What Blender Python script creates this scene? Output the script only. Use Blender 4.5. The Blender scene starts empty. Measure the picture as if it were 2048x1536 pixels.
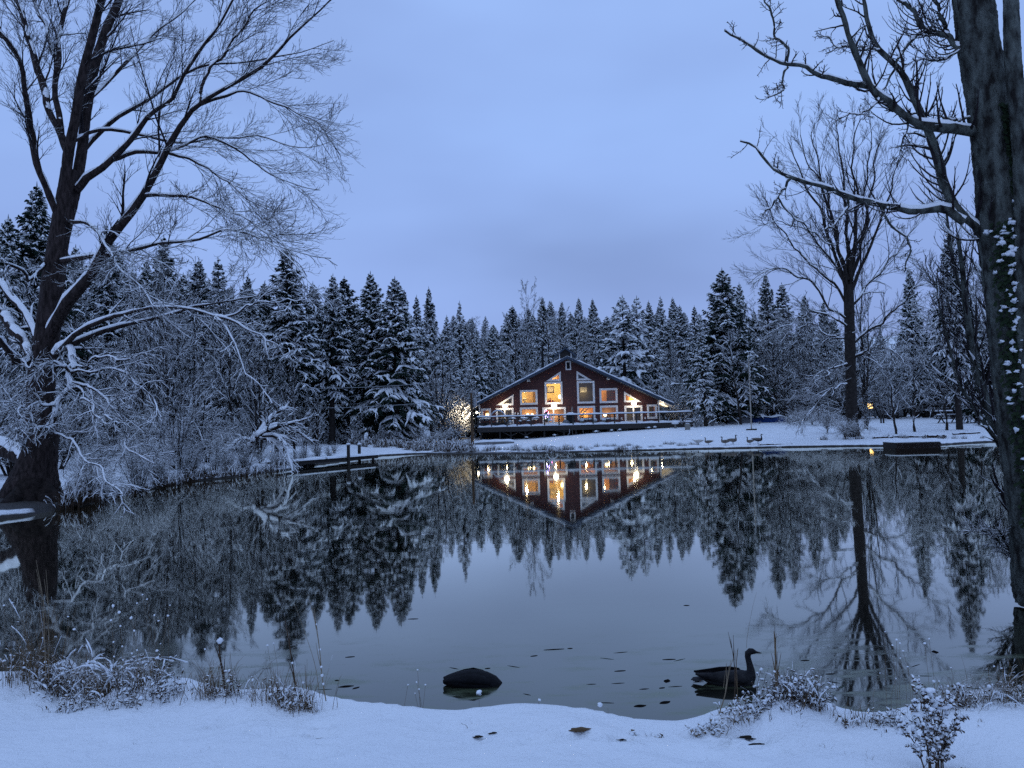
import bpy, bmesh, math, random
import numpy as np
from mathutils import Vector, Matrix, Euler
from mathutils.geometry import tessellate_polygon

sc = bpy.context.scene
C = sc.collection
rad = math.radians

# ------------------------------------------------------------------ camera
F = 1538.0                        # focal length in pixels of the 2048 px wide photograph
CAMZ = 2.2
cam_data = bpy.data.cameras.new("camera")
cam_data.sensor_width = 36.0
cam_data.lens = 36.0 * F / 2048.0
cam_data.clip_start = 0.05
cam_data.clip_end = 3000.0
cam = bpy.data.objects.new("camera", cam_data)
C.objects.link(cam)
CM = Matrix.Rotation(rad(90 + 2.86), 3, 'X') @ Matrix.Rotation(rad(-1.5), 3, 'Z')
cam.location = (0, 0, CAMZ)
cam.rotation_euler = CM.to_euler()
sc.camera = cam

# ------------------------------------------------------------------ world and sun
world = bpy.data.worlds.new("World")
sc.world = world
world.use_nodes = True
wt = world.node_tree
wt.nodes.clear()


def wn(t, **kw):
    n = wt.nodes.new(t)
    for k, v in kw.items():
        setattr(n, k, v)
    return n


w_out = wn('ShaderNodeOutputWorld')
w_bg = wn('ShaderNodeBackground')
w_bg.inputs['Strength'].default_value = 1.0
w_sky = wn('ShaderNodeTexSky', sky_type='NISHITA', sun_disc=False)
w_sky.sun_elevation = rad(2.0)
w_sky.sun_rotation = rad(200)
w_skys = wn('ShaderNodeVectorMath', operation='SCALE')
w_skys.inputs['Scale'].default_value = 0.05
wt.links.new(w_sky.outputs[0], w_skys.inputs[0])
w_tc = wn('ShaderNodeTexCoord')
w_sep = wn('ShaderNodeSeparateXYZ')
wt.links.new(w_tc.outputs['Generated'], w_sep.inputs[0])
w_ramp = wn('ShaderNodeValToRGB')     # cloud deck: paler and duller near the horizon, clearer blue above
e = w_ramp.color_ramp.elements
e[0].position = 0.0
e[0].color = (0.200, 0.285, 0.545, 1)
e[1].position = 0.85
e[1].color = (0.320, 0.470, 0.790, 1)
e2 = w_ramp.color_ramp.elements.new(0.16)
e2.color = (0.226, 0.333, 0.645, 1)
e3 = w_ramp.color_ramp.elements.new(0.36)
e3.color = (0.242, 0.372, 0.705, 1)
e4 = w_ramp.color_ramp.elements.new(0.52)
e4.color = (0.250, 0.380, 0.710, 1)
wt.links.new(w_sep.outputs['Z'], w_ramp.inputs[0])
w_map = wn('ShaderNodeMapping')
w_map.inputs['Scale'].default_value = (1.3, 1.3, 3.6)
w_map.inputs['Location'].default_value = (0.35, 0.2, 0.55)
wt.links.new(w_tc.outputs['Generated'], w_map.inputs[0])
w_noise = wn('ShaderNodeTexNoise')
w_noise.inputs['Scale'].default_value = 1.6
w_noise.inputs['Detail'].default_value = 3.0
w_noise.inputs['Roughness'].default_value = 0.45
wt.links.new(w_map.outputs[0], w_noise.inputs['Vector'])
w_cr = wn('ShaderNodeValToRGB')
w_cr.color_ramp.elements[0].position = 0.40
w_cr.color_ramp.elements[0].color = (0.91, 0.90, 0.91, 1)
w_cr.color_ramp.elements[1].position = 0.62
w_cr.color_ramp.elements[1].color = (1.04, 1.04, 1.03, 1)
wt.links.new(w_noise.outputs['Fac'], w_cr.inputs[0])
w_mul = wn('ShaderNodeVectorMath', operation='MULTIPLY')
wt.links.new(w_ramp.outputs[0], w_mul.inputs[0])
wt.links.new(w_cr.outputs[0], w_mul.inputs[1])
# one darker bank of cloud low over the house
w_dot = wn('ShaderNodeVectorMath', operation='DISTANCE')
w_scl = wn('ShaderNodeVectorMath', operation='MULTIPLY')
w_scl.inputs[1].default_value = (1.0, 1.0, 2.4)
wt.links.new(w_tc.outputs['Generated'], w_scl.inputs[0])
wt.links.new(w_scl.outputs[0], w_dot.inputs[0])
w_dot.inputs[1].default_value = (0.11, 0.97, 0.205 * 2.4)
w_cb = wn('ShaderNodeMapRange')
w_cb.inputs['From Min'].default_value = 0.02
w_cb.inputs['From Max'].default_value = 0.30
w_cb.inputs['To Min'].default_value = 0.84
w_cb.inputs['To Max'].default_value = 1.0
w_cb.interpolation_type = 'SMOOTHSTEP'
w_add2 = wn('ShaderNodeMath', operation='MULTIPLY_ADD')
w_add2.inputs[1].default_value = 0.22
wt.links.new(w_noise.outputs['Fac'], w_add2.inputs[0])
wt.links.new(w_dot.outputs['Value'], w_add2.inputs[2])
w_sub = wn('ShaderNodeMath', operation='SUBTRACT')
w_sub.inputs[1].default_value = 0.11
wt.links.new(w_add2.outputs[0], w_sub.inputs[0])
wt.links.new(w_sub.outputs[0], w_cb.inputs['Value'])
w_mul2 = wn('ShaderNodeVectorMath', operation='SCALE')
wt.links.new(w_mul.outputs[0], w_mul2.inputs[0])
wt.links.new(w_cb.outputs[0], w_mul2.inputs['Scale'])
w_mix = wn('ShaderNodeMix', data_type='RGBA')
w_mix.inputs[0].default_value = 0.93      # nearly closed cloud cover over the dusk sky
wt.links.new(w_skys.outputs[0], w_mix.inputs[6])
wt.links.new(w_mul2.outputs[0], w_mix.inputs[7])
wt.links.new(w_mix.outputs[2], w_bg.inputs['Color'])
wt.links.new(w_bg.outputs[0], w_out.inputs[0])

sun_data = bpy.data.lights.new("sun", 'SUN')
sun_data.energy = 0.05
sun_data.angle = rad(40)
sun_data.color = (0.85, 0.9, 1.0)
sun = bpy.data.objects.new("sun", sun_data)
C.objects.link(sun)
sun.rotation_euler = (rad(50), 0, rad(-20))

sc.view_settings.view_transform = 'Standard'
sc.view_settings.look = 'None'
sc.view_settings.exposure = 0.46
sc.view_settings.gamma = 1.0
sc.cycles.use_denoising = False
sc.cycles.max_bounces = 6
sc.cycles.diffuse_bounces = 2
sc.cycles.glossy_bounces = 4
sc.cycles.transparent_max_bounces = 8
sc.cycles.caustics_reflective = False
sc.cycles.caustics_refractive = False
sc.cycles.sample_clamp_indirect = 0.8

# ------------------------------------------------------------------ helpers


def U(px, py, D):
    """point on the plane y = D seen at pixel (px, py) of the 2048 x 1536 photograph"""
    d = CM @ Vector((px - 1024.0, 768.0 - py, -F))
    return Vector((d.x / d.y * D, D, CAMZ + d.z / d.y * D))


def G(px, py, z=0.0):
    """point on the level z seen at that pixel"""
    d = CM @ Vector((px - 1024.0, 768.0 - py, -F))
    t = (z - CAMZ) / d.z
    return (d.x * t, d.y * t)


def PXR(r, D):
    return r / F * D


def nrm(a):
    return a / (np.linalg.norm(a, axis=-1, keepdims=True) + 1e-9)


class Mats:
    pass


M = Mats()


def mat(name):
    m = bpy.data.materials.new(name)
    m.use_nodes = True
    nt = m.node_tree
    b = nt.nodes['Principled BSDF']
    return m, nt, b


def noise_node(nt, scale, detail=3.0, rough=0.5, coord='Object', stretch=None):
    tc = nt.nodes.new('ShaderNodeTexCoord')
    n = nt.nodes.new('ShaderNodeTexNoise')
    n.inputs['Scale'].default_value = scale
    n.inputs['Detail'].default_value = detail
    n.inputs['Roughness'].default_value = rough
    if stretch:
        mp = nt.nodes.new('ShaderNodeMapping')
        mp.inputs['Scale'].default_value = stretch
        nt.links.new(tc.outputs[coord], mp.inputs[0])
        nt.links.new(mp.outputs[0], n.inputs['Vector'])
    else:
        nt.links.new(tc.outputs[coord], n.inputs['Vector'])
    return n


def simple(name, c1, c2=None, scale=4.0, rough=0.8, bump=0.0, detail=4.0, metallic=0.0, stretch=None, spec=0.12, bscale=None, lo=0.35, hi=0.65):
    m, nt, b = mat(name)
    b.inputs['Roughness'].default_value = rough
    b.inputs['Metallic'].default_value = metallic
    b.inputs['Specular IOR Level'].default_value = spec
    n = noise_node(nt, scale, detail, stretch=stretch)
    r = nt.nodes.new('ShaderNodeValToRGB')
    c2 = c2 or tuple(x * 0.7 for x in c1)
    r.color_ramp.elements[0].color = (*c1, 1)
    r.color_ramp.elements[0].position = lo
    r.color_ramp.elements[1].color = (*c2, 1)
    r.color_ramp.elements[1].position = hi
    nt.links.new(n.outputs['Fac'], r.inputs[0])
    nt.links.new(r.outputs[0], b.inputs['Base Color'])
    if bump:
        bn = noise_node(nt, bscale or scale * 3, 5.0, 0.6, stretch=stretch)
        bp = nt.nodes.new('ShaderNodeBump')
        bp.inputs['Strength'].default_value = bump
        bp.inputs['Distance'].default_value = 0.05
        nt.links.new(bn.outputs['Fac'], bp.inputs['Height'])
        nt.links.new(bp.outputs[0], b.inputs['Normal'])
    return m


def snowy(name, c1, c2, scale, lo=0.30, hi=0.55, nscale=6.0, rough=0.85, bump=0.0, bscale=20, namt=0.5, stretch=None):
    """bark (or leaf) colour, with snow lying where the surface faces up"""
    m = simple(name, c1, c2, scale, rough, bump, bscale=bscale, stretch=stretch)
    nt = m.node_tree
    b = nt.nodes['Principled BSDF']
    src = b.inputs['Base Color'].links[0].from_socket
    g = nt.nodes.new('ShaderNodeNewGeometry')
    s = nt.nodes.new('ShaderNodeSeparateXYZ')
    nt.links.new(g.outputs['Normal'], s.inputs[0])
    n = noise_node(nt, nscale, 2.0)
    a = nt.nodes.new('ShaderNodeMath')
    a.operation = 'MULTIPLY_ADD'
    a.inputs[1].default_value = namt
    nt.links.new(n.outputs['Fac'], a.inputs[0])
    nt.links.new(s.outputs['Z'], a.inputs[2])
    mr = nt.nodes.new('ShaderNodeMapRange')
    mr.inputs['From Min'].default_value = lo + namt * 0.5
    mr.inputs['From Max'].default_value = hi + namt * 0.5
    nt.links.new(a.outputs[0], mr.inputs['Value'])
    mx = nt.nodes.new('ShaderNodeMix')
    mx.data_type = 'RGBA'
    nt.links.new(mr.outputs[0], mx.inputs[0])
    nt.links.new(src, mx.inputs[6])
    mx.inputs[7].default_value = (0.90, 0.91, 0.92, 1)
    nt.links.new(mx.outputs[2], b.inputs['Base Color'])
    return m


M.snow = simple("snow", (0.82, 0.84, 0.86), (0.74, 0.77, 0.80), 3.0, 0.75, 0.25, bscale=9)
M.snowc = simple("snow_on_branches", (0.93, 0.94, 0.94), (0.82, 0.84, 0.85), 6.0, 0.8)
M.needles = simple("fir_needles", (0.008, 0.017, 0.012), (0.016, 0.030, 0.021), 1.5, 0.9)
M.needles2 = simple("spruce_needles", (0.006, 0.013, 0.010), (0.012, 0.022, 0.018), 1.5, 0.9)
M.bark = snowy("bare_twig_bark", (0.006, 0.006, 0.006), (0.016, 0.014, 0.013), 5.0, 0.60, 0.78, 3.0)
M.barkd = snowy("dark_trunk_bark", (0.022, 0.018, 0.016), (0.040, 0.034, 0.030), 5.0, 0.55, 0.75, 5.0, bump=0.6)
M.barkpale = snowy("pale_willow_bark", (0.10, 0.09, 0.075), (0.065, 0.055, 0.048), 5.0, 0.20, 0.5, 3.0)
M.barkhero = snowy("cottonwood_bark", (0.014, 0.010, 0.009), (0.055, 0.040, 0.036), 14.0, 0.62, 0.80, 5.0, bump=1.0, bscale=16, stretch=(1, 1, 0.25))
M.twighero = snowy("hero_twig_bark", (0.016, 0.013, 0.014), (0.034, 0.028, 0.030), 5.0, 0.42, 0.66, 2.0)
M.twigice = snowy("snow_laden_twig_bark", (0.006, 0.006, 0.006), (0.016, 0.014, 0.014), 5.0, 0.46, 0.66, 2.0)
M.barkgrey = snowy("lichen_grey_bark", (0.15, 0.165, 0.145), (0.022, 0.020, 0.018), 12.0, 0.62, 0.82, 6.0, bump=1.0, bscale=60, stretch=(1, 1, 0.4))
M.barkvine = snowy("shaggy_dark_bark", (0.010, 0.012, 0.008), (0.026, 0.028, 0.018), 10.0, 0.5, 0.7, 6.0, bump=1.0, bscale=24)
M.grass = snowy("dry_grass", (0.20, 0.135, 0.075), (0.11, 0.078, 0.048), 9.0, 0.55, 0.8, 12.0)
M.weed = snowy("dead_weed_leaves", (0.095, 0.062, 0.040), (0.045, 0.032, 0.023), 9.0, 0.6, 0.7, 14.0)
M.reed = snowy("pale_reed", (0.27, 0.21, 0.135), (0.17, 0.13, 0.085), 9.0, 0.6, 0.85, 12.0)
M.wooddk = simple("weathered_dark_wood", (0.035, 0.032, 0.030), (0.055, 0.050, 0.046), 6.0, 0.85, 0.3, stretch=(1, 1, 6))
M.woodpole = simple("brown_pole_wood", (0.10, 0.062, 0.036), (0.065, 0.042, 0.027), 4.0, 0.85, 0.3, stretch=(6, 6, 1))
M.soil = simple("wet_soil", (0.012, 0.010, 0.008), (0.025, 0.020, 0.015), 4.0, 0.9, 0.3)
M.log = snowy("log_bark", (0.035, 0.022, 0.018), (0.020, 0.014, 0.012), 6.0, 0.75, 0.9, 5.0, bump=0.5)
M.white = simple("white_trim_paint", (0.78, 0.77, 0.74), (0.72, 0.71, 0.68), 5.0, 0.55)
M.roofm = simple("dark_slate_roof", (0.030, 0.036, 0.048), (0.045, 0.052, 0.065), 3.0, 0.7)
M.fascia = simple("blue_grey_fascia", (0.040, 0.055, 0.080), (0.055, 0.070, 0.095), 2.0, 0.6)
M.palepole = simple("pale_pole_paint", (0.42, 0.38, 0.32), (0.30, 0.26, 0.21), 3.0, 0.7)
M.rootm = simple("dark_wet_root", (0.012, 0.009, 0.008), (0.030, 0.022, 0.019), 9.0, 0.9, 0.8, bscale=14)
M.metal = simple("galvanised_metal", (0.32, 0.33, 0.34), (0.24, 0.25, 0.26), 5.0, 0.45, metallic=0.6)
M.black = simple("black_cover", (0.012, 0.012, 0.013), (0.02, 0.02, 0.021), 5.0, 0.7)
M.goose = simple("dark_feathers", (0.012, 0.012, 0.014), (0.026, 0.025, 0.026), 14.0, 0.65, 0.4, bscale=40)
M.goosebk = simple("black_feathers", (0.004, 0.004, 0.005), (0.007, 0.007, 0.009), 14.0, 0.7, 0.3, bscale=40)
M.goosegr = simple("grey_brown_feathers", (0.20, 0.175, 0.15), (0.12, 0.10, 0.085), 9.0, 0.8)
M.goosewh = simple("white_feathers", (0.55, 0.53, 0.50), (0.45, 0.43, 0.40), 9.0, 0.8)
M.leafdk = simple("dark_wet_leaf", (0.006, 0.005, 0.005), (0.012, 0.010, 0.009), 9.0, 0.95, spec=0.0)
M.leafpale = simple("pale_wet_leaf", (0.07, 0.085, 0.07), (0.04, 0.05, 0.04), 9.0, 0.9, spec=0.0)
M.leafbr = simple("brown_dry_leaf", (0.12, 0.075, 0.035), (0.07, 0.045, 0.025), 9.0, 0.7)
M.ivy = snowy("ivy_leaf", (0.012, 0.022, 0.010), (0.022, 0.034, 0.016), 9.0, 0.80, 0.93, 9.0, namt=0.7)
M.tarp = simple("blue_tarp", (0.010, 0.035, 0.14), (0.006, 0.022, 0.09), 3.0, 0.6, 0.5)
M.greyveh = simple("grey_tarpaulin", (0.20, 0.21, 0.22), (0.15, 0.16, 0.17), 3.0, 0.7, 0.3)
M.concrete = simple("concrete", (0.26, 0.25, 0.22), (0.20, 0.19, 0.17), 5.0, 0.9, 0.3)
M.boat = simple("boat_hull_paint", (0.17, 0.17, 0.17), (0.11, 0.11, 0.11), 3.0, 0.6)


def siding():
    m, nt, b = mat("red_brown_siding")
    b.inputs['Roughness'].default_value = 0.7
    tc = nt.nodes.new('ShaderNodeTexCoord')
    sp = nt.nodes.new('ShaderNodeSeparateXYZ')
    nt.links.new(tc.outputs['Object'], sp.inputs[0])
    mm = nt.nodes.new('ShaderNodeMath')
    mm.operation = 'MULTIPLY'
    mm.inputs[1].default_value = 1 / 0.17
    nt.links.new(sp.outputs['Z'], mm.inputs[0])
    fr = nt.nodes.new('ShaderNodeMath')
    fr.operation = 'FRACT'
    nt.links.new(mm.outputs[0], fr.inputs[0])
    bp = nt.nodes.new('ShaderNodeBump')
    bp.invert = True
    bp.inputs['Strength'].default_value = 1.0
    bp.inputs['Distance'].default_value = 0.03
    nt.links.new(fr.outputs[0], bp.inputs['Height'])
    nt.links.new(bp.outputs[0], b.inputs['Normal'])
    fl = nt.nodes.new('ShaderNodeMath')
    fl.operation = 'FLOOR'
    nt.links.new(mm.outputs[0], fl.inputs[0])
    wnz = nt.nodes.new('ShaderNodeTexWhiteNoise')
    wnz.noise_dimensions = '1D'
    nt.links.new(fl.outputs[0], wnz.inputs['W'])
    n = noise_node(nt, 1.6, 4.0, stretch=(0.5, 1, 6))
    ad = nt.nodes.new('ShaderNodeMath')
    ad.operation = 'ADD'
    nt.links.new(wnz.outputs['Value'], ad.inputs[0])
    nt.links.new(n.outputs['Fac'], ad.inputs[1])
    r = nt.nodes.new('ShaderNodeValToRGB')
    r.color_ramp.elements[0].position = 0.3
    r.color_ramp.elements[1].position = 1.4 / 1.5
    r.color_ramp.elements[0].color = (0.040, 0.011, 0.010, 1)
    r.color_ramp.elements[1].color = (0.072, 0.019, 0.016, 1)
    nt.links.new(ad.outputs[0], r.inputs[0])
    nt.links.new(r.outputs[0], b.inputs['Base Color'])
    return m


M.siding = siding()


def emitter(name, col, s):
    m, nt, b = mat(name)
    b.inputs['Base Color'].default_value = (*col, 1)
    b.inputs['Emission Color'].default_value = (*col, 1)
    b.inputs['Emission Strength'].default_value = s
    m.cycles.emission_sampling = 'NONE'      # each lamp has its own light object
    return m


M.lamp = emitter("warm_flood_lamp", (1.0, 0.90, 0.70), 11)
M.bulb = emitter("warm_table_lamp", (1.0, 0.85, 0.5), 4)
M.bluel = emitter("violet_fairy_light", (0.35, 0.25, 1.0), 10)
M.whitel = emitter("white_fairy_light", (0.9, 0.85, 1.0), 10)
M.redl = emitter("red_fairy_light", (1.0, 0.2, 0.35), 8)
M.farwin = emitter("far_lit_window", (1.0, 0.62, 0.2), 3.2)


def glass():
    m, nt, b = mat("window_glass")
    nt.nodes.remove(b)
    out = nt.nodes['Material Output']
    tr = nt.nodes.new('ShaderNodeBsdfTransparent')
    gl = nt.nodes.new('ShaderNodeBsdfGlossy')
    gl.inputs['Roughness'].default_value = 0.02
    fr = nt.nodes.new('ShaderNodeFresnel')
    fr.inputs['IOR'].default_value = 1.5
    mx = nt.nodes.new('ShaderNodeMixShader')
    nt.links.new(fr.outputs[0], mx.inputs[0])
    nt.links.new(tr.outputs[0], mx.inputs[1])
    nt.links.new(gl.outputs[0], mx.inputs[2])
    nt.links.new(mx.outputs[0], out.inputs[0])
    return m


M.glass = glass()


def mesh_np(name, V, Q, T=None):
    """mesh from arrays: V verts, Q quads (n,4), T triangles (n,3)"""
    me = bpy.data.meshes.new(name)
    V = np.asarray(V, np.float32).reshape(-1, 3)
    Q = np.zeros((0, 4), np.int32) if Q is None else np.asarray(Q, np.int32).reshape(-1, 4)
    T = np.zeros((0, 3), np.int32) if T is None else np.asarray(T, np.int32).reshape(-1, 3)
    me.vertices.add(len(V))
    me.vertices.foreach_set('co', V.ravel())
    nl = Q.size + T.size
    me.loops.add(nl)
    me.loops.foreach_set('vertex_index', np.concatenate([Q.ravel(), T.ravel()]))
    me.polygons.add(len(Q) + len(T))
    st = np.concatenate([np.arange(len(Q)) * 4, Q.size + np.arange(len(T)) * 3])
    me.polygons.foreach_set('loop_start', st.astype(np.int32))
    me.update(calc_edges=True)
    return me


def link(name, me, m=None, parent=None, smooth=False):
    if m is not None:
        me.materials.append(m)
    if smooth:
        me.polygons.foreach_set('use_smooth', np.ones(len(me.polygons), bool))
    o = bpy.data.objects.new(name, me)
    C.objects.link(o)
    if parent is not None:
        o.parent = parent
    return o


def tag(o, label=None, cat=None, group=None, kind=None):
    if label:
        o['label'] = label
    if cat:
        o['category'] = cat
    if group:
        o['group'] = group
    if kind:
        o['kind'] = kind
    return o


def empty(name, loc, rz=0.0, label=None, cat=None, group=None):
    o = bpy.data.objects.new(name, None)
    C.objects.link(o)
    o.location = loc
    o.rotation_euler = (0, 0, rz)
    return tag(o, label, cat, group)


def copy_tree(o, parent=None):
    c = o.copy()
    C.objects.link(c)
    if parent is not None:
        c.parent = parent
    for ch in [x for x in o.children]:
        copy_tree(ch, c)
    return c


def tubes(P, R, S=3, ref=(0, 0, 1), jit=0.0, rng=None):
    """P (M,N,3) centre lines, R (M,N) radii -> verts, quads"""
    P = np.asarray(P, float)
    R = np.asarray(R, float)
    Mn, N, _ = P.shape
    T = nrm(np.gradient(P, axis=1))
    ref = np.asarray(ref, float) + np.array([0.013, 0.021, 0.0])
    u = nrm(np.cross(T, ref))
    v = np.cross(u, T)
    a = np.pi / 2 + np.arange(S) * 2 * np.pi / S
    ring = (np.cos(a)[:, None] * u[:, :, None, :] + np.sin(a)[:, None] * v[:, :, None, :])
    rr = R[:, :, None, None]
    if jit and rng is not None:
        rr = rr * (1 + jit * rng.standard_normal((Mn, N, S, 1)))
    V = P[:, :, None, :] + ring * rr
    base = (np.arange(Mn) * N * S)[:, None, None]
    i = np.arange(N - 1)[None, :, None] * S
    j = np.arange(S)[None, None, :]
    j2 = (j + 1) % S
    q = np.stack([base + i + j, base + i + j2, base + i + S + j2, base + i + S + j], -1)
    return V.reshape(-1, 3), q.reshape(-1, 4)


def merge(lst):
    V, Q, n = [], [], 0
    for v, q in lst:
        V.append(v)
        Q.append(q + n)
        n += len(v)
    return np.concatenate(V), np.concatenate(Q)


def resample(pts, n):
    """Catmull-Rom through the points, n samples evenly spaced"""
    pts = np.asarray(pts, float)
    if len(pts) == 2:
        t = np.linspace(0, 1, n)[:, None]
        return pts[0] * (1 - t) + pts[1] * t
    p = np.vstack([2 * pts[0] - pts[1], pts, 2 * pts[-1] - pts[-2]])
    out = []
    for i in range(1, len(p) - 2):
        t = np.linspace(0, 1, 12, endpoint=False)[:, None]
        a, b, c, d = p[i - 1], p[i], p[i + 1], p[i + 2]
        out.append(0.5 * (2 * b + (c - a) * t + (2 * a - 5 * b + 4 * c - d) * t ** 2 + (3 * b - a - 3 * c + d) * t ** 3))
    out.append(pts[-1:])
    o = np.vstack(out)
    s = np.concatenate([[0], np.cumsum(np.linalg.norm(np.diff(o, axis=0), axis=1))])
    si = np.linspace(0, s[-1], n)
    return np.stack([np.interp(si, s, o[:, k]) for k in range(3)], 1)


def grow(P, R, k, t0, t1, ang, lr, up, wob, N, rr, rng, rmin=0.004, flat=1.0, lpow=0.6, taper=0.25, lmin=0.0, fwd=None):
    """k children on each parent branch, all in one go"""
    Mn, n, _ = P.shape
    Lp = np.linalg.norm(np.diff(P, axis=1), axis=2).sum(1)
    ts = t0 + (t1 - t0) * (np.arange(k)[None, :] + rng.random((Mn, k))) / k
    f = ts * (n - 1)
    i0 = np.clip(f.astype(int), 0, n - 2)
    w = (f - i0)[..., None]
    mi = np.arange(Mn)[:, None]
    A, B = P[mi, i0], P[mi, i0 + 1]
    pos = A * (1 - w) + B * w
    T = nrm(B - A)
    rp = R[mi, i0] * (1 - w[..., 0]) + R[mi, i0 + 1] * w[..., 0]
    q = rng.standard_normal((Mn, k, 3))
    q[..., 2] *= flat
    q -= (q * T).sum(-1, keepdims=True) * T
    q = nrm(q)
    a = ang * (0.7 + 0.6 * rng.random((Mn, k, 1)))
    d = nrm(T * np.cos(a) + q * np.sin(a))
    L = np.maximum(Lp[:, None] * lr * (1 - lpow * ts) * (0.55 + 0.7 * rng.random((Mn, k))), lmin)
    d = d.reshape(-1, 3)
    step = (L / (N - 1)).reshape(-1, 1)
    out = [pos.reshape(-1, 3)]
    for s in range(N - 1):
        out.append(out[-1] + d * step)
        d = d + wob * rng.standard_normal(d.shape)
        d[:, 2] += up
        if fwd is not None:
            d += fwd
        d = nrm(d)
    P2 = np.stack(out, 1)
    r0 = np.maximum(rp * rr, rmin * 1.3).reshape(-1, 1)
    R2 = np.maximum(r0 * (1 - (1 - taper) * np.linspace(0, 1, N)[None, :]), rmin)
    return P2, R2


def snow_on(P, R, rng, k=0.8, lift=0.55, cut=0.35, gap=0.25, add=0.0):
    """a ridge of snow lying along the upper side of branches"""
    T = nrm(np.gradient(P, axis=1))
    h = np.clip((np.sqrt(np.clip(1 - T[..., 2] ** 2, 0, 1)) - cut) / 0.35, 0, 1)
    nz = rng.random(R.shape)
    nz = (nz + np.roll(nz, 1, 1)) / 2
    h = h * np.clip((nz - gap) * 4, 0, 1)
    Ps = P.copy()
    Ps[..., 2] += R * lift * h + add * h
    Rs = (R * k + add * 0.6) * h * (0.8 + 0.4 * rng.random(R.shape)) + 0.0005
    return Ps, Rs


class MB:
    """collects boxes, bars and lumps for ONE mesh"""

    def __init__(s):
        s.v, s.f = [], []

    def add(s, V, Fc):
        n = len(s.v)
        s.v.extend([tuple(x) for x in V])
        s.f.extend([tuple(i + n for i in f) for f in Fc])
        return s

    def box(s, c, d, rz=0.0, rx=0.0, ry=0.0, taper=1.0):
        m = Euler((rx, ry, rz)).to_matrix()
        V = []
        for z in (-1, 1):
            t = taper if z > 0 else 1.0
            for x, y in ((-1, -1), (1, -1), (1, 1), (-1, 1)):
                V.append(m @ Vector((x * d[0] / 2 * t, y * d[1] / 2 * t, z * d[2] / 2)) + Vector(c))
        return s.add(V, [(3, 2, 1, 0), (4, 5, 6, 7), (0, 1, 5, 4), (1, 2, 6, 5), (2, 3, 7, 6), (3, 0, 4, 7)])

    def bar(s, a, b, w, h=None):
        a, b = Vector(a), Vector(b)
        h = h or w
        t = (b - a).normalized()
        r = Vector((0, 0, 1)) if abs(t.z) < 0.9 else Vector((0, 1, 0))
        u = t.cross(r).normalized()
        v = u.cross(t)
        V = []
        for p in (a, b):
            for x, y in ((-1, -1), (1, -1), (1, 1), (-1, 1)):
                V.append(p + u * x * w / 2 + v * y * h / 2)
        return s.add(V, [(3, 2, 1, 0), (4, 5, 6, 7), (0, 1, 5, 4), (1, 2, 6, 5), (2, 3, 7, 6), (3, 0, 4, 7)])

    def tube(s, pts, rs, S=8, caps=True):
        pts = [Vector(p) for p in pts]
        if not isinstance(rs, (list, tuple)):
            rs = [rs] * len(pts)
        V, Fc = [], []
        for i, p in enumerate(pts):
            t = (pts[min(i + 1, len(pts) - 1)] - pts[max(i - 1, 0)]).normalized()
            r = Vector((0, 0, 1)) if abs(t.z) < 0.9 else Vector((0, 1, 0))
            u = t.cross(r).normalized()
            v = u.cross(t)
            for j in range(S):
                a = 2 * math.pi * j / S
                V.append(p + (u * math.cos(a) + v * math.sin(a)) * rs[i])
        for i in range(len(pts) - 1):
            for j in range(S):
                k = (j + 1) % S
                Fc.append((i * S + j, i * S + k, (i + 1) * S + k, (i + 1) * S + j))
        if caps:
            Fc.append(tuple(range(S - 1, -1, -1)))
            Fc.append(tuple((len(pts) - 1) * S + j for j in range(S)))
        return s.add(V, Fc)

    def lathe(s, c, prof, S=16, sx=1.0, sy=1.0):
        V, Fc = [], []
        for r, z in prof:
            for j in range(S):
                a = 2 * math.pi * j / S
                V.append((c[0] + r * sx * math.cos(a), c[1] + r * sy * math.sin(a), c[2] + z))
        n = len(prof)
        for i in range(n - 1):
            for j in range(S):
                k = (j + 1) % S
                Fc.append((i * S + j, i * S + k, (i + 1) * S + k, (i + 1) * S + j))
        Fc.append(tuple(range(S - 1, -1, -1)))
        Fc.append(tuple((n - 1) * S + j for j in range(S)))
        return s.add(V, Fc)

    def lump(s, c, d, rng, sub=1, rough=0.15, flat=True):
        """an uneven mound; flat = cut off below"""
        bm = bmesh.new()
        bmesh.ops.create_icosphere(bm, subdivisions=sub, radius=1.0)
        V = []
        for v in bm.verts:
            k = 1 + rough * (rng.random() - 0.5) * 2
            z = v.co.z * k
            if flat and z < 0:
                z *= 0.3
            V.append((c[0] + v.co.x * d[0] * k, c[1] + v.co.y * d[1] * k, c[2] + z * d[2]))
        Fc = [tuple(v.index for v in f.verts) for f in bm.faces]
        bm.free()
        return s.add(V, Fc)

    def build(s, name, m, parent=None, smooth=False, bevel=0.0):
        me = bpy.data.meshes.new(name)
        me.from_pydata(s.v, [], s.f)
        me.update()
        o = link(name, me, m, parent, smooth)
        if bevel:
            b = o.modifiers.new("bevel", 'BEVEL')
            b.width = bevel
            b.segments = 1
            b.limit_method = 'ANGLE'
        return o


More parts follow.
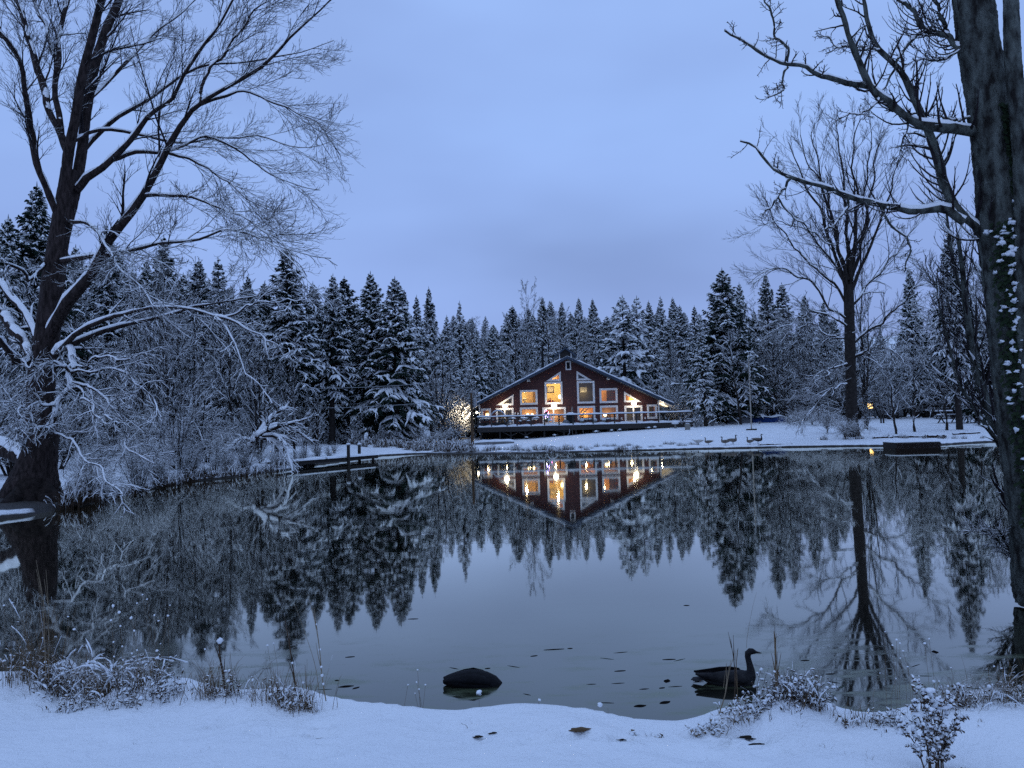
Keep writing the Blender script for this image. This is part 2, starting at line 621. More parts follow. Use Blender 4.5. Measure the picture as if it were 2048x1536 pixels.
# ------------------------------------------------------------------ terrain
NEAR = [(-60, 1345), (0, 1342), (150, 1362), (300, 1380), (480, 1386), (560, 1380), (650, 1392), (800, 1408), (940, 1412), (1100, 1406), (1250, 1412),
        (1380, 1424), (1450, 1418), (1560, 1396), (1650, 1404), (1720, 1428), (1800, 1414), (1900, 1400), (2048, 1388)]
POND = [G(x, y - 17, 0.20) for x, y in NEAR]
POND += [(6.6, 6.2), (7.6, 9.0), (11, 14), (16.5, 22), (24.5, 34), (31, 44), (35, 51)]
POND += [G(x, y, 0.0) for x, y in [(1980, 884), (1880, 890), (1790, 892), (1700, 892.5), (1600, 894), (1500, 896), (1400, 898), (1250, 902), (1130, 905), (1000, 908.5),
                                   (900, 908), (830, 908), (770, 911), (700, 921), (640, 929), (600, 936), (570, 942), (540, 943), (480, 954), (400, 962), (300, 979), (240, 993), (150, 1016), (70, 1030), (0, 1040)]]
POND += [(-15.5, 18), (-14.5, 14), (-12, 10.5), (-9, 8)]
POND = np.array(POND)


def sdist(x, y):
    """distance to the pond's shore, negative on the water"""
    x = np.asarray(x, float)
    y = np.asarray(y, float)
    d = np.full(x.shape, 1e9)
    ins = np.zeros(x.shape, bool)
    n = len(POND)
    for i in range(n):
        ax, ay = POND[i]
        bx, by = POND[(i + 1) % n]
        ex, ey = bx - ax, by - ay
        t = np.clip(((x - ax) * ex + (y - ay) * ey) / (ex * ex + ey * ey), 0, 1)
        d = np.minimum(d, (x - ax - t * ex) ** 2 + (y - ay - t * ey) ** 2)
        c = ((ay > y) != (by > y))
        with np.errstate(divide='ignore', invalid='ignore'):
            xi = ex * (y - ay) / (ey if ey != 0 else 1e-9) + ax
        ins ^= c & (x < xi)
    d = np.sqrt(d)
    return np.where(ins, -d, d)


def sm(a, b, x):
    t = np.clip((np.asarray(x, float) - a) / (b - a), 0, 1)
    return t * t * (3 - 2 * t)


_rg = np.random.default_rng(11)
_wk = [(k, _rg.uniform(0, 6.28), _rg.uniform(0, 6.28), _rg.uniform(0, 6.28)) for k in range(14)]


def fbm(x, y, f0, octs=4, seed=0):
    r = 0
    a = 1.0
    f = f0
    for o in range(octs):
        for j in range(3):
            k, p, q, th = _wk[(o * 3 + j + seed) % 14]
            r = r + a * np.sin(x * f * math.cos(th) + y * f * math.sin(th) + p + 1.3 * np.sin(x * f * 0.6 * math.sin(q) - y * f * 0.7 * math.cos(q) + q))
        a *= 0.5
        f *= 2.03
    return r / 3


DENTS = [(550, 1443, .12, .07), (640, 1440, .10, .06), (470, 1408, .10, .05), (430, 1422, .08, .05), (1160, 1440, .10, .05), (1075, 1455, .10, .06), (985, 1432, .08, .035),
         (955, 1448, .08, .035), (620, 1500, .13, .05), (1240, 1443, .07, .06), (640, 1410, .1, .04), (1470, 1415, .12, .07), (215, 1465, .1, .03), (1525, 1428, .1, .05),
         (900, 1416, .09, .03), (1700, 1520, .22, .04), (1380, 1470, .2, .03), (350, 1490, .2, .025), (1490, 1500, .16, .03), (1600, 1452, .08, .05), (1450, 1440, .07, .05)]
MOUNDS = [(105, 1348, .13, .13), (140, 1338, .10, .16), (182, 1342, .13, .17), (60, 1350, .12, .10), (215, 1352, .10, .10), (260, 1360, .12, .09), (160, 1365, .09, .07), (85, 1372, .10, .06), (235, 1376, .08, .07), (295, 1380, .09, .06), (330, 1372, .3, .10), (470, 1388, .3, .08), (540, 1380, .3, .06), (1440, 1418, .16, .06),
          (1520, 1412, .22, .05), (1600, 1402, .25, .06), (1560, 1404, .15, .05), (1200, 1415, .4, .03), (400, 1380, .3, .05), (1880, 1440, .25, .04), (2000, 1400, .5, .09), (1750, 1430, .3, .04), (10, 1345, .3, .08)]
DENTW = [(*G(px, py, 0.38), r, a) for px, py, r, a in DENTS]
MOUNDW = [(*G(px, py, 0.33), r, a) for px, py, r, a in MOUNDS]


def HT(x, y):
    x = np.asarray(x, float)
    y = np.asarray(y, float)
    s = sdist(x, y)
    near = sm(16, 9, y) * sm(30, 20, np.abs(x))
    left = sm(-4, -12, x) * sm(14, 22, y) * sm(80, 60, y)
    # near bank
    zn = 0.20 + 0.36 * sm(0.0, 3.2, s) + fbm(x, y, 2.2, 3) * 0.030 * sm(-.1, .4, s) + fbm(x, y, 4.3, 2, 4) * .020 * sm(1.6, .5, s) + fbm(x, y, 7.0, 2, 3) * 0.010 + np.clip(fbm(x, y, 13.0, 2, 7) - .5, 0, 1) * -.02
    for dx, dy, r, a in DENTW:
        q = ((x - dx) / r) ** 2 + ((y - dy) / (r * 0.8)) ** 2
        zn = zn - 1.5 * a * np.exp(-q * 1.5) + a * 0.25 * np.exp(-(q - 2.2) ** 2)
    for dx, dy, r, a in MOUNDW:
        zn = zn + a * np.exp(-(((x - dx) / r) ** 2 + ((y - dy) / r) ** 2))
    # far lawn: rises gently away from the pond
    zf = 0.13 + 0.032 * np.clip(s - 0.5, 0, 30) + 0.008 * np.clip(s - 30, 0, 80)
    rise = sm(-2, 20, x)
    zf = zf * (0.45 + 0.75 * rise) + 0.15 * rise * sm(1, 10, s) + fbm(x, y, 0.35, 3) * 0.05 * sm(0.5, 6, s) + fbm(x, y, 1.8, 2, 5) * 0.015
    # left bank
    zl = 0.16 + 0.25 * sm(0.0, 3.0, s) + 0.05 * np.clip(s - 3, 0, 20) + fbm(x, y, 0.9, 3) * 0.10 * sm(0.2, 2, s)
    z = zf * (1 - left) + zl * left
    z = z * (1 - near) + zn * near
    # the hill behind
    hill = 31 * sm(118, 345, y + 0.10 * x + 8 * np.sin(x * 0.02)) * (1 + 0.05 * np.sin(x * 0.013 + 1))
    lefthill = 5 * sm(75, 150, y) * sm(-10, -70, x)
    z = z + hill + lefthill + fbm(x, y, 0.03, 3) * 1.0 * sm(110, 180, y)
    lip = sm(-0.10, 0.22, s + 0.07 * fbm(x, y, 3.0, 2, 2))
    z = np.where(s > -0.3, -0.35 + (z + 0.35) * lip, -0.35 - 0.8 * sm(-0.3, -3, s))
    return z


def H1(x, y):
    return float(HT(np.array([x]), np.array([y]))[0])


ys = np.concatenate([np.linspace(-6, 1.5, 20), np.arange(1.6, 8.2, 0.05), np.arange(8.3, 16, 0.2), np.arange(16.3, 48, 0.3), np.arange(48.2, 66, 0.16), np.arange(66.5, 110, 0.6), np.geomspace(111, 900, 60)])
xr = np.concatenate([np.arange(0.03, 6.2, 0.06), np.arange(6.4, 38, 0.32), np.geomspace(38.5, 900, 70)])
xs = np.concatenate([-xr[::-1], xr])
XX, YY = np.meshgrid(xs, ys)
ZZ = HT(XX, YY)
nx, ny = len(xs), len(ys)
ii = (np.arange(ny - 1)[:, None] * nx + np.arange(nx - 1)[None, :]).ravel()
gme = mesh_np("ground", np.stack([XX, YY, ZZ], -1), np.stack([ii, ii + 1, ii + nx + 1, ii + nx], -1))


TREEFOOT = (U(75, 1000, 23.4).x, 23.2)


def ground_mat():
    m, nt, b = mat("snow_covered_ground")
    b.inputs['Roughness'].default_value = 0.7
    g = nt.nodes.new('ShaderNodeNewGeometry')
    sp = nt.nodes.new('ShaderNodeSeparateXYZ')
    nt.links.new(g.outputs['Position'], sp.inputs[0])
    n = noise_node(nt, 2.5, 4.0, 0.6)
    a = nt.nodes.new('ShaderNodeMath')
    a.operation = 'MULTIPLY_ADD'
    a.inputs[1].default_value = 0.10
    nt.links.new(n.outputs['Fac'], a.inputs[0])
    nt.links.new(sp.outputs['Z'], a.inputs[2])
    mr = nt.nodes.new('ShaderNodeMapRange')          # earth shows in the cut of the bank only
    mr.inputs['From Min'].default_value = 0.115
    mr.inputs['From Max'].default_value = 0.15
    nt.links.new(a.outputs[0], mr.inputs['Value'])
    n2 = noise_node(nt, 0.8, 5.0, 0.6)
    r = nt.nodes.new('ShaderNodeValToRGB')
    r.color_ramp.elements[0].position = 0.3
    r.color_ramp.elements[0].color = (0.86, 0.875, 0.89, 1)
    r.color_ramp.elements[1].position = 0.7
    r.color_ramp.elements[1].color = (0.80, 0.82, 0.85, 1)
    nt.links.new(n2.outputs['Fac'], r.inputs[0])
    n3 = noise_node(nt, 6.0, 3.0, 0.6)
    r2 = nt.nodes.new('ShaderNodeValToRGB')
    r2.color_ramp.elements[0].position = 0.35
    r2.color_ramp.elements[0].color = (0.010, 0.008, 0.007, 1)
    r2.color_ramp.elements[1].position = 0.7
    r2.color_ramp.elements[1].color = (0.035, 0.026, 0.020, 1)
    nt.links.new(n3.outputs['Fac'], r2.inputs[0])
    mx = nt.nodes.new('ShaderNodeMix')
    mx.data_type = 'RGBA'
    # bare dark earth and roots round the foot of the huge tree on the left bank
    dv = nt.nodes.new('ShaderNodeVectorMath')
    dv.operation = 'DISTANCE'
    nt.links.new(g.outputs['Position'], dv.inputs[0])
    dv.inputs[1].default_value = (*TREEFOOT, 0.2)
    dn = nt.nodes.new('ShaderNodeMath')
    dn.operation = 'MULTIPLY_ADD'
    dn.inputs[1].default_value = 2.2
    nt.links.new(n2.outputs['Fac'], dn.inputs[0])
    nt.links.new(dv.outputs['Value'], dn.inputs[2])
    dr = nt.nodes.new('ShaderNodeMapRange')
    dr.inputs['From Min'].default_value = 3.1
    dr.inputs['From Max'].default_value = 3.5
    nt.links.new(dn.outputs[0], dr.inputs['Value'])
    mn = nt.nodes.new('ShaderNodeMath')
    mn.operation = 'MINIMUM'
    nt.links.new(dr.outputs[0], mn.inputs[0])
    nt.links.new(mr.outputs[0], mn.inputs[1])
    nt.links.new(mn.outputs[0], mx.inputs[0])
    nt.links.new(r2.outputs[0], mx.inputs[6])
    nt.links.new(r.outputs[0], mx.inputs[7])
    nt.links.new(mx.outputs[2], b.inputs['Base Color'])
    bn = noise_node(nt, 5.0, 6.0, 0.6)
    bn2 = noise_node(nt, 60.0, 3.0, 0.6)
    ad = nt.nodes.new('ShaderNodeMath')
    ad.operation = 'MULTIPLY_ADD'
    ad.inputs[1].default_value = 0.12
    nt.links.new(bn2.outputs['Fac'], ad.inputs[0])
    nt.links.new(bn.outputs['Fac'], ad.inputs[2])
    bp = nt.nodes.new('ShaderNodeBump')
    bp.inputs['Strength'].default_value = 0.9
    bp.inputs['Distance'].default_value = 0.07
    nt.links.new(ad.outputs[0], bp.inputs['Height'])
    nt.links.new(bp.outputs[0], b.inputs['Normal'])
    return m


tag(link("ground", gme, ground_mat(), smooth=True), kind='structure')


def water_mat():
    m, nt, b = mat("still_dark_water")
    b.inputs['IOR'].default_value = 1.42
    b.inputs['Specular IOR Level'].default_value = 0.5
    tc = nt.nodes.new('ShaderNodeTexCoord')
    # patches of green scum and slush lie in the shallows by the near bank
    n = noise_node(nt, 1.5, 6.0, 0.65, stretch=(1.0, 3.0, 1))
    g = nt.nodes.new('ShaderNodeNewGeometry')
    sp = nt.nodes.new('ShaderNodeSeparateXYZ')
    nt.links.new(g.outputs['Position'], sp.inputs[0])
    ym = nt.nodes.new('ShaderNodeMapRange')
    ym.inputs['From Min'].default_value = 8.4
    ym.inputs['From Max'].default_value = 6.6
    nt.links.new(sp.outputs['Y'], ym.inputs['Value'])
    rr = nt.nodes.new('ShaderNodeMapRange')
    rr.inputs['From Min'].default_value = 0.50
    rr.inputs['From Max'].default_value = 0.66
    nt.links.new(n.outputs['Fac'], rr.inputs['Value'])
    mu = nt.nodes.new('ShaderNodeMath')
    mu.operation = 'MULTIPLY'
    nt.links.new(ym.outputs[0], mu.inputs[0])
    nt.links.new(rr.outputs[0], mu.inputs[1])
    mx = nt.nodes.new('ShaderNodeMix')
    mx.data_type = 'RGBA'
    nt.links.new(mu.outputs[0], mx.inputs[0])
    mx.inputs[6].default_value = (0.010, 0.010, 0.008, 1)
    mx.inputs[7].default_value = (0.085, 0.105, 0.060, 1)
    nt.links.new(mx.outputs[2], b.inputs['Base Color'])
    ro = nt.nodes.new('ShaderNodeMapRange')
    ro.inputs['To Min'].default_value = 0.03
    ro.inputs['To Max'].default_value = 0.28
    nt.links.new(mu.outputs[0], ro.inputs['Value'])
    nt.links.new(ro.outputs[0], b.inputs['Roughness'])
    w1 = noise_node(nt, 0.55, 3.0, 0.5, stretch=(0.5, 1.6, 1))
    w2 = noise_node(nt, 5.0, 2.0, 0.5, stretch=(0.6, 1.6, 1))
    # cat's paws: the faint ripple comes and goes in patches
    w3 = noise_node(nt, 0.09, 2.0, 0.5)
    p3 = nt.nodes.new('ShaderNodeMapRange')
    p3.inputs['From Min'].default_value = 0.48
    p3.inputs['From Max'].default_value = 0.64
    nt.links.new(w3.outputs['Fac'], p3.inputs['Value'])
    m3 = nt.nodes.new('ShaderNodeMath')
    m3.operation = 'MULTIPLY'
    nt.links.new(w2.outputs['Fac'], m3.inputs[0])
    nt.links.new(p3.outputs[0], m3.inputs[1])
    ad = nt.nodes.new('ShaderNodeMath')
    ad.operation = 'MULTIPLY_ADD'
    ad.inputs[1].default_value = 0.10
    nt.links.new(m3.outputs[0], ad.inputs[0])
    nt.links.new(w1.outputs['Fac'], ad.inputs[2])
    bp = nt.nodes.new('ShaderNodeBump')
    bp.inputs['Strength'].default_value = 0.12
    bp.inputs['Distance'].default_value = 0.012
    nt.links.new(ad.outputs[0], bp.inputs['Height'])
    nt.links.new(bp.outputs[0], b.inputs['Normal'])
    # thin winter skin on the water: mirror share rises with grazing view, over the murky body
    b.inputs['Specular IOR Level'].default_value = 0.0
    b.inputs['IOR'].default_value = 1.0
    b.inputs['Roughness'].default_value = 0.6
    for l_ in list(b.inputs['Roughness'].links):
        nt.links.remove(l_)
    gl = nt.nodes.new('ShaderNodeBsdfGlossy')
    gl.inputs['Color'].default_value = (0.98, 0.97, 0.86, 1)
    nt.links.new(ro.outputs[0], gl.inputs['Roughness'])
    nt.links.new(bp.outputs[0], gl.inputs['Normal'])
    fr = nt.nodes.new('ShaderNodeFresnel')
    fr.inputs['IOR'].default_value = 1.42
    pw = nt.nodes.new('ShaderNodeMath')
    pw.operation = 'POWER'
    pw.inputs[1].default_value = 1.2
    nt.links.new(fr.outputs[0], pw.inputs[0])
    pm = nt.nodes.new('ShaderNodeMath')
    pm.operation = 'MULTIPLY'
    pm.inputs[1].default_value = 2.5
    nt.links.new(pw.outputs[0], pm.inputs[0])
    pc = nt.nodes.new('ShaderNodeMath')
    pc.operation = 'MINIMUM'
    pc.inputs[1].default_value = 0.90
    nt.links.new(pm.outputs[0], pc.inputs[0])
    # the slush and scum break the mirror
    sc_ = nt.nodes.new('ShaderNodeMath')
    sc_.operation = 'MULTIPLY_ADD'
    sc_.inputs[1].default_value = -0.28
    sc_.inputs[2].default_value = 1.0
    nt.links.new(mu.outputs[0], sc_.inputs[0])
    pk = nt.nodes.new('ShaderNodeMath')
    pk.operation = 'MULTIPLY'
    nt.links.new(pc.outputs[0], pk.inputs[0])
    nt.links.new(sc_.outputs[0], pk.inputs[1])
    pw = pk
    ms = nt.nodes.new('ShaderNodeMixShader')
    nt.links.new(pw.outputs[0], ms.inputs[0])
    nt.links.new(b.outputs[0], ms.inputs[1])
    nt.links.new(gl.outputs[0], ms.inputs[2])
    nt.links.new(ms.outputs[0], nt.nodes['Material Output'].inputs[0])
    return m


wv = [(-60, 1.5, 0), (60, 1.5, 0), (60, 75, 0), (-60, 75, 0)]
tag(link("pond_water", mesh_np("pond_water", wv, [[0, 1, 2, 3]]), water_mat()), kind='structure')

# ------------------------------------------------------------------ the house
HD = 86.0          # distance of its lake front
DK = 80.4          # front edge of the deck
FLOOR = 1.80


def hp(px, py, D=HD):
    v = U(px, py, D)
    return (v.x, v.z)


PEAK = hp(1133, 714)
EL = hp(946, 811)
ER = hp(1343, 807)
WL = hp(960, 830)[0]
WR = hp(1317, 830)[0]


def roof_z(x):
    if x < PEAK[0]:
        t = (x - EL[0]) / (PEAK[0] - EL[0])
        return EL[1] + t * (PEAK[1] - EL[1])
    t = (x - PEAK[0]) / (ER[0] - PEAK[0])
    return PEAK[1] + t * (ER[1] - PEAK[1])


house = empty("lodge", ((WL + WR) / 2, HD, 0.4), label="dark red gabled lodge with white-framed lit windows above the pond", cat="house")
HO = Vector(house.location)
HDEPTH = 17.0


def hpart(name, mb, m, parent=house, **kw):
    o = mb.build(name, m, None, **kw)
    for v in o.data.vertices:
        v.co -= HO
    o.parent = parent
    return o


def hsub(name, mb, m, parent, **kw):
    return hpart(name, mb, m, parent, **kw)


def hrect(l, t, r, b_):
    """rectangle read off the facade: corners in the picture, made upright and level on the wall"""
    cx, cy = (l + r) / 2, (t + b_) / 2
    x0, _ = hp(l, cy)
    x1, _ = hp(r, cy)
    _, z1 = hp(cx, t)
    _, z0 = hp(cx, b_)
    return [(x0, z0), (x1, z0), (x1, z1), (x0, z1)]


def htri(pts):
    q = [hp(x, y) for x, y in pts]
    return q


WIN = [
    # kind, outline, mullion (vertical bar share or None), bottom sill at deck
    ("window", hrect(962.5, 817, 982, 838), None),
    ("window", [hp(992, 811), hp(1027, 810.5), hp(1027, 788.5)], None),
    ("sliding_door", hrect(992, 816, 1027.5, 849), 0.5),
    ("window", hrect(1040, 780, 1075, 809.5), None),
    ("window", hrect(1040, 814.5, 1076, 840), None),
    ("window", [hp(1092, 762.5), hp(1121.5, 762), hp(1121.5, 742.5)], None),
    ("window", hrect(1089.5, 763.5, 1125, 808.5), None),
    ("sliding_door", hrect(1085, 814.5, 1132, 848), 0.47),
    ("window", [hp(1153, 760.8), hp(1153, 742), hp(1183.5, 760.3)], None),
    ("window", hrect(1154, 762, 1189.5, 807), None),
    ("window", hrect(1155, 812, 1190.5, 840), None),
    ("window", hrect(1199, 776.5, 1235, 806), None),
    ("window", hrect(1200, 811, 1236, 839), None),
    ("window", [hp(1248, 804.5), hp(1248, 783), hp(1283, 804)], None),
    ("sliding_door", hrect(1249, 811, 1285, 845), 0.5),
    ("window", hrect(1294, 809, 1314, 837.5), None),
    ("window", hrect(1131, 722, 1142, 740), None),
]


def ccw(p):
    a = sum(p[i][0] * p[(i + 1) % len(p)][1] - p[(i + 1) % len(p)][0] * p[i][1] for i in range(len(p)))
    return p if a > 0 else p[::-1]


def inset(p, d):
    """offset a convex ccw outline inwards"""
    n = len(p)
    out = []
    for i in range(n):
        a, b, c = Vector(p[i - 1]), Vector(p[i]), Vector(p[(i + 1) % n])
        e1, e2 = (b - a).normalized(), (c - b).normalized()
        n1, n2 = Vector((-e1.y, e1.x)), Vector((-e2.y, e2.x))
        k = (n1 + n2)
        k = k / max(0.2, k.length_squared) * 2
        out.append(tuple(b + k * d))
    return out


def slab(outer, holes, y0, y1, mb):
    """flat wall with openings, between depths y0 (front) and y1"""
    if holes:
        # upright strips between all the corners; the openings are convex, so each strip is a stack of trapezoids
        xs_ = sorted({round(p[0], 5) for l in [outer] + holes for p in l})

        def span(poly, x):
            zz = []
            for i in range(len(poly)):
                (ax, az), (bx, bz) = poly[i], poly[(i + 1) % len(poly)]
                if min(ax, bx) <= x <= max(ax, bx) and abs(bx - ax) > 1e-7:
                    zz.append(az + (bz - az) * (x - ax) / (bx - ax))
            return (min(zz), max(zz)) if len(zz) > 1 else None
        V, Fc = [], []
        for xa, xb in zip(xs_[:-1], xs_[1:]):
            if xb - xa < 1e-4:
                continue
            e_ = (xb - xa) * 1e-3
            so = (span(outer, xa + e_), span(outer, xb - e_))
            if so[0] is None or so[1] is None:
                continue
            cuts = []
            for h in holes:
                a_, b_ = span(h, xa + e_), span(h, xb - e_)
                if a_ and b_:
                    cuts.append((a_[0], b_[0], a_[1], b_[1]))
            cuts.sort()
            lo = (so[0][0], so[1][0])
            for c in cuts + [(so[0][1], so[1][1], None, None)]:
                if c[0] - lo[0] > 1e-4 or c[1] - lo[1] > 1e-4:
                    n = len(V)
                    for yy in (y0, y1):
                        V += [(xa, yy, lo[0]), (xb, yy, lo[1]), (xb, yy, c[1]), (xa, yy, c[0])]
                    Fc += [(n, n + 1, n + 2, n + 3), (n + 7, n + 6, n + 5, n + 4)]
                lo = (c[2], c[3])
        for l in [outer] + holes:
            n = len(V)
            m_ = len(l)
            for p in l:
                V += [(p[0], y0, p[1]), (p[0], y1, p[1])]
            for i in range(m_):
                j = (i + 1) % m_
                Fc.append((n + 2 * i, n + 2 * i + 1, n + 2 * j + 1, n + 2 * j))
        return mb.add(V, Fc)
    loops = [outer] + holes
    pts = [Vector((p[0], p[1], 0)) for l in loops for p in l]
    tri = tessellate_polygon([[Vector((p[0], p[1], 0)) for p in l] for l in loops])
    n = len(pts)
    V = [(p.x, y0, p.y) for p in pts] + [(p.x, y1, p.y) for p in pts]
    Fc = []
    for t in tri:
        a, b, c = [pts[i] for i in t]
        up = (b - a).cross(c - a).z
        t = t if up > 0 else (t[0], t[2], t[1])
        Fc.append((t[0], t[1], t[2]))
        Fc.append((t[0] + n, t[2] + n, t[1] + n))
    k = 0
    for l in loops:
        m_ = len(l)
        for i in range(m_):
            j = (i + 1) % m_
            Fc.append((k + i, k + i + n, k + j + n, k + j))
        k += m_
    return mb.add(V, Fc)


RT = 0.28
outer = [(WL, FLOOR - 0.05), (WR, FLOOR - 0.05), (WR, roof_z(WR) - RT), (PEAK[0], PEAK[1] - RT), (WL, roof_z(WL) - RT)]
holes = []
for kind, o_, mu in WIN:
    o_ = ccw(o_)
    if min(p[1] for p in o_) < FLOOR + 0.03:
        o_ = [(p[0], max(p[1], FLOOR + 0.04)) for p in o_]
    holes.append(o_)
hpart("wall", slab(outer, [list(reversed(h)) for h in holes], HD, HD + 0.18, MB()), M.siding)
# side and back walls, basement wall
sidew = MB()
for x in (WL, WR - 0.18):
    zt = roof_z(x if x == WL else x + 0.18) - RT - 0.02
    sidew.box((x + 0.09, HD + 0.18 + HDEPTH / 2, (zt + 0) / 2), (0.18, HDEPTH, zt))
hpart("side_wall", sidew, M.siding)
bk = MB()
slab([(WL, 0.2), (WR, 0.2), (WR, roof_z(WR) - RT), (PEAK[0], PEAK[1] - RT), (WL, roof_z(WL) - RT)], [], HD + HDEPTH + 0.2, HD + HDEPTH + 0.4, bk)
hpart("back_wall", bk, M.siding)
bs = MB()
slab([(WL, -0.2), (WR, -0.2), (WR, FLOOR - 0.06), (WL, FLOOR - 0.06)], [], HD + 0.02, HD + 0.18, bs)
hpart("basement_wall", bs, M.wooddk)
# corner boards
for x in (WL - 0.03, WR + 0.03):
    c = MB()
    zt = roof_z(x) - RT - 0.06
    c.box((x, HD - 0.02, (zt + FLOOR) / 2), (0.16, 0.16, zt - FLOOR))
    hpart("corner_board", c, M.white)

# windows and doors
for (kind, _, mu), h in zip(WIN, holes):
    fw = 0.22 if len(h) == 4 else 0.20
    small = (max(p[0] for p in h) - min(p[0] for p in h)) < 0.8
    if small:
        fw = 0.13
    mb = MB()
    inn = inset(h, fw)
    slab(h, [list(reversed(inn))], HD - 0.05, HD + 0.10, mb)
    if mu:
        x0, x1 = inn[0][0], inn[1][0]
        z0, z1 = min(p[1] for p in inn), max(p[1] for p in inn)
        xm = x0 + (x1 - x0) * mu
        mb.box((xm, HD + 0.02, (z0 + z1) / 2), (0.15, 0.11, z1 - z0))
    fr = hpart(kind, mb, M.white)
    if small and max(p[1] for p in h) > 8:
        g = MB()
        slab(inset(h, fw - 0.01), [], HD + 0.03, HD + 0.05, g)
        hsub("louvre", g, M.black, fr)
        continue
    g = MB()
    slab(inset(h, fw - 0.01), [], HD + 0.045, HD + 0.055, g)
    hsub("pane", g, M.glass, fr)

# ---- rooms behind the glass


def wallpaint(name, c1, c2=None, s=1.5):
    return simple(name, c1, c2 or tuple(v * 0.85 for v in c1), s, 0.85)


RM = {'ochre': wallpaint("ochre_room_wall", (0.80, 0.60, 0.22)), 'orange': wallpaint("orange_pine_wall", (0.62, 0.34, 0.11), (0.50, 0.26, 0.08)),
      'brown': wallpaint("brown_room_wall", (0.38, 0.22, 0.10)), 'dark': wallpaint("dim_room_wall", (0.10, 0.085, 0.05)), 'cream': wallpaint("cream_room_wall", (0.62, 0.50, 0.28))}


def room(l, t, r, b_, depth, paint, power, col=(1.0, 0.80, 0.50), lamp_at=(0.5, 0.75, 0.5)):
    x0, x1 = hp(l, 800)[0], hp(r, 800)[0]
    z1, z0 = hp((l + r) / 2, t)[1], hp((l + r) / 2, b_)[1]
    z0 = max(z0, FLOOR + 0.02)
    z1 = min(z1, roof_z(x0) - RT - .08 if (l + r) / 2 < 1133 else roof_z(x1) - RT - .08) if False else z1
    y0, y1 = HD + 0.20, HD + 0.2 + depth
    w = 0.04
    m = MB()
    m.box(((x0 + x1) / 2, y1, (z0 + z1) / 2), (x1 - x0, w, z1 - z0))
    m.box((x0 + w / 2, (y0 + y1) / 2 - w, (z0 + z1) / 2), (w, y1 - y0 - w, z1 - z0))
    m.box((x1 - w / 2, (y0 + y1) / 2 - w, (z0 + z1) / 2), (w, y1 - y0 - w, z1 - z0))
    m.box(((x0 + x1) / 2, (y0 + y1) / 2 - w, z0 + w / 2), (x1 - x0 - 2 * w - .01, y1 - y0 - w, w))
    m.box(((x0 + x1) / 2, (y0 + y1) / 2 - w, z1 - w / 2), (x1 - x0 - 2 * w - .01, y1 - y0 - w, w))
    hpart("room", m, RM[paint])
    if power:
        ld = bpy.data.lights.new("room_lamp", 'POINT')
        ld.energy = power * 1.35
        ld.color = col
        ld.shadow_soft_size = 0.12
        lo = bpy.data.objects.new("room_lamp", ld)
        C.objects.link(lo)
        lo.parent = house
        lo.location = Vector((x0 + (x1 - x0) * lamp_at[0], y0 + depth * lamp_at[1], z0 + (z1 - z0) * lamp_at[2])) - HO
        return (x0, x1, y0, y1, z0, z1)
    return (x0, x1, y0, y1, z0, z1)


R_ = {}
R_['a'] = room(961, 816.5, 984, 846, 2.5, 'orange', 22)
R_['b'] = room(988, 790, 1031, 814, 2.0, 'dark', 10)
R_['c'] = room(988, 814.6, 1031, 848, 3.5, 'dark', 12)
R_['d'] = room(1036, 779, 1080, 811.5, 2.6, 'ochre', 60, lamp_at=(0.3, 0.3, 0.8))
R_['e'] = room(1036, 812.5, 1080, 848, 3.0, 'brown', 38)
R_['f'] = room(1088, 742, 1127, 762.5, 1.2, 'orange', 16)
R_['g'] = room(1086, 763.2, 1129, 811, 2.6, 'ochre', 110, lamp_at=(0.6, 0.2, 0.9))
R_['h'] = room(1083, 812.5, 1136, 848, 3.2, 'brown', 34)
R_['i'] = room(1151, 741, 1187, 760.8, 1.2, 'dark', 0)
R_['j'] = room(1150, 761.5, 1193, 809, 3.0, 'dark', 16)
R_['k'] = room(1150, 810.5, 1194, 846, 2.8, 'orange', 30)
R_['l'] = room(1196, 775, 1238, 808, 2.4, 'orange', 34, lamp_at=(0.2, 0.4, 0.8))
R_['m'] = room(1197, 809.5, 1240, 846, 3.0, 'brown', 16)
R_['n'] = room(1245, 785, 1288, 807, 1.0, 'orange', 12)
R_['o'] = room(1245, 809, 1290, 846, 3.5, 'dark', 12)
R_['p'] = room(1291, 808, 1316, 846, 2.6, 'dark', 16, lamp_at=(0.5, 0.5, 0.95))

# furnishings seen through the windows (each stands free in its room)


def furn(name, mb, m, label, cat, group=None):
    o = mb.build(name, m)
    # put the origin at the base
    c = Vector((sum(v.co.x for v in o.data.vertices), sum(v.co.y for v in o.data.vertices), 0)) / len(o.data.vertices)
    c.z = min(v.co.z for v in o.data.vertices)
    for v in o.data.vertices:
        v.co -= c
    o.location = c
    return tag(o, label, cat, group)


MP = {k: simple("m_" + k, c, None, 5, 0.7) for k, c in dict(dkbrown=(.05, .03, .018), paper=(.55, .50, .36), tan=(.45, .30, .12), green=(.02, .06, .025), red=(.4, .05, .03), cream=(.6, .52, .35), bluecloth=(.10, .12, .3)).items()}
x0, x1, y0, y1, z0, z1 = R_['g']
cx, cz = hp(1103, 777)
pf = MB()
slab(ccw([(cx - .42, cz - .37), (cx + .42, cz - .37), (cx + .42, cz + .37), (cx - .42, cz + .37)]), [list(reversed([(cx - .33, cz - .28), (cx + .33, cz - .28), (cx + .33, cz + .28), (cx - .33, cz + .28)]))], y1 - .08, y1 - .03, pf)
fr = furn("picture_frame", pf, MP['dkbrown'], "dark framed picture on the ochre wall of the brightest tall window", "picture")
pc = MB()
pc.box((cx, y1 - .05, cz), (.66, .02, .56))
o = pc.build("print", MP['paper'], fr)
for v in o.data.vertices:
    v.co -= Vector(fr.location)
cx, cz = hp(1121, 792)
lm = MB()
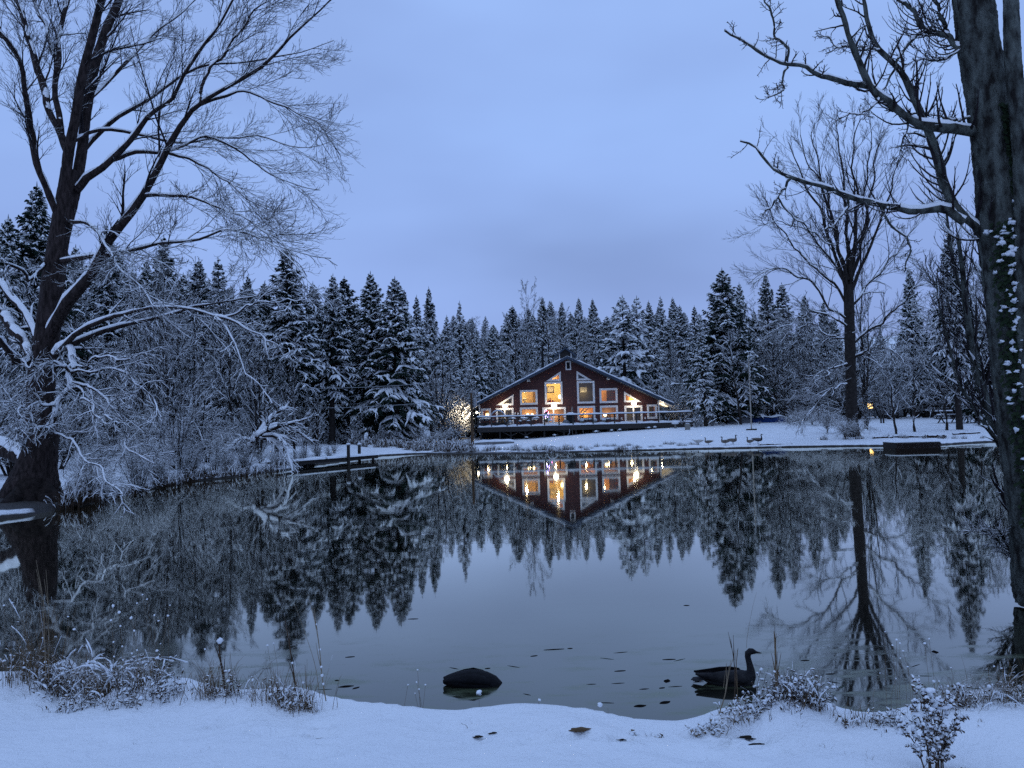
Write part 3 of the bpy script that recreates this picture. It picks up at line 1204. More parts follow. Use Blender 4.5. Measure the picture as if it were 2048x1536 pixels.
lm.lathe((cx, HD + .9, cz - .28), [(.02, 0), (.16, .06), (.22, .2), (.2, .34), (.1, .44)], 14)
furn("globe_lamp", lm, M.bulb, "bright round lamp at the right edge of the tall ochre window", "lamp")
sh = MB()
for k, (px, hh) in enumerate([(1093, .35), (1097, .5), (1101, .62), (1106, .4), (1112, .25)]):
    xx, zz = hp(px, 806)
    sh.lathe((xx, HD + .6, zz - .05), [(.10, 0), (.13, hh * .5), (.05, hh * .8), (.07, hh)], 8)
furn("ornaments", sh, MP['red'], "row of small ornaments on the sill of the tall ochre window", "ornament")
# left square room: a divider panel and a plant
x0, x1, y0, y1, z0, z1 = R_['d']
dv = MB()
xa, xb = hp(1055, 790)[0], hp(1067, 790)[0]
dv.box(((xa + xb) / 2, y1 - .5, (z0 + z1) / 2), (xb - xa, .08, z1 - z0 - .1))
furn("divider_panel", dv, MP['tan'], "tan divider panel behind the upper square window left of centre", "panel")
pl = MB()
rr_ = random.Random(3)
for k in range(7):
    xx, zz = hp(1049 + rr_.uniform(-3, 3), 802 + rr_.uniform(-5, 3))
    pl.lump((xx, HD + .9, zz), (.16, .16, .14), rr_)
pl.lathe((hp(1049, 806)[0], HD + .9, z0 + .05), [(.1, 0), (.14, .3)], 10)
furn("potted_plant", pl, MP['cream'], "pale potted plant behind the upper square window left of centre", "plant")
# lower left: kitchen counter, lamps
x0, x1, y0, y1, z0, z1 = R_['e']
ct = MB()
ct.box(((x0 + x1) / 2, y0 + 1.2, z0 + .5), (x1 - x0 - .3, .6, .9))
furn("kitchen_counter", ct, MP['dkbrown'], "dark counter behind the lower window left of the centre door", "counter")
for px, lab in ((1056, "left"), (1065, "right")):
    q = MB()
    xx, zz = hp(px, 829)
    q.lathe((xx, HD + 1.3, zz - .12), [(.04, 0), (.20, .04), (.10, .22), (.03, .25)], 12)
    furn("table_lamp", q, M.bulb, lab + " of two small shaded lamps glowing behind the lower window", "lamp", "small lamps in the kitchen window")
# centre door: tree with fairy lights
x0, x1, y0, y1, z0, z1 = R_['h']
xt = hp(1094, 830)[0]
tr = empty("christmas_tree", (xt, y0 + 1.0, z0 + 0.05), label="dark christmas tree with violet and white lights behind the centre glass door", cat="christmas tree")
q = MB()
q.lathe((0, 0, .2), [(.06, 0), (.55, .1), (.30, .55), (.42, .56), (.2, 1.0), (.28, 1.02), (.02, 1.65)], 14)
q.build("foliage", MP['green'], tr)
q = MB()
q.tube([(0, 0, 0), (0, 0, .25)], .05, 8)
q.build("stem", MP['dkbrown'], tr)
for mm, n_, nm in ((M.bluel, 14, 'violet'), (M.whitel, 9, 'white'), (M.redl, 6, 'red')):
    for k in range(n_):
        t_ = rr_.random()
        a_ = rr_.uniform(-3.0, 0.1)
        r_ = .5 * (1 - t_) + .06
        q = MB()
        q.lump((r_ * math.cos(a_), r_ * math.sin(a_), .35 + 1.45 * t_), (.045, .045, .045), rr_, flat=False)
        q.build("fairy_light", mm, tr)
# stairs behind lower right-of-centre window
x0, x1, y0, y1, z0, z1 = R_['k']
st = MB()
for k in range(9):
    st.box((x0 + .35 + k * .18, y0 + 1.4, z0 + .3 + k * .2), (.2, .9, .10))
st.bar((x0 + .2, y0 + .9, z0 + .75), (x0 + 1.9, y0 + .9, z0 + 2.5), .06, .10)
for k in range(7):
    st.bar((x0 + .3 + k * .24, y0 + .9, z0 + .3 + k * .24), (x0 + .3 + k * .24, y0 + .9, z0 + .84 + k * .24), .03)
furn("staircase", st, MP['cream'], "pale staircase rising behind the lower window right of centre", "stairs")
# globe lamp right
xx, zz = hp(1212, 829)
q = MB()
q.lathe((xx, HD + .7, zz - .2), [(.03, 0), (.18, .07), (.22, .2), (.17, .33), (.05, .38)], 14)
furn("globe_lamp", q, M.bulb, "round glowing lamp low in the window beside the right glass door", "lamp")
x0, x1, y0, y1, z0, z1 = R_['l']
q = MB()
q.box((x1 - .75, y1 - .45, (z0 + z1) / 2), (.7, .4, z1 - z0 - .1))
furn("wardrobe", q, MP['dkbrown'], "dark brown wardrobe behind the upper right square window", "wardrobe")
x0, x1, y0, y1, z0, z1 = R_['j']
cx, cz = hp(1172, 777)
q = MB()
q.box((cx, y1 - .06, cz), (.8, .04, .6))
furn("wall_picture", q, MP['paper'], "dim wide picture on the back wall of the dark tall window", "picture")
x0, x1, y0, y1, z0, z1 = R_['a']
q = MB()
q.box(((x0 + x1) / 2 + .2, y1 - .3, z0 + .9), (.75, .35, 1.7))
for k in range(4):
    q.box(((x0 + x1) / 2 + .2, y1 - .5, z0 + .3 + k * .42), (.75, .12, .04))
furn("shelf_unit", q, MP['cream'], "pale shelf unit behind the small left window", "shelf")

# roof
OH = 1.3      # the roof reaches forward over the front wall
for side in (-1, 1):
    A, B = (EL, PEAK) if side < 0 else (PEAK, ER)
    sl = MB()
    y0, y1 = HD - OH, HD + HDEPTH + 1.0
    prof = [(A[0], A[1]), (B[0], B[1]), (B[0], B[1] - RT), (A[0], A[1] - RT)]
    slab(ccw(prof), [], y0, y1, sl)
    hpart("roof", sl, M.fascia)
    # snow blanket on the roof
    sn = MB()
    N = 34
    rs = random.Random(5 + side)
    for k in range(N):
        xa = A[0] + (B[0] - A[0]) * k / N
        xb = A[0] + (B[0] - A[0]) * (k + 1) / N
    V, Fc = [], []
    ny_ = 9
    for j in range(ny_ + 1):
        yy = y0 - 0.02 + (y1 - y0) * j / ny_
        for k in range(N + 1):
            t_ = k / N
            x_ = A[0] + (B[0] - A[0]) * t_
            z_ = A[1] + (B[1] - A[1]) * t_
            th = 0.13 + 0.03 * math.sin(k * 1.7 + side) + rs.uniform(-.02, .02)
            if side > 0 and t_ < 0.1:
                th *= 0.2
            if side < 0 and t_ > 0.93:
                th *= 0.2
            V.append((x_, yy, z_ + th))
    for k in range(N + 1):
        t_ = k / N
        V.append((A[0] + (B[0] - A[0]) * t_, y0 - 0.02, A[1] + (B[1] - A[1]) * t_ + .004))
    W = N + 1
    for j in range(ny_):
        for k in range(N):
            Fc.append((j * W + k, j * W + k + 1, (j + 1) * W + k + 1, (j + 1) * W + k))
    o_ = (ny_ + 1) * W
    for k in range(N):
        Fc.append((o_ + k, o_ + k + 1, k + 1, k))
    sn.add(V, Fc)
    hpart("roof_snow", sn, M.snow)
# side soffits lit by the side lamps: pale boards under the eaves
for side in (-1, 1):
    q = MB()
    if side > 0:
        xa, xb = WR + .02, ER[0] - .1
    else:
        xa, xb = EL[0] + .1, WL - .02
    V = [(xa, HD - OH + .1, roof_z(xa) - RT - .03), (xb, HD - OH + .1, roof_z(xb) - RT - .03), (xb, HD + 16, roof_z(xb) - RT - .03), (xa, HD + 16, roof_z(xa) - RT - .03)]
    V2 = [(a, b, c - .05) for a, b, c in V]
    q.add(V + V2, [(0, 1, 2, 3), (7, 6, 5, 4), (0, 4, 5, 1), (1, 5, 6, 2), (2, 6, 7, 3), (3, 7, 4, 0)])
    hpart("soffit", q, M.white)

# cupola on the ridge
cz = PEAK[1]
cyp = HD + 5.5
cxl, cxr = U(1118, 715, cyp).x, U(1143, 715, cyp).x
ct_ = U(1131, 695, cyp).z
ce = U(1131, 704, cyp).z
q = MB()
cm = (cxl + cxr) / 2
slab([(cxl, cz - .9), (cxr, cz - .9), (cxr, ce), (cm, ct_ - .22), (cxl, ce)], [], cyp, cyp + 2.2, q)
cup = hpart("cupola", q, M.wooddk)
q = MB()
for sx_ in (cxl + .05, cxr - .05):
    q.box((sx_, cyp - .04, (cz - .3 + ce) / 2), (.12, .07, ce - cz + .5))
hsub("trim", q, M.white, cup)
for sgn in (-1, 1):
    q = MB()
    xe = cm + sgn * PXR(21.5, cyp)
    ze = U(1131, 711, cyp).z
    pr = [(cm, ct_), (xe, ze), (xe, ze - .2), (cm, ct_ - .2)]
    slab(ccw(pr), [], cyp - .5, cyp + 2.7, q)
    hsub("cupola_roof", q, M.fascia, cup)
# stove pipe
q = MB()
pv = U(1084.5, 692, HD + 7)
q.tube([(pv.x, HD + 7, roof_z(pv.x) - .2), (pv.x, HD + 7, pv.z)], .13, 10)
q.tube([(pv.x, HD + 7, pv.z), (pv.x, HD + 7, pv.z + .12)], .2, 10)
hpart("stove_pipe", q, M.black)
# two small flood fixtures under the rake, unlit
for px, py in ((1057, 761), (1216, 757)):
    x_, z_ = hp(px, py)
    q = MB()
    q.box((x_, HD - .12, z_ + .05), (.34, .16, .12))
    q.lathe((x_ - .1, HD - .25, z_ - .16), [(.05, .2), (.09, .05), (.10, 0)][::-1], 8)
    q.lathe((x_ + .1, HD - .25, z_ - .16), [(.05, .2), (.09, .05), (.10, 0)][::-1], 8)
    hpart("flood_fixture", q, M.white)
# lit wall lamps above the three doors
for px, py, pw in ((1010, 811.5, 95), (1108, 811, 130), (1267, 806.5, 110)):
    x_, z_ = hp(px, py)
    q = MB()
    q.box((x_, HD - .12, z_ + .06), (.26, .2, .10))
    fx = hpart("wall_lamp", q, M.metal)
    q = MB()
    for dx in (-.14, .14):
        q.lathe((x_ + dx, HD - .30, z_ - .10), [(.03, .22), (.12, .12), (.15, .03), (.10, -.04)][::-1], 12)
    hsub("bulb", q, M.lamp, fx)
    ld = bpy.data.lights.new("lamp_light", 'POINT')
    ld.energy = pw * 0.34
    ld.color = (1.0, 0.80, 0.52)
    ld.shadow_soft_size = 0.12
    lo = bpy.data.objects.new("lamp_light", ld)
    C.objects.link(lo)
    lo.parent = fx
    lo.location = Vector((x_, HD - .62, z_ - .05)) - HO
# lamps on the two side walls (they light the soffits and the thicket beside the pole)
for x_, z_, pw in ((WR + .25, 3.3, 60),):
    q = MB()
    q.box((x_, HD + 2.0, z_ + .1), (.2, .2, .1))
    fx = hpart("wall_lamp", q, M.metal)
    q = MB()
    q.lathe((x_ + (.1 if x_ > 0 else -.1), HD + 2.0, z_ - .1), [(.03, .2), (.1, .12), (.1, .02), (.06, -.03)][::-1], 10)
    hsub("bulb", q, M.lamp, fx)
    ld = bpy.data.lights.new("lamp_light", 'POINT')
    ld.energy = pw
    ld.color = (1.0, 0.82, 0.56)
    ld.shadow_soft_size = 0.1
    lo = bpy.data.objects.new("lamp_light", ld)
    C.objects.link(lo)
    lo.parent = fx
    lo.location = Vector((x_ + (.35 if x_ > PEAK[0] else -.35), HD + 2.0, z_)) - HO
# flood lamp on the left corner, turned on the thicket by the pole
q = MB()
q.box((WL - .12, HD - .25, 3.5), (.24, .2, .12))
fx = hpart("flood_lamp", q, M.metal)
q = MB()
q.lathe((WL - .32, HD - .30, 3.32), [(.03, .2), (.10, .12), (.11, .02), (.06, -.03)][::-1], 10)
hsub("bulb", q, M.lamp, fx)
ld = bpy.data.lights.new("lamp_light", 'SPOT')
ld.energy = 1500
ld.color = (1.0, 0.84, 0.60)
ld.spot_size = rad(95)
ld.spot_blend = 0.8
ld.shadow_soft_size = 0.1
lo = bpy.data.objects.new("lamp_light", ld)
C.objects.link(lo)
lo.parent = fx
lp_ = Vector((WL - .55, HD - 1.0, 3.4))
lo.location = lp_ - HO
lo.rotation_euler = (Vector((-8.2, 88.5, 3.0)) - lp_).to_track_quat('-Z', 'Y').to_euler()
# small outlets on the wall right of the doors
for px, py in ((1030, 827), (1036, 827.5), (1243, 837), (1290, 836)):
    x_, z_ = hp(px, py)
    q = MB()
    q.box((x_, HD - .05, z_), (.16, .09, .22))
    hpart("outlet_box", q, M.white)

# ------------------------------------------------------------------ deck
DL = U(955, 850, DK).x
DR = U(1385, 842, DK).x
deck = empty("deck", (DL, DK, 0.4), label="long raised timber deck with snowy rail in front of the red lodge", cat="deck")
DO = Vector(deck.location)


def dpart(name, mb, m, parent=deck, **kw):
    o = mb.build(name, m, None, **kw)
    for v in o.data.vertices:
        v.co -= DO
    o.parent = parent
    return o


def ground_at(x, y):
    return H1(x, y)


q = MB()
q.box(((DL + DR) / 2, (DK + HD) / 2 - .02, FLOOR - .12), (DR - DL, HD - DK - .06, .16))
q.box(((DR + WR) / 2 + .1, HD + 1.5, FLOOR - .12), (DR - WR - .2, 3.0, .16))
dpart("floor", q, M.wooddk)
q = MB()
q.box(((DL + DR) / 2, DK - .06, FLOOR - .30), (DR - DL + .1, .10, .52))
q.box((DL - .03, (DK + HD) / 2, FLOOR - .30), (.10, HD - DK - .1, .52))
q.box(((DL + DR) / 2, DK + 1.4, FLOOR - .36), (DR - DL - .2, .14, .28))
dpart("rim_beam", q, M.wooddk)
# snow on the floor, thicker along the front edge
nx_ = 120
V, Fc = [], []
rs = random.Random(9)
for j, (yy, base) in enumerate([(DK - .09, .0), (DK - .07, .16), (DK + .5, .20), (DK + 1.8, .16), (DK + 3.6, .10), (HD - .5, .05), (HD - .45, 0)]):
    for k in range(nx_ + 1):
        xx = DL + (DR - DL) * k / nx_
        V.append((xx, yy, FLOOR - .038 + base * (1 + .25 * math.sin(k * .9 + j) * (base > 0)) + (rs.uniform(-.015, .015) if base else 0)))
W = nx_ + 1
for j in range(6):
    for k in range(nx_):
        Fc.append((j * W + k, j * W + k + 1, (j + 1) * W + k + 1, (j + 1) * W + k))
q = MB()
q.add(V, Fc)
dpart("deck_snow", q, M.snow, smooth=True)
RZ = FLOOR + .98
# rail, its posts and snow
post_px = [956, 983, 1014, 1034, 1062, 1089, 1118, 1146, 1186, 1229, 1273, 1317, 1361, 1384]
for px in post_px:
    x_ = U(px, 840, DK).x
    q = MB()
    q.box((x_, DK - .02, (FLOOR - .5 + RZ) / 2), (.13, .13, RZ - FLOOR + .5))
    dpart("rail_post", q, M.wooddk)
q = MB()
q.box(((DL + DR) / 2, DK - .02, RZ + .03), (DR - DL + .2, .22, .06))
q.box((DL + .02, (DK + HD) / 2, RZ + .03), (.2, HD - DK - .3, .056))
q.box((DR - .02, (DK + HD) / 2 + .8, RZ + .03), (.2, HD - DK + .8, .056))
dpart("top_rail", q, M.wooddk)
q = MB()
V, Fc = [], []
for k in range(nx_ + 1):
    xx = DL + (DR - DL) * k / nx_
    hh = .13 + .03 * math.sin(k * .5) + rs.uniform(-.015, .015)
    V += [(xx, DK - .12, RZ + .06), (xx, DK - .09, RZ + .06 + hh * .8), (xx, DK - .02, RZ + .06 + hh), (xx, DK + .06, RZ + .06 + hh * .8), (xx, DK + .08, RZ + .06)]
for k in range(nx_):
    for j in range(4):
        a = k * 5 + j
        Fc.append((a, a + 5, a + 6, a + 1))
q.add(V, Fc)
q.box((DR - .02, (DK + HD) / 2 + .8, RZ + .12), (.16, HD - DK + .7, .12))
q.box((DL + .02, (DK + HD) / 2, RZ + .12), (.16, HD - DK - .4, .12))
dpart("rail_snow", q, M.snow, smooth=False)
q = MB()
for zz in (.32, .52, .72):
    q.tube([(DL, DK, FLOOR + zz), (DR, DK, FLOOR + zz)], .012, 4)
dpart("rail_wire", q, M.wooddk)
for px in (962, 1000, 1022, 1051, 1089, 1128, 1152, 1216, 1281, 1340, 1378):
    for yy in (DK + .25, ):
        x_ = U(px, 870, yy).x
        gz = ground_at(x_, yy) - .15
        q = MB()
        q.box((x_, yy, (gz + FLOOR - .56) / 2), (.16, .16, FLOOR - .56 - gz))
        if px in (1022, 1051, 1128, 1216):
            for s_ in (-1, 1):
                q.bar((x_ + s_ * .05, yy - .1, gz + .55), (x_ + s_ * .85, yy - .1, FLOOR - .58), .09)
        dpart("support_post", q, M.wooddk)
# drain pipe under the deck
q = MB()
a = U(1139, 858, DK - .15)
b = U(1139, 866, DK - .15)
c = U(1131, 877, DK - .15)
q.tube([(a.x, DK - .15, a.z), (b.x, DK - .15, b.z), (c.x, DK - .15, c.z)], .05, 6)
dpart("drain_pipe", q, M.metal)

# ---- things standing on the deck


def snowcap(parent, c, d, rng, name="snow_cap"):
    q = MB()
    q.lump(c, d, rng, sub=2, rough=.12)
    return q.build(name, M.snow, parent, smooth=True)


rs = random.Random(21)


def on_deck(px, D):
    return (U(px, 845, D).x, D, FLOOR + .10)


# arched garden trellis
px0, px1 = 982, 1010
D = DK + 2.0
xa, xb = U(px0, 840, D).x, U(px1, 840, D).x
t = empty("garden_arch", ((xa + xb) / 2, D, FLOOR + .02), label="round-topped metal arch rimmed with snow on the left of the deck", cat="arch")
w = (xb - xa) / 2
pts = [(-w, 0, 0), (-w, 0, .9)] + [(-w * math.cos(a), 0, .9 + .75 * math.sin(a)) for a in np.linspace(0.1, math.pi - .1, 12)] + [(w, 0, .9), (w, 0, 0)]
for yy in (-.2, .2):
    q = MB()
    q.tube([(a, yy, c) for a, b, c in pts], .03, 6)
    q.build("hoop", M.metal, t)
q = MB()
q.tube([(a, 0, c + .05) for a, b, c in pts[2:-2]], [.03 + .05 * math.sin(math.pi * i / 11) + .02 for i in range(12)], 6)
q.build("snow_cap", M.snow, t)
for k in range(3):
    q = MB()
    q.bar((pts[3 + k * 4][0], -.2, pts[3 + k * 4][2]), (pts[3 + k * 4][0], .2, pts[3 + k * 4][2]), .03)
    q.build("crossbar", M.metal, t)


def patio_table(px, D, w, lab, h=.74):
    x_, y_, z_ = on_deck(px, D)
    t = empty("patio_table", (x_, y_, z_ - .06), label=lab, cat="table", group="patio tables on the deck")
    q = MB()
    q.lathe((0, 0, h - .04), [(w, 0), (w, .04)], 16)
    q.build("table_top", M.wooddk, t)
    for a in range(4):
        q = MB()
        an = a * math.pi / 2 + .6
        q.bar((w * .7 * math.cos(an), w * .7 * math.sin(an), h - .05), (w * .85 * math.cos(an), w * .85 * math.sin(an), 0), .05)
        q.build("leg", M.wooddk, t)
    snowcap(t, (0, 0, h), (w * .95, w * .95, .17), rs)
    return t


def patio_chair(px, D, rz, lab, mm=None):
    x_, y_, z_ = on_deck(px, D)
    mm = mm or M.wooddk
    t = empty("patio_chair", (x_, y_, z_ - .06), rz, label=lab, cat="chair", group="patio chairs on the deck")
    q = MB()
    q.box((0, 0, .42), (.5, .5, .05))
    q.build("seat", mm, t)
    q = MB()
    for k in range(4):
        q.box((-.18 + k * .12, .24, .72), (.07, .04, .55), rx=-.15)
    q.box((0, .30, .98), (.52, .05, .07))
    q.build("backrest", mm, t)
    for sx_ in (-1, 1):
        for sy_ in (-1, 1):
            q = MB()
            q.bar((sx_ * .22, sy_ * .22, .42), (sx_ * .24, sy_ * .25, 0), .05)
            q.build("leg", mm, t)
        q = MB()
        q.bar((sx_ * .27, -.25, .62), (sx_ * .27, .25, .64), .05)
        q.build("armrest", mm, t)
    snowcap(t, (0, -.02, .45), (.22, .22, .14), rs)
    return t


patio_table(1024, DK + 2.2, .55, "round patio table under snow, nearest the garden arch")
patio_table(1048, DK + 2.0, .60, "snow-capped round patio table below the left square windows")
patio_table(1072, DK + 3.0, .45, "small snow-capped table just left of the centre glass door")
patio_chair(1040, DK + 1.2, .4, "patio chair turned to the snowy table below the left square windows")
patio_chair(1057, DK + 1.0, -.5, "patio chair right of the snowy table below the left square windows")
patio_chair(1020, DK + 1.0, .2, "patio chair beside the table nearest the garden arch")
patio_chair(1166, DK + 1.6, .2, "left patio chair of the pair below the staircase window")
patio_chair(1203 + 14, DK + 1.8, -.3, "single patio chair below the globe-lamp window right of centre")
patio_chair(1180, DK + 1.8, -.2, "right patio chair of the pair below the staircase window")
# white plastic chair at the centre door
t = patio_chair(1101, DK + 1.6, 0.05, "white rounded chair under snow in front of the centre glass door", M.white)
# planters along the left rail
for i, (px, w) in enumerate([(964, 1.0), (973, .6), (995, 1.2), (1008, .7)]):
    x_ = U(px, 845, DK + .6).x
    t = empty("planter_box", (x_, DK + .6, FLOOR + .05), label=["corner planter box with snowy twigs at the left end of the deck", "small planter with snowy twigs, second from the deck's left end",
                                                        "long dark planter box with snowy plants below the garden arch", "short planter with snowy plants right of the garden arch"][i], cat="planter", group="planters along the deck rail")
    q = MB()
    q.box((0, 0, .2), (w, .4, .4), taper=1.08)
    q.build("box", M.wooddk, t)
    rg = np.random.default_rng(40 + i)
    P0 = np.zeros((9, 4, 3))
    P0[:, :, 0] = (rg.random((9, 1)) - .5) * w * .8
    P0[:, :, 2] = .38 + np.linspace(0, .35, 4)
    P0[:, :, 0] += (rg.random((9, 1)) - .5) * .3 * np.linspace(0, 1, 4)
    R0 = np.full((9, 4), .012)
    a = grow(P0, R0, 6, .3, 1, .7, .6, .02, .2, 4, .8, rg, .006)
    v_, q_ = merge([tubes(P0, R0), tubes(*a), tubes(*snow_on(a[0], a[1], rg, 3, 1, .1, .1, .02))])
    link("plants", mesh_np("plants", v_, q_), M.twigice, t)
# covered grill
x_, y_, z_ = on_deck(1141, DK + 1.3)
t = empty("barbecue_grill", (x_, y_, FLOOR + .08), label="black covered barbecue grill with snow on its lid, right of the centre door", cat="barbecue")
q = MB()
q.box((0, 0, .45), (.9, .6, .75), taper=.94)
q.box((-.6, 0, .72), (.35, .45, .05))
q.box((.6, 0, .72), (.35, .45, .05))
q.build("cover", M.black, t, bevel=.03)
q = MB()
q.lathe((0, 0, .82), [(.46, 0), (.44, .16), (.30, .30), (.05, .35)], 14, 1, .68)
q.build("lid", M.black, t, smooth=True)
snowcap(t, (0, 0, 1.08), (.42, .30, .16), rs)
snowcap(t, (-.62, 0, .75), (.2, .2, .12), rs)
x_, y_, z_ = on_deck(1132, DK + .8)
q = MB()
q.lump((0, 0, .0), (.42, .3, .42), rs, sub=2)
o = q.build("covered_heap", M.greyveh)
o.location = (x_, y_, FLOOR + .12)
tag(o, "low grey covered heap on the deck left of the barbecue grill", "cover")
q = MB()
q.lathe((0, 0, 0), [(.10, 0), (.14, .35), (.08, .55), (.10, .9), (.02, 1.1)], 10)
o = q.build("folded_parasol", M.greyveh)
x_, y_, z_ = on_deck(1145, HD - .8)
o.location = (x_, y_, FLOOR + .9)
tag(o, "furled pale parasol standing by the wall above the barbecue grill", "parasol")
for px, lab in ((1163.5, "round snow-capped pot standing left of the chair pair on the deck"), (1190, "round snow-capped pot right of the chair pair on the deck"), (1208, "low snow-capped pot under the globe-lamp window")):
    x_, y_, z_ = on_deck(px, DK + .9)
    t = empty("plant_pot", (x_, y_, FLOOR + .12), label=lab, cat="plant pot", group="pots on the deck")
    q = MB()
    q.lathe((0, 0, 0), [(.15, 0), (.22, .34), (.2, .34)], 12)
    q.build("pot", M.concrete, t)
    snowcap(t, (0, 0, .3), (.24, .24, .22), rs)

# ---- under and around the deck
# heat pump
D = DK + 1.0
v = U(1249, 868, D)
gz = H1(v.x, D)
t = empty("heat_pump", (v.x, D, gz), label="grey heat pump unit in the dark under the deck's right half", cat="heat pump")
q = MB()
q.box((0, 0, .48), (.95, .38, .85))
q.build("casing", M.concrete, t, bevel=.02)
q = MB()
q.lathe((0, 0, 0), [(.34, 0), (.34, .03), (.30, .03), (.30, 0)], 20)
o = q.build("fan_guard", M.black, t)
o.rotation_euler = (rad(90), 0, 0)
o.location = (-.1, -.2, .48)
q = MB()
for sx_ in (-.35, .35):
    q.box((sx_, 0, .03), (.08, .4, .06))
q.build("foot", M.black, t)
snowcap(t, (0, 0, .88), (.5, .2, .12), rs)
# square frame (basement hatch) leaning under deck
D = DK + .6
v = U(1156, 876, D)
gz = H1(v.x, D)
q = MB()
slab(ccw([(-.6, 0), (.6, 0), (.6, .75), (-.6, .75)]), [list(reversed([(-.52, .08), (.52, .08), (.52, .67), (-.52, .67)]))], 0, .06, q)
o = q.build("wooden_frame", M.concrete)
o.location = (v.x, D, gz - .03)
tag(o, "empty grey wooden frame standing under the middle of the deck", "frame")
# snow-capped round thing and shrubs at the right of the deck
D = 79.0
v = U(1351, 862, D)
gz = H1(v.x, D)
t = empty("bird_bath", (v.x, D, gz), label="bird bath heaped with snow below the deck's right end", cat="bird bath")
q = MB()
q.lathe((0, 0, 0), [(.16, 0), (.08, .1), (.07, .42), (.30, .52), (.36, .56)], 14)
q.build("pedestal", M.concrete, t)
snowcap(t, (0, 0, .5), (.36, .36, .28), rs)
D = 74.5
v = U(1376, 880, D)
gz = H1(v.x, D)
t = empty("planter_pot", (v.x, D, gz - .03), label="square concrete planter with a leaning snowy sapling below the deck's right end", cat="planter")
q = MB()
q.box((0, 0, .3), (.42, .42, .62), taper=1.12)
q.build("pot", M.concrete, t, bevel=.015)
rg = np.random.default_rng(5)
P0 = np.stack([resample([(-.3 - i * .1, 0, .3), (-.4 - i * .12, 0, .9), (-.55 + .5 * i, 0, 1.5 - i * .2)], 6) for i in range(3)])
R0 = np.full((3, 6), .02)
a = grow(P0, R0, 7, .2, 1, .8, .45, .0, .2, 4, .8, rg, .008)
v_, q_ = merge([tubes(P0, R0), tubes(*a), tubes(*snow_on(a[0], a[1], rg, 3, 1, .1, .1, .03))])
link("sapling", mesh_np("sapling", v_, q_), M.twigice, t)
snowcap(t, (0, 0, .6), (.22, .22, .08), rs)
# overturned boat under snow on the bank, left of the house front
D = 70.5
a, b = U(943, 890, D), U(1028, 884, D)
gz = H1((a.x + b.x) / 2, D)
t = empty("overturned_boat", ((a.x + b.x) / 2, D, gz), rad(4), label="overturned rowing boat under thick snow on the bank left of the deck", cat="boat")
L = (b.x - a.x)


def hull(L, w, h, n=14):
    V, Fc = [], []
    for i in range(n + 1):
        s_ = i / n
        x_ = -L / 2 + L * s_
        k = (1 - (max(0, .35 - s_) / .35) ** 2 * .95) * (1 - (max(0, s_ - .8) / .2) ** 2 * .35)
        for j in range(9):
            an = math.pi * j / 8
            V.append((x_, -w / 2 * k * math.cos(an), h * (.35 + .65 * k) * math.sin(an) ** .75))
    for i in range(n):
        for j in range(8):
            Fc.append((i * 9 + j, i * 9 + j + 1, (i + 1) * 9 + j + 1, (i + 1) * 9 + j))
    Fc.append(tuple(range(8, -1, -1)))
    Fc.append(tuple(n * 9 + j for j in range(9)))
    return V, Fc


q = MB()
q.add(*hull(L, 1.3, .34))
q.build("hull", M.boat, t, smooth=True)
q = MB()
V, Fc = hull(L * .99, 1.05, .34)
q.add([(a_, b_, c_ + .10 + .02 * math.sin(a_ * 5)) for a_, b_, c_ in V], Fc)
q.build("snow_cap", M.snow, t, smooth=True)

# ------------------------------------------------------------------ conifers


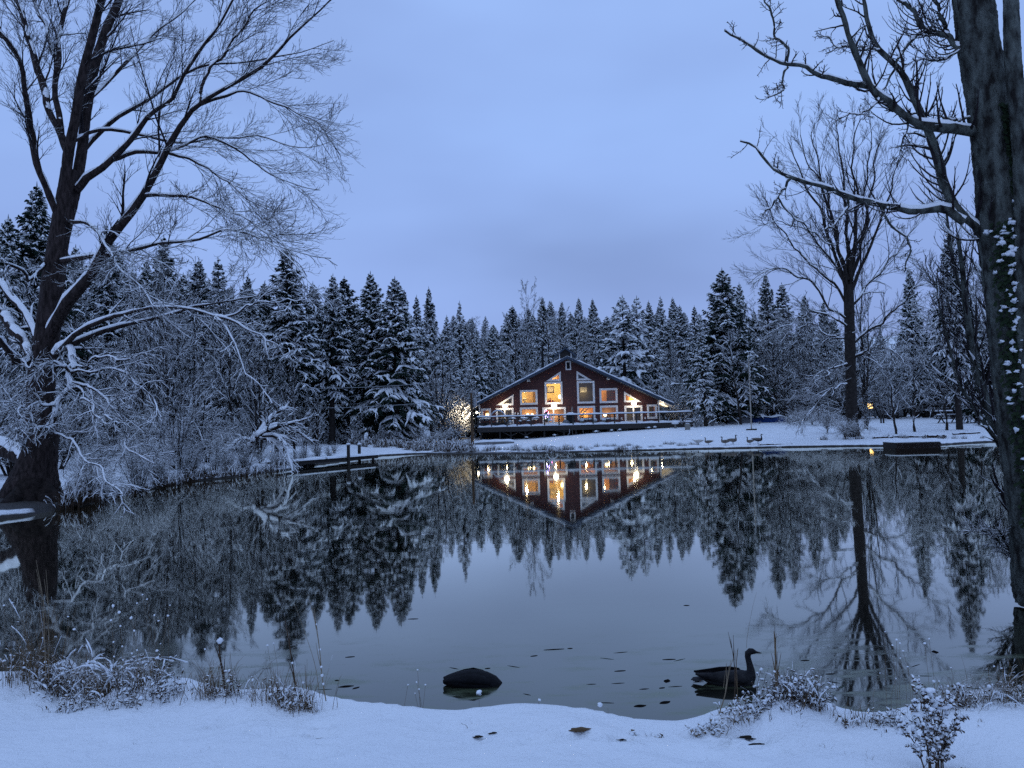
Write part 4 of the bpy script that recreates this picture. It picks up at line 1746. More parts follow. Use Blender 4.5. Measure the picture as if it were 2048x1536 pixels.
def conifer(seed, H, R, base, nb, droop=.28, m=12, twig=.42, snow=.62, top=45, low=-6, mat_=None, gap=0.0, pad_=1.0, name="conifer", flat=False):
    rg = np.random.default_rng(seed)
    root = empty(name, (0, 0, 0))
    # trunk
    Pt = np.zeros((1, 10, 3))
    Pt[0, :, 2] = np.linspace(-.3, H, 10)
    Pt[0, 1:-1, :2] = rg.normal(0, .03, (8, 2))
    Rt = np.linspace(H * .016 + .05, .02, 10)[None]
    v_, q_ = tubes(Pt, Rt, 7)
    link("trunk", mesh_np("trunk", v_, q_), M.barkd, root)
    i = np.arange(nb)
    t = (i + rg.random(nb)) / nb
    t = t ** .92
    z = base + (H - base) * t
    L = R * ((1 - t) ** .82) * rg.uniform(.68, 1.12, nb) + .18 * (1 - t) + .14
    L *= np.clip(.55 + t * 3.0, 0, 1)
    az = i * 2.399 + rg.uniform(-.5, .5, nb)
    el = np.radians(low + (top - low) * t ** 1.3 + rg.normal(0, 6, nb))
    dr = (droop * (1 - t) + .05)
    s = np.linspace(0, 1, 7)
    r = L[:, None] * s * np.cos(el)[:, None]
    wob = rg.normal(0, .12, nb)[:, None] * s ** 2
    zz = z[:, None] + L[:, None] * (s * np.sin(el)[:, None] - dr[:, None] * s ** 1.8 + .08 * s ** 5)
    P = np.stack([r * np.cos(az[:, None] + wob), r * np.sin(az[:, None] + wob), zz], -1)
    Rr = (.03 + .012 * L)[:, None] * (1 - .75 * s)
    dark = [tubes(P, Rr, 3)]
    # side sprays, flat along the bough
    ts = .12 + .88 * (np.arange(m)[None] + rg.random((nb, m))) / m
    f = ts * 6
    i0 = np.clip(f.astype(int), 0, 5)
    w = (f - i0)[..., None]
    mi = np.arange(nb)[:, None]
    A, B = P[mi, i0], P[mi, i0 + 1]
    pos = A * (1 - w) + B * w
    T = nrm(B - A)
    side = nrm(np.cross(T, [0, 0, 1.])) * np.where(np.arange(m) % 2, 1, -1)[None, :, None]
    a = np.radians(rg.uniform(30, 66, (nb, m, 1)))
    d = nrm(T * np.cos(a) + side * np.sin(a) + rg.normal(0, .10, (nb, m, 3)))
    lt = (L[:, None] * twig * np.clip(1.12 - ts, .2, 1) * rg.uniform(.6, 1.2, (nb, m)) + .22 * np.minimum(1, L[:, None]))[..., None]
    hang = np.array([0, 0, -1.0])
    p1 = pos + d * lt * .5 + hang * lt * .08
    p2 = pos + d * lt + hang * lt * (.30 + .2 * rg.random((nb, m, 1)))
    TP = np.stack([pos, p1, p2], 2).reshape(-1, 3, 3)
    wd = (.045 + .05 * lt[..., 0]).reshape(-1)
    TR = np.stack([wd * .9, wd, wd * .12], 1)
    dark.append(tubes(TP, TR, 3))
    # needle tassels under the sprays
    ks = 4
    tt = rg.random((len(TP), ks)) * .9 + .1
    f = tt * 2
    i0 = np.clip(f.astype(int), 0, 1)
    w = (f - i0)[..., None]
    mi = np.arange(len(TP))[:, None]
    pos2 = TP[mi, i0] * (1 - w) + TP[mi, i0 + 1] * w
    T2 = nrm(TP[:, 2] - TP[:, 0])[:, None, :]
    s2 = nrm(np.cross(T2, [0, 0, 1.]) + 1e-6) * np.where(rg.random((len(TP), ks, 1)) > .5, 1, -1)
    d2 = nrm(T2 * .7 + s2 * rg.uniform(.3, 1, (len(TP), ks, 1)) + np.array([0, 0, -.35]) + rg.normal(0, .2, (len(TP), ks, 3)))
    l2 = (lt.reshape(-1, 1, 1) * .34 + .10) * rg.uniform(.5, 1.2, (len(TP), ks, 1))
    SP = np.stack([pos2, pos2 + d2 * l2 * .55, pos2 + d2 * l2 + hang * l2 * .2], 2).reshape(-1, 3, 3)
    sw = np.repeat(wd, ks) * .62
    SR = np.stack([sw, sw * .9, sw * .1], 1)
    dark.append(tubes(SP, SR, 3))
    # leader shoot
    LP = np.zeros((1, 4, 3))
    LP[0, :, 2] = np.linspace(H - .2, H + .45, 4)
    dark.append(tubes(LP, np.array([[.06, .05, .035, .01]]), 3))
    v_, q_ = merge(dark)
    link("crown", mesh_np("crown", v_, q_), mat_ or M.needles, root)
    # snow lies in pads over the sprays
    pad = rg.random((nb, m))
    pad = (pad + np.roll(pad, 1, 1) + np.roll(pad, 2, 1)) / 3 + .12 * (ts - .5)
    sel = (pad < np.quantile(pad, snow)).reshape(-1) if not flat else (pad.reshape(-1) > -1)
    sel = sel & (rg.random(len(TP)) < .93)
    Q_ = TP[sel].copy()
    wq = TR[sel]
    Q_[:, :, 2] += wq * .95 + .012
    big = rg.uniform(.7, 1.35, (len(Q_), 1))
    SRn = np.stack([wq[:, 0] * .9, wq[:, 1] * 1.25, wq[:, 0] * .25], 1) * big * pad_
    sl = [tubes(Q_, SRn, 4)]
    sel2 = np.repeat(sel, ks) & (rg.random(len(SP)) < .55)
    Q2 = SP[sel2].copy()
    Q2[:, :, 2] += SR[sel2] * 1.0 + .01
    sl.append(tubes(Q2, SR[sel2] * np.array([[.9, 1.2, .5]]), 3))
    Ps, Rs = P.copy(), Rr * 1.1 * (rg.random(Rr.shape) < .75) * np.clip(s * 2.2 - .2, 0, 1) + .001
    Ps[..., 2] += Rr * 1.0
    sl.append(tubes(Ps, Rs, 4))
    v_, q_ = merge(sl)
    link("branch_snow", mesh_np("branch_snow", v_, q_), M.snowc, root)
    root['protoH'] = H + .4
    return root


PROTO = []
specs = [
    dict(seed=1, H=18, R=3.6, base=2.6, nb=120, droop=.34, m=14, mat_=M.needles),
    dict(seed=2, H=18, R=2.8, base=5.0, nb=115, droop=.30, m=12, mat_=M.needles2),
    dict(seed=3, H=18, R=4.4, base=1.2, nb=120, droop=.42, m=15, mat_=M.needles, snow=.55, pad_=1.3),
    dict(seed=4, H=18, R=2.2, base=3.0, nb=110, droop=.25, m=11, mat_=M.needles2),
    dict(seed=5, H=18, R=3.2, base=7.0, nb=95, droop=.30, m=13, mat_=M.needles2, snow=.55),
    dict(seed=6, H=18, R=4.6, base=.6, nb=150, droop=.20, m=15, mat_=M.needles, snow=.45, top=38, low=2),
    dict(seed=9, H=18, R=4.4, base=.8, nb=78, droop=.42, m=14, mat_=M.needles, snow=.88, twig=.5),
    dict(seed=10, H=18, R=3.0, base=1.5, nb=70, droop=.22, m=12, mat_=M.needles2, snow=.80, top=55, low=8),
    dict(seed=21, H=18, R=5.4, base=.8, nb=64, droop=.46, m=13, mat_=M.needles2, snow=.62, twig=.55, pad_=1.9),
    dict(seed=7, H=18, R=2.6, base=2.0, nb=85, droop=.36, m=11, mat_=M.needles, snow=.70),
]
for sp in specs:
    PROTO.append(conifer(**sp))
FIRST = [True] * len(PROTO)
SPR = random.Random(77)


def place_conifer(px, py, D, k, label, group=None, wide=1.0, x=None, name=None, ztop=None):
    X = U(px, 840, D).x if x is None else x
    gz = H1(X, D)
    top = U(px, py, D).z if ztop is None else ztop
    src = PROTO[k]
    s = (top - gz) / src['protoH']
    if FIRST[k]:
        o = src
        FIRST[k] = False
    else:
        o = copy_tree(src)
    # lean of the crown top in the picture is the camera's roll, so the base stands under it
    o.location = (U(px, py, D).x if x is None and ztop is None else X, D, gz - .1)
    o.rotation_euler = (rad(SPR.uniform(-1.2, 1.2)), rad(SPR.uniform(-1.2, 1.2)), SPR.uniform(0, 6.28))
    o.scale = (s * wide, s * wide, s)
    tag(o, label, "conifer", group)
    return o


NAMED = [
    (70, 362, 52, 5, "tall dark conifer rising right behind the huge leaning trunk at the left edge", 1.0),
    (5, 425, 50, 2, "broad snowy conifer cut by the left edge of the picture", 1.0),
    (213, 447, 56, 3, "slim conifer just right of the split of the huge left tree", 1.2),
    (330, 466, 60, 0, "pointed conifer seen through the middle of the left tree's twigs", 1.0),
    (397, 512, 64, 4, "thin-topped conifer between the left tree's long limb and the skyline", 1.0),
    (441, 512, 66, 9, "bushy snow-flecked conifer left of the tallest skyline fir", 1.3),
    (500, 545, 70, 3, "low narrow conifer under the drooping tips of the left tree", 1.0),
    (525, 560, 74, 4, "small conifer tucked left of the tallest skyline fir", 1.0),
    (580, 488, 66, 1, "tallest skyline fir at the tips of the left tree's branches", 1.35),
    (626, 560, 74, 4, "short conifer between the tallest skyline fir and the four pointed firs", 1.0),
    (659, 544, 70, 1, "first of four pointed firs above the dock, with a bare lower trunk", 1.15),
    (690, 551, 76, 4, "second of four pointed firs above the dock, pale and feathery at the top", 1.4),
    (743, 539, 73, 0, "third of four pointed firs above the dock, ragged dark tip", 1.25),
    (787, 551, 72, 2, "big full fir with snow-laden boughs sweeping right, fourth of the pointed firs", 1.25),
    (812, 578, 82, 3, "slim fir peeping over the right shoulder of the big full fir", 1.0),
    (829, 587, 84, 3, "thin open fir at the right flank of the big full fir", 1.0),
    (862, 572, 112, 0, "lone dense fir standing clear against the sky left of the lodge", .75),
    (914, 600, 104, 7, "ragged broken-topped fir left of the lodge roof", .95),
    (893, 629, 150, 3, "tiny distant fir between the lone dense fir and the broken-topped fir", 1.0),
    (980, 648, 98, 0, "dark snowy fir above the left slope of the lodge roof", .95),
    (950, 665, 92, 2, "full snowy fir behind the utility pole", .9),
    (1018, 690, 102, 9, "short snowy fir low behind the lodge's left eave", 1.0),
    (905, 680, 90, 9, "drooping snowy fir above the lamp-lit thicket", 1.05),
    (1023, 609, 150, 4, "thin-crowned fir behind the pale bare tree left of the chimney", 1.2),
    (1085, 591, 165, 0, "pointed fir on the skyline straight above the stove pipe", .95),
    (1105, 601, 200, 3, "narrow dark fir just right of the fir above the stove pipe", 1.1),
    (1120, 601, 185, 0, "dark fir on the skyline above the cupola", .9),
    (1155, 594, 200, 2, "broad pointed fir on the skyline right of the cupola", .8),
    (1186, 595, 195, 0, "dark round-shouldered fir on the skyline right of the cupola", 1.0),
    (1243, 588, 101, 8, "huge snow-padded fir behind the lodge's right roof slope", 1.25),
    (1268, 590, 107, 8, "second leader merging with the huge snow-padded fir", 1.0),
    (1296, 600, 125, 0, "dark fir right behind the huge snow-padded fir", .95),
    (1325, 590, 160, 9, "spiky pale fir on the skyline right of the huge snow-padded fir", 1.0),
    (1346, 593, 170, 0, "leaning-topped fir between the lodge's right eave and the big right fir", 1.0),
    (1360, 608, 150, 1, "heavily boughed fir left of the big right fir", 1.1),
    (1388, 609, 140, 3, "slender fir touching the left flank of the big right fir", 1.2),
    (1441, 534, 84, 5, "big broad fir right of the lodge, dark with snow at its skirts", 1.35),
    (1475, 562, 90, 2, "fir merging with the right flank of the big broad fir", .8),
    (1404, 640, 80, 9, "smaller snowy fir at the left skirt of the big broad fir", 1.1),
    (1533, 543, 92, 0, "dark pointed fir left of the bare vase-shaped tree", .9),
    (1560, 563, 96, 3, "second dark fir beside the pointed one left of the vase-shaped tree", 1.5),
    (1607, 585, 98, 2, "dim fir hidden in the thicket left of the vase-shaped tree's trunk", .8),
    (1645, 600, 104, 0, "dark fir directly left of the vase-shaped tree's trunk", .9),
    (1731, 650, 135, 0, "small fir between the vase-shaped trunk and its leaning neighbour", .9),
    (1757, 652, 150, 3, "smallest fir in the gap right of the vase-shaped trunk", 1.2),
    (1819, 531, 84, 0, "pointed dark fir right of the vase-shaped tree", .75),
    (1897, 452, 62, 1, "tall hazy conifer between the vase-shaped tree and the big right trunk", .9),
    (1935, 560, 70, 5, "dark conifer behind the grey leaning stems at the right", .7),
    (1308, 660, 102, 6, "snow-draped fir at the lodge's right eave", .85),
]
for px, py, D, k, lab, wd in NAMED:
    place_conifer(px, py, D, k, lab, "conifers with their own place on the skyline" if False else None, wd)

# the two trees of the far hillside in front row, then the packed hillside
rh = random.Random(8)
HG = "snowy conifers packed on the hillside"
cells = []
for row, (D, n_) in enumerate([(128, 11), (150, 14), (175, 16), (205, 18), (240, 22), (280, 26), (325, 30)]):
    x0_, x1_ = U(780, 840, D).x, U(1460, 840, D).x
    for k in range(n_):
        X = x0_ + (x1_ - x0_) * (k + rh.uniform(.1, .9)) / n_
        DD = D + rh.uniform(-9, 9)
        gz = H1(X, DD)
        px = 1024 + X / DD * F
        # stay clear of the gap over the lodge where the sky line is known
        sky = 600 + 30 * max(0, (1000 - px) / 130) + (rh.uniform(0, 12) if rh.random() < .22 else rh.uniform(20, 58))
        zmax = U(px, sky, DD).z
        h = rh.uniform(8, 18) if D < 200 else rh.uniform(10, 24)
        zt = min(gz + h, zmax)
        if zt - gz < 4:
            continue
        place_conifer(px, 0, DD, rh.choice([0, 7, 7, 3, 6, 9, 7, 6]), "small snowy conifer among the many packed on the hillside behind the lodge", HG, rh.uniform(1.0, 1.6) if D < 200 else rh.uniform(1.3, 2.3), x=X, ztop=zt)
# dark forest behind the firs at the left, and on the right
LG = "dark conifers filling the wood on the left"
for D, n_ in ((80, 11), (92, 12), (108, 12)):
    for k in range(n_):
        px = -40 + 880 * (k + rh.uniform(.1, .9)) / n_
        lim = np.interp(px, [0, 100, 300, 400, 560, 640, 800, 850], [455, 470, 510, 540, 560, 600, 620, 665])
        top = lim + rh.uniform(0, 40)
        place_conifer(px, top, D + rh.uniform(-5, 5), rh.choice([0, 2, 1, 0]), "dark conifer deep in the wood at the left, one of many with hidden crowns", LG, rh.uniform(1.0, 1.3))
RG = "dark conifers behind the right-hand thicket"
for D, n_ in ((108, 9), (125, 9)):
    for k in range(n_):
        px = 1480 + 640 * (k + rh.uniform(.1, .9)) / n_
        lim = np.interp(px, [1480, 1600, 1690, 1715, 1790, 1850, 2000, 2100], [620, 600, 640, 705, 705, 640, 600, 560])
        place_conifer(px, lim + rh.uniform(0, 35), D + rh.uniform(-6, 6), rh.choice([0, 2, 1, 0]), "dim conifer behind the snowy thicket on the right, its crown mostly hidden", RG, rh.uniform(.9, 1.2))

# ------------------------------------------------------------------ bare trees and shrubs


def bare(seed, kind, name, m_=None, twigm=None):
    """kind: 'tree' single trunk, 'bush' many stems, 'weep' arching stems"""
    rg = np.random.default_rng(seed)
    root = empty(name, (0, 0, 0))
    m_ = m_ or M.bark
    if kind == 'tree':
        H = 12
        P0 = np.zeros((1, 12, 3))
        P0[0, :, 2] = np.linspace(-.2, H, 12)
        P0[0, 1:, :2] = np.cumsum(rg.normal(0, .10, (11, 2)), 0)
        R0 = np.linspace(.17, .02, 12)[None]
        a1 = grow(P0, R0, 22, .18, 1, .75, .44, .05, .17, 9, .40, rg, .012, lpow=.55)
        a2 = grow(*a1, 8, .15, 1, .7, .45, .03, .14, 5, .6, rg, .010)
        a3 = grow(*a2, 6, .1, 1, .7, .5, .02, .2, 4, .7, rg, .009)
        a4 = grow(*a3, 3, .1, 1, .7, .6, .02, .2, 3, .8, rg, .008)
        lv = [a1, a2, a3, a4]
    elif kind == 'slim':
        H = 12
        P0 = np.zeros((3, 10, 3))
        P0[:, :, 2] = np.linspace(-.2, H, 10) * np.array([1, .85, .7])[:, None]
        P0[:, 1:, :2] = np.cumsum(rg.normal(0, .12, (3, 9, 2)), 1)
        P0[:, :, 0] += np.linspace(0, 1, 10) * np.array([0, 1.2, -1.0])[:, None]
        R0 = np.repeat(np.linspace(.11, .015, 10)[None], 3, 0)
        a1 = grow(P0, R0, 16, .2, 1, .55, .32, .10, .08, 6, .5, rg, .011)
        a2 = grow(*a1, 7, .15, 1, .6, .5, .05, .14, 5, .6, rg, .010)
        a3 = grow(*a2, 5, .1, 1, .7, .5, .02, .2, 3, .7, rg, .008)
        lv = [a1, a2, a3]
    else:
        n = 9
        H = 6
        az = rg.uniform(0, 6.28, n)
        sp = rg.uniform(.5, 2.4, n)
        pts = []
        for i in range(n):
            hh = H * rg.uniform(.6, 1)
            dx, dy = math.cos(az[i]) * sp[i], math.sin(az[i]) * sp[i]
            if kind == 'weep':
                pts.append(resample([(0, 0, -.1), (dx * .3, dy * .3, hh * .5), (dx, dy, hh * .8), (dx * 1.9, dy * 1.9, hh * .62), (dx * 2.3, dy * 2.3, hh * .35)], 9))
            else:
                pts.append(resample([(dx * .1, dy * .1, -.1), (dx * .5, dy * .5, hh * .5), (dx, dy, hh)], 9))
        P0 = np.stack(pts)
        R0 = np.repeat(np.linspace(.07, .014, 9)[None], n, 0)
        up = -.02 if kind == 'weep' else .03
        a1 = grow(P0, R0, 11, .12, 1, .8, .42, up, .14, 6, .55, rg, .011)
        a2 = grow(*a1, 6, .1, 1, .8, .5, up, .2, 4, .7, rg, .009)
        a3 = grow(*a2, 5, .1, 1, .8, .55, 0, .25, 3, .8, rg, .008)
        lv = [a1, a2, a3]
    v_, q_ = tubes(P0, R0, 6)
    link("trunk" if kind == 'tree' else "stem", mesh_np("trunk", v_, q_), M.barkd if kind != 'weep' else m_, root)
    v_, q_ = merge([tubes(p, r, 4 if i == 0 else 3) for i, (p, r) in enumerate(lv)])
    link("crown", mesh_np("crown", v_, q_), twigm or m_, root)
    parts = [tubes(*snow_on(P0, R0, rg, .9, .6, .25, .15, .01), 5), tubes(*snow_on(lv[0][0], lv[0][1], rg, 1.25, .8, .15, .28, .013), 4),
             tubes(*snow_on(lv[1][0], lv[1][1], rg, 1.6, 1.0, .2, .52, .016), 4)]
    v_, q_ = merge(parts)
    link("branch_snow", mesh_np("branch_snow", v_, q_), M.snowc, root)
    root['protoH'] = H
    return root


BARE = {}
for nm, kd, sd, mm in (("bare_tree", 'tree', 31, None), ("bare_tree", 'tree', 32, None), ("bare_tree", 'slim', 33, None), ("bare_tree", 'slim', 36, None), ("snowy_shrub", 'bush', 34, None), ("snowy_shrub", 'bush', 37, None),
                       ("arching_shrub", 'weep', 35, M.barkpale)):
    BARE.setdefault(kd, []).append([bare(sd, kd, nm, mm, M.twigice if kd in ('bush',) else None), True])
rb = random.Random(15)


def place_bare(kd, X, D, h, label, group=None, cat=None, wide=1.0, lean=4, rz=None, var=None):
    e_ = BARE[kd][rb.randrange(len(BARE[kd])) if var is None else var]
    src = e_[0]
    if e_[1]:
        o = src
        e_[1] = False
    else:
        o = copy_tree(src)
    s = h / src['protoH']
    o.location = (X, D, H1(X, D) - .08)
    o.scale = (s * wide, s * wide, s)
    o.rotation_euler = (rad(rb.uniform(-lean, lean)), rad(rb.uniform(-lean, lean)), rb.uniform(0, 6.28) if rz is None else rz)
    tag(o, label, cat or ("shrub" if kd in ('bush', 'weep') else "bare tree"), group)
    return o


def at_px(kd, px, D, ytop, *a, **k):
    X = U(px, 860, D).x
    h = U(px, ytop, D).z - H1(X, D)
    return place_bare(kd, X, D, h, *a, **k)


# left bank: a wall of bare stems
G1 = "bare trees crowding the left bank"
for k in range(34):
    px = -60 + 700 * (k + rb.random()) / 34
    D = rb.uniform(40, 66)
    X = U(px, 880, D).x
    if float(sdist(np.array([X]), np.array([D]))[0]) < 1.5:
        D += 12
        X = U(px, 880, D).x
        if float(sdist(np.array([X]), np.array([D]))[0]) < 1.5:
            continue
    yt = np.interp(px, [0, 200, 420, 520, 640], [560, 545, 560, 640, 760]) + rb.uniform(-20, 70)
    at_px(rb.choice(['tree', 'slim', 'slim']), px, D, yt, "bare snowy tree in the tangle on the left bank, not told apart from its neighbours", G1, "bare tree", rb.uniform(.9, 1.2))
G2 = "snowy shrubs massed along the left bank"
for k in range(52):
    px = -80 + 760 * (k + rb.random()) / 52
    D = rb.uniform(27, 58)
    X = U(px, 900, D).x
    s_ = float(sdist(np.array([X]), np.array([D]))[0])
    if s_ < .9:
        for _ in range(6):
            D += 4
            X = U(px, 900, D).x
            s_ = float(sdist(np.array([X]), np.array([D]))[0])
            if s_ > .9:
                break
        else:
            continue
    h = rb.uniform(2.0, 4.8) if s_ > 2.5 else rb.uniform(1.1, 2.2)
    if px > 520:
        h *= .6
    place_bare(rb.choice(['bush', 'bush', 'weep']), X, D, h, "snow-dusted shrub in the mass of brush along the left bank", G2, "shrub", rb.uniform(.9, 1.3))
# the front row hangs over the water's edge
for k in range(11):
    px = 110 + 440 * (k + rb.random()) / 11
    yy = np.interp(px, [120, 240, 300, 400, 480, 560], [1022, 993, 979, 962, 954, 942])
    x_, y_ = G(px, yy, 0)
    y_ += rb.uniform(1.6, 3.4)
    x_ -= .3
    place_bare(rb.choice(['bush', 'weep']), x_, y_, rb.uniform(1.0, 2.2), "snow-dusted shrub in the mass of brush along the left bank", G2, "shrub", rb.uniform(.9, 1.3))
# right shore thicket
G3 = "bare trees in the right-hand thicket"
for k in range(40):
    px = 1480 + 620 * (k + rb.random()) / 40
    D = rb.uniform(80, 104)
    yt = np.interp(px, [1480, 1560, 1660, 1720, 1780, 1860, 2000], [630, 610, 630, 700, 690, 610, 540]) + rb.uniform(0, 60)
    at_px(rb.choice(['tree', 'slim', 'tree']), px, D, yt, "bare tree lost in the pale thicket beyond the right lawn", G3, "bare tree", rb.uniform(1.0, 1.5))
G4 = "snowy shrubs at the back of the right lawn"
for k in range(30):
    px = 1490 + 600 * (k + rb.random()) / 30
    D = rb.uniform(82, 96)
    if 1715 < px < 1765:
        continue
    yt = rb.uniform(720, 800) if px < 1640 else rb.uniform(660, 790)
    at_px(rb.choice(['bush', 'bush', 'weep']), px, D, yt, "snowy shrub in the pale brush closing off the right lawn", G4, "shrub", 1.3)
# behind and beside the pole
G5 = "lamp-lit thicket left of the lodge"
for px, D, yt, kd in ((918, 88, 765, 'bush'), (905, 87, 750, 'bush'), (893, 90, 745, 'bush'), (880, 89, 760, 'bush'), (924, 92, 755, 'bush'), (911, 93, 740, 'slim'), (899, 86, 800, 'bush'), (870, 92, 770, 'bush'), (934, 95, 765, 'bush'), (914, 85.5, 815, 'bush'), (888, 86, 815, 'weep')):
    at_px(kd, px, D, yt, "bare thicket lit warm white by the lodge's side lamp, beside the utility pole", G5, "shrub", 1.0)
at_px('slim', 880, 78, 670, "thin grey bare tree left of the lamp-lit thicket", None, "bare tree", 1.2)
at_px('slim', 866, 84, 700, "thin bare tree beside the big full fir's right skirt", None, "bare tree", 1.2)
G6 = "low snowy brush behind the dock and reeds"
for k in range(12):
    px = 650 + 240 * (k + rb.random()) / 12
    D = rb.uniform(66, 74)
    at_px(rb.choice(['bush', 'weep']), px, D, rb.uniform(840, 872), "low snowy brush between the dock and the lodge at the foot of the firs", G6, "shrub", 1.3)
G10 = "pale bare trees among the hillside conifers"
for k in range(18):
    px = 890 + 500 * (k + rb.random()) / 18
    D = rb.uniform(112, 190)
    at_px(rb.choice(['tree', 'slim']), px, D, rb.uniform(635, 700), "pale bare tree", G10, "bare tree", rb.uniform(.9, 1.4))
# trees right behind the lodge
at_px('tree', 1052, 118, 588, "tall pale bare tree reaching the skyline left of the cupola", None, "bare tree", .55)
at_px('tree', 1030, 96, 655, "spreading pale bare tree with snow-lined limbs behind the roof's left slope", None, "bare tree", 1.15)
at_px('slim', 1010, 94, 700, "forked bare tree close behind the roof's left slope", None, "bare tree", 1.1)
at_px('slim', 1345, 98, 690, "thin bare tree between the lodge and the big broad fir", None, "bare tree", .9)
at_px('slim', 1368, 104, 700, "grey bare tree close left of the big broad fir", None, "bare tree", .9)
G7 = "bare bushes by the lodge's right eave"
for px, D, yt in ((1345, 92, 770), (1362, 90, 790), (1335, 95, 760), (1380, 94, 760), (1372, 98, 740), (1352, 100, 740)):
    at_px('bush', px, D, yt, "snowy bare bush filling the gap right of the lodge", G7, "shrub", 1.1)
G8 = "small snowy bushes beside the deck's right end"
for px, D, yt in ((1392, 79, 828), (1402, 80, 836), (1378, 81, 832)):
    at_px('bush', px, D, yt, "knee-high bush loaded with snow at the deck's right end", G8, "shrub", 1.2)
# snow mounds of brush at the lawn's left end
G9 = "low brush heaps along the back of the lawn"
for px, D, yt in ((1425, 80, 838), (1448, 79, 842), (1470, 80, 843), (1520, 80, 840), (1600, 78, 815), (1625, 76, 812), (1650, 74, 822), (1580, 80, 825)):
    at_px('bush' if px < 1560 else 'weep', px, D, yt, "low snowy brush heap at the back of the right lawn", G9, "shrub", 1.5)
# young trees on the right lawn
for px, D, yt, kd, lab in ((1736, 66, 780, 'slim', "thin young tree just right of the vase-shaped tree"), (1792, 60, 720, 'tree', "young tree with a dark trunk left of the floating raft's far bank"),
                           (1830, 62, 700, 'tree', "spreading young tree with snowy drooping twigs above the raft"), (1893, 62, 690, 'tree', "young tree with a grey trunk above the benches"),
                           (1960, 66, 700, 'tree', "young tree in front of the dark conifer at the right")):
    at_px(kd, px, D, yt, lab, "young trees on the right lawn", "bare tree", 1.25)
# single bushes in the open lawn
for px, py, lab in ((1552, 866, "left of two knee-high tufts poking through the lawn's snow"), (1583, 866, "right of two knee-high tufts poking through the lawn's snow")):
    x_, y_ = G(px, py, 1.0)
    place_bare('weep', x_, y_, .55, lab, "tufts on the open lawn", "tuft", 1.6)

# ------------------------------------------------------------------ traced trees


def traced(limbs, D0, base_xy=None):
    """limbs: (pixel points, r0 px, r1 px, depth offset at start, at end, n) -> centre lines at real size"""
    out = []
    for pts, r0, r1, d0, d1 in limbs:
        n = len(pts)
        P = [U(px, py, D0 + d0 + (d1 - d0) * i / (n - 1)) for i, (px, py) in enumerate(pts)]
        P = resample([tuple(p) for p in P], 26)
        R = np.linspace(PXR(r0, D0 + d0), PXR(r1, D0 + d1), 26)
        out.append((P, R))
    return np.stack([p for p, r in out]), np.stack([r for p, r in out])


def knobby(P, R, rng, a=.10):
    w = rng.random(R.shape)
    w = (w + np.roll(w, 1, 1) + np.roll(w, -1, 1)) / 3
    return R * (1 + a * (w - .5) * 2)


def bark_tubes(P, R, nr, S, amp, rng, fine=1.0):
    """thick stems with furrowed bark: long broken ridges standing off the surface"""
    out = []
    for p, r in zip(P, R):
        q = resample(p, nr)
        rr = np.interp(np.linspace(0, 1, nr), np.linspace(0, 1, len(r)), r)
        v_, f_ = tubes(q[None], rr[None], S, (0, 1, 0))
        L = np.concatenate([[0], np.cumsum(np.linalg.norm(np.diff(q, axis=0), axis=1))])
        a = np.arange(S)[None, :] * 2 * np.pi / S
        z = L[:, None] / rr.mean()
        ph = rng.uniform(0, 6.28, 8)
        w = .55 * np.sin(z * 1.3 * fine + ph[0] + 2 * np.sin(a + ph[1])) + .35 * np.sin(z * 3.1 * fine + ph[2] + 3 * a)
        d = np.abs(np.sin(a * 7 + w * 1.6 + ph[3])) ** .6 * (.6 + .4 * np.sin(z * 2.2 * fine + a * 5 + ph[4]))
        d = d + .5 * np.abs(np.sin(a * 15 + w * 3 + z * .9 + ph[5])) ** .5 + .35 * rng.standard_normal((nr, S))
        d = d + .9 * np.clip(np.sin(z * .8 + ph[6] + 2 * a) * np.sin(z * .37 + 3 * a + ph[7]) - .6, 0, 1)
        k = (1 + amp * (d - .8)).reshape(-1, 1)
        c = np.repeat(q, S, 0)
        out.append((c + (v_ - c) * k, f_))
    return merge(out)


def snap(P, R, P1, R1, reach):
    """start each limb inside the thicker limb or trunk it grows from"""
    P = P.copy()
    n = P.shape[1]
    for i in range(len(P)):
        c = P[i, 0]
        best, bp = reach, None
        for Q, RQ, own in [(P[j], R[j], j == i) for j in range(len(P))] + [(P1[j], R1[j], False) for j in range(len(P1))]:
            if own:
                continue
            d = np.linalg.norm(Q - c, axis=1)
            d = np.where(RQ > R[i, 0] * .8, d, 9e9)
            k = int(d.argmin())
            if d[k] < best:
                best, bp = d[k], Q[k]
        if bp is not None:
            P[i] += (bp - c) * ((1 - np.linspace(0, 1, n)) ** 3)[:, None]
    return P


def kink(P, rng, a):
    """limbs wander: add a smooth random walk that leaves the root where it is"""
    n = P.shape[1]
    w = rng.standard_normal(P.shape)
    for _ in range(2):
        w = (w + np.roll(w, 1, 1) + np.roll(w, -1, 1)) / 3
    s_ = np.clip(np.linspace(0, 1, n) * 5, 0, 1)[None, :, None]
    return P + w * a * s_


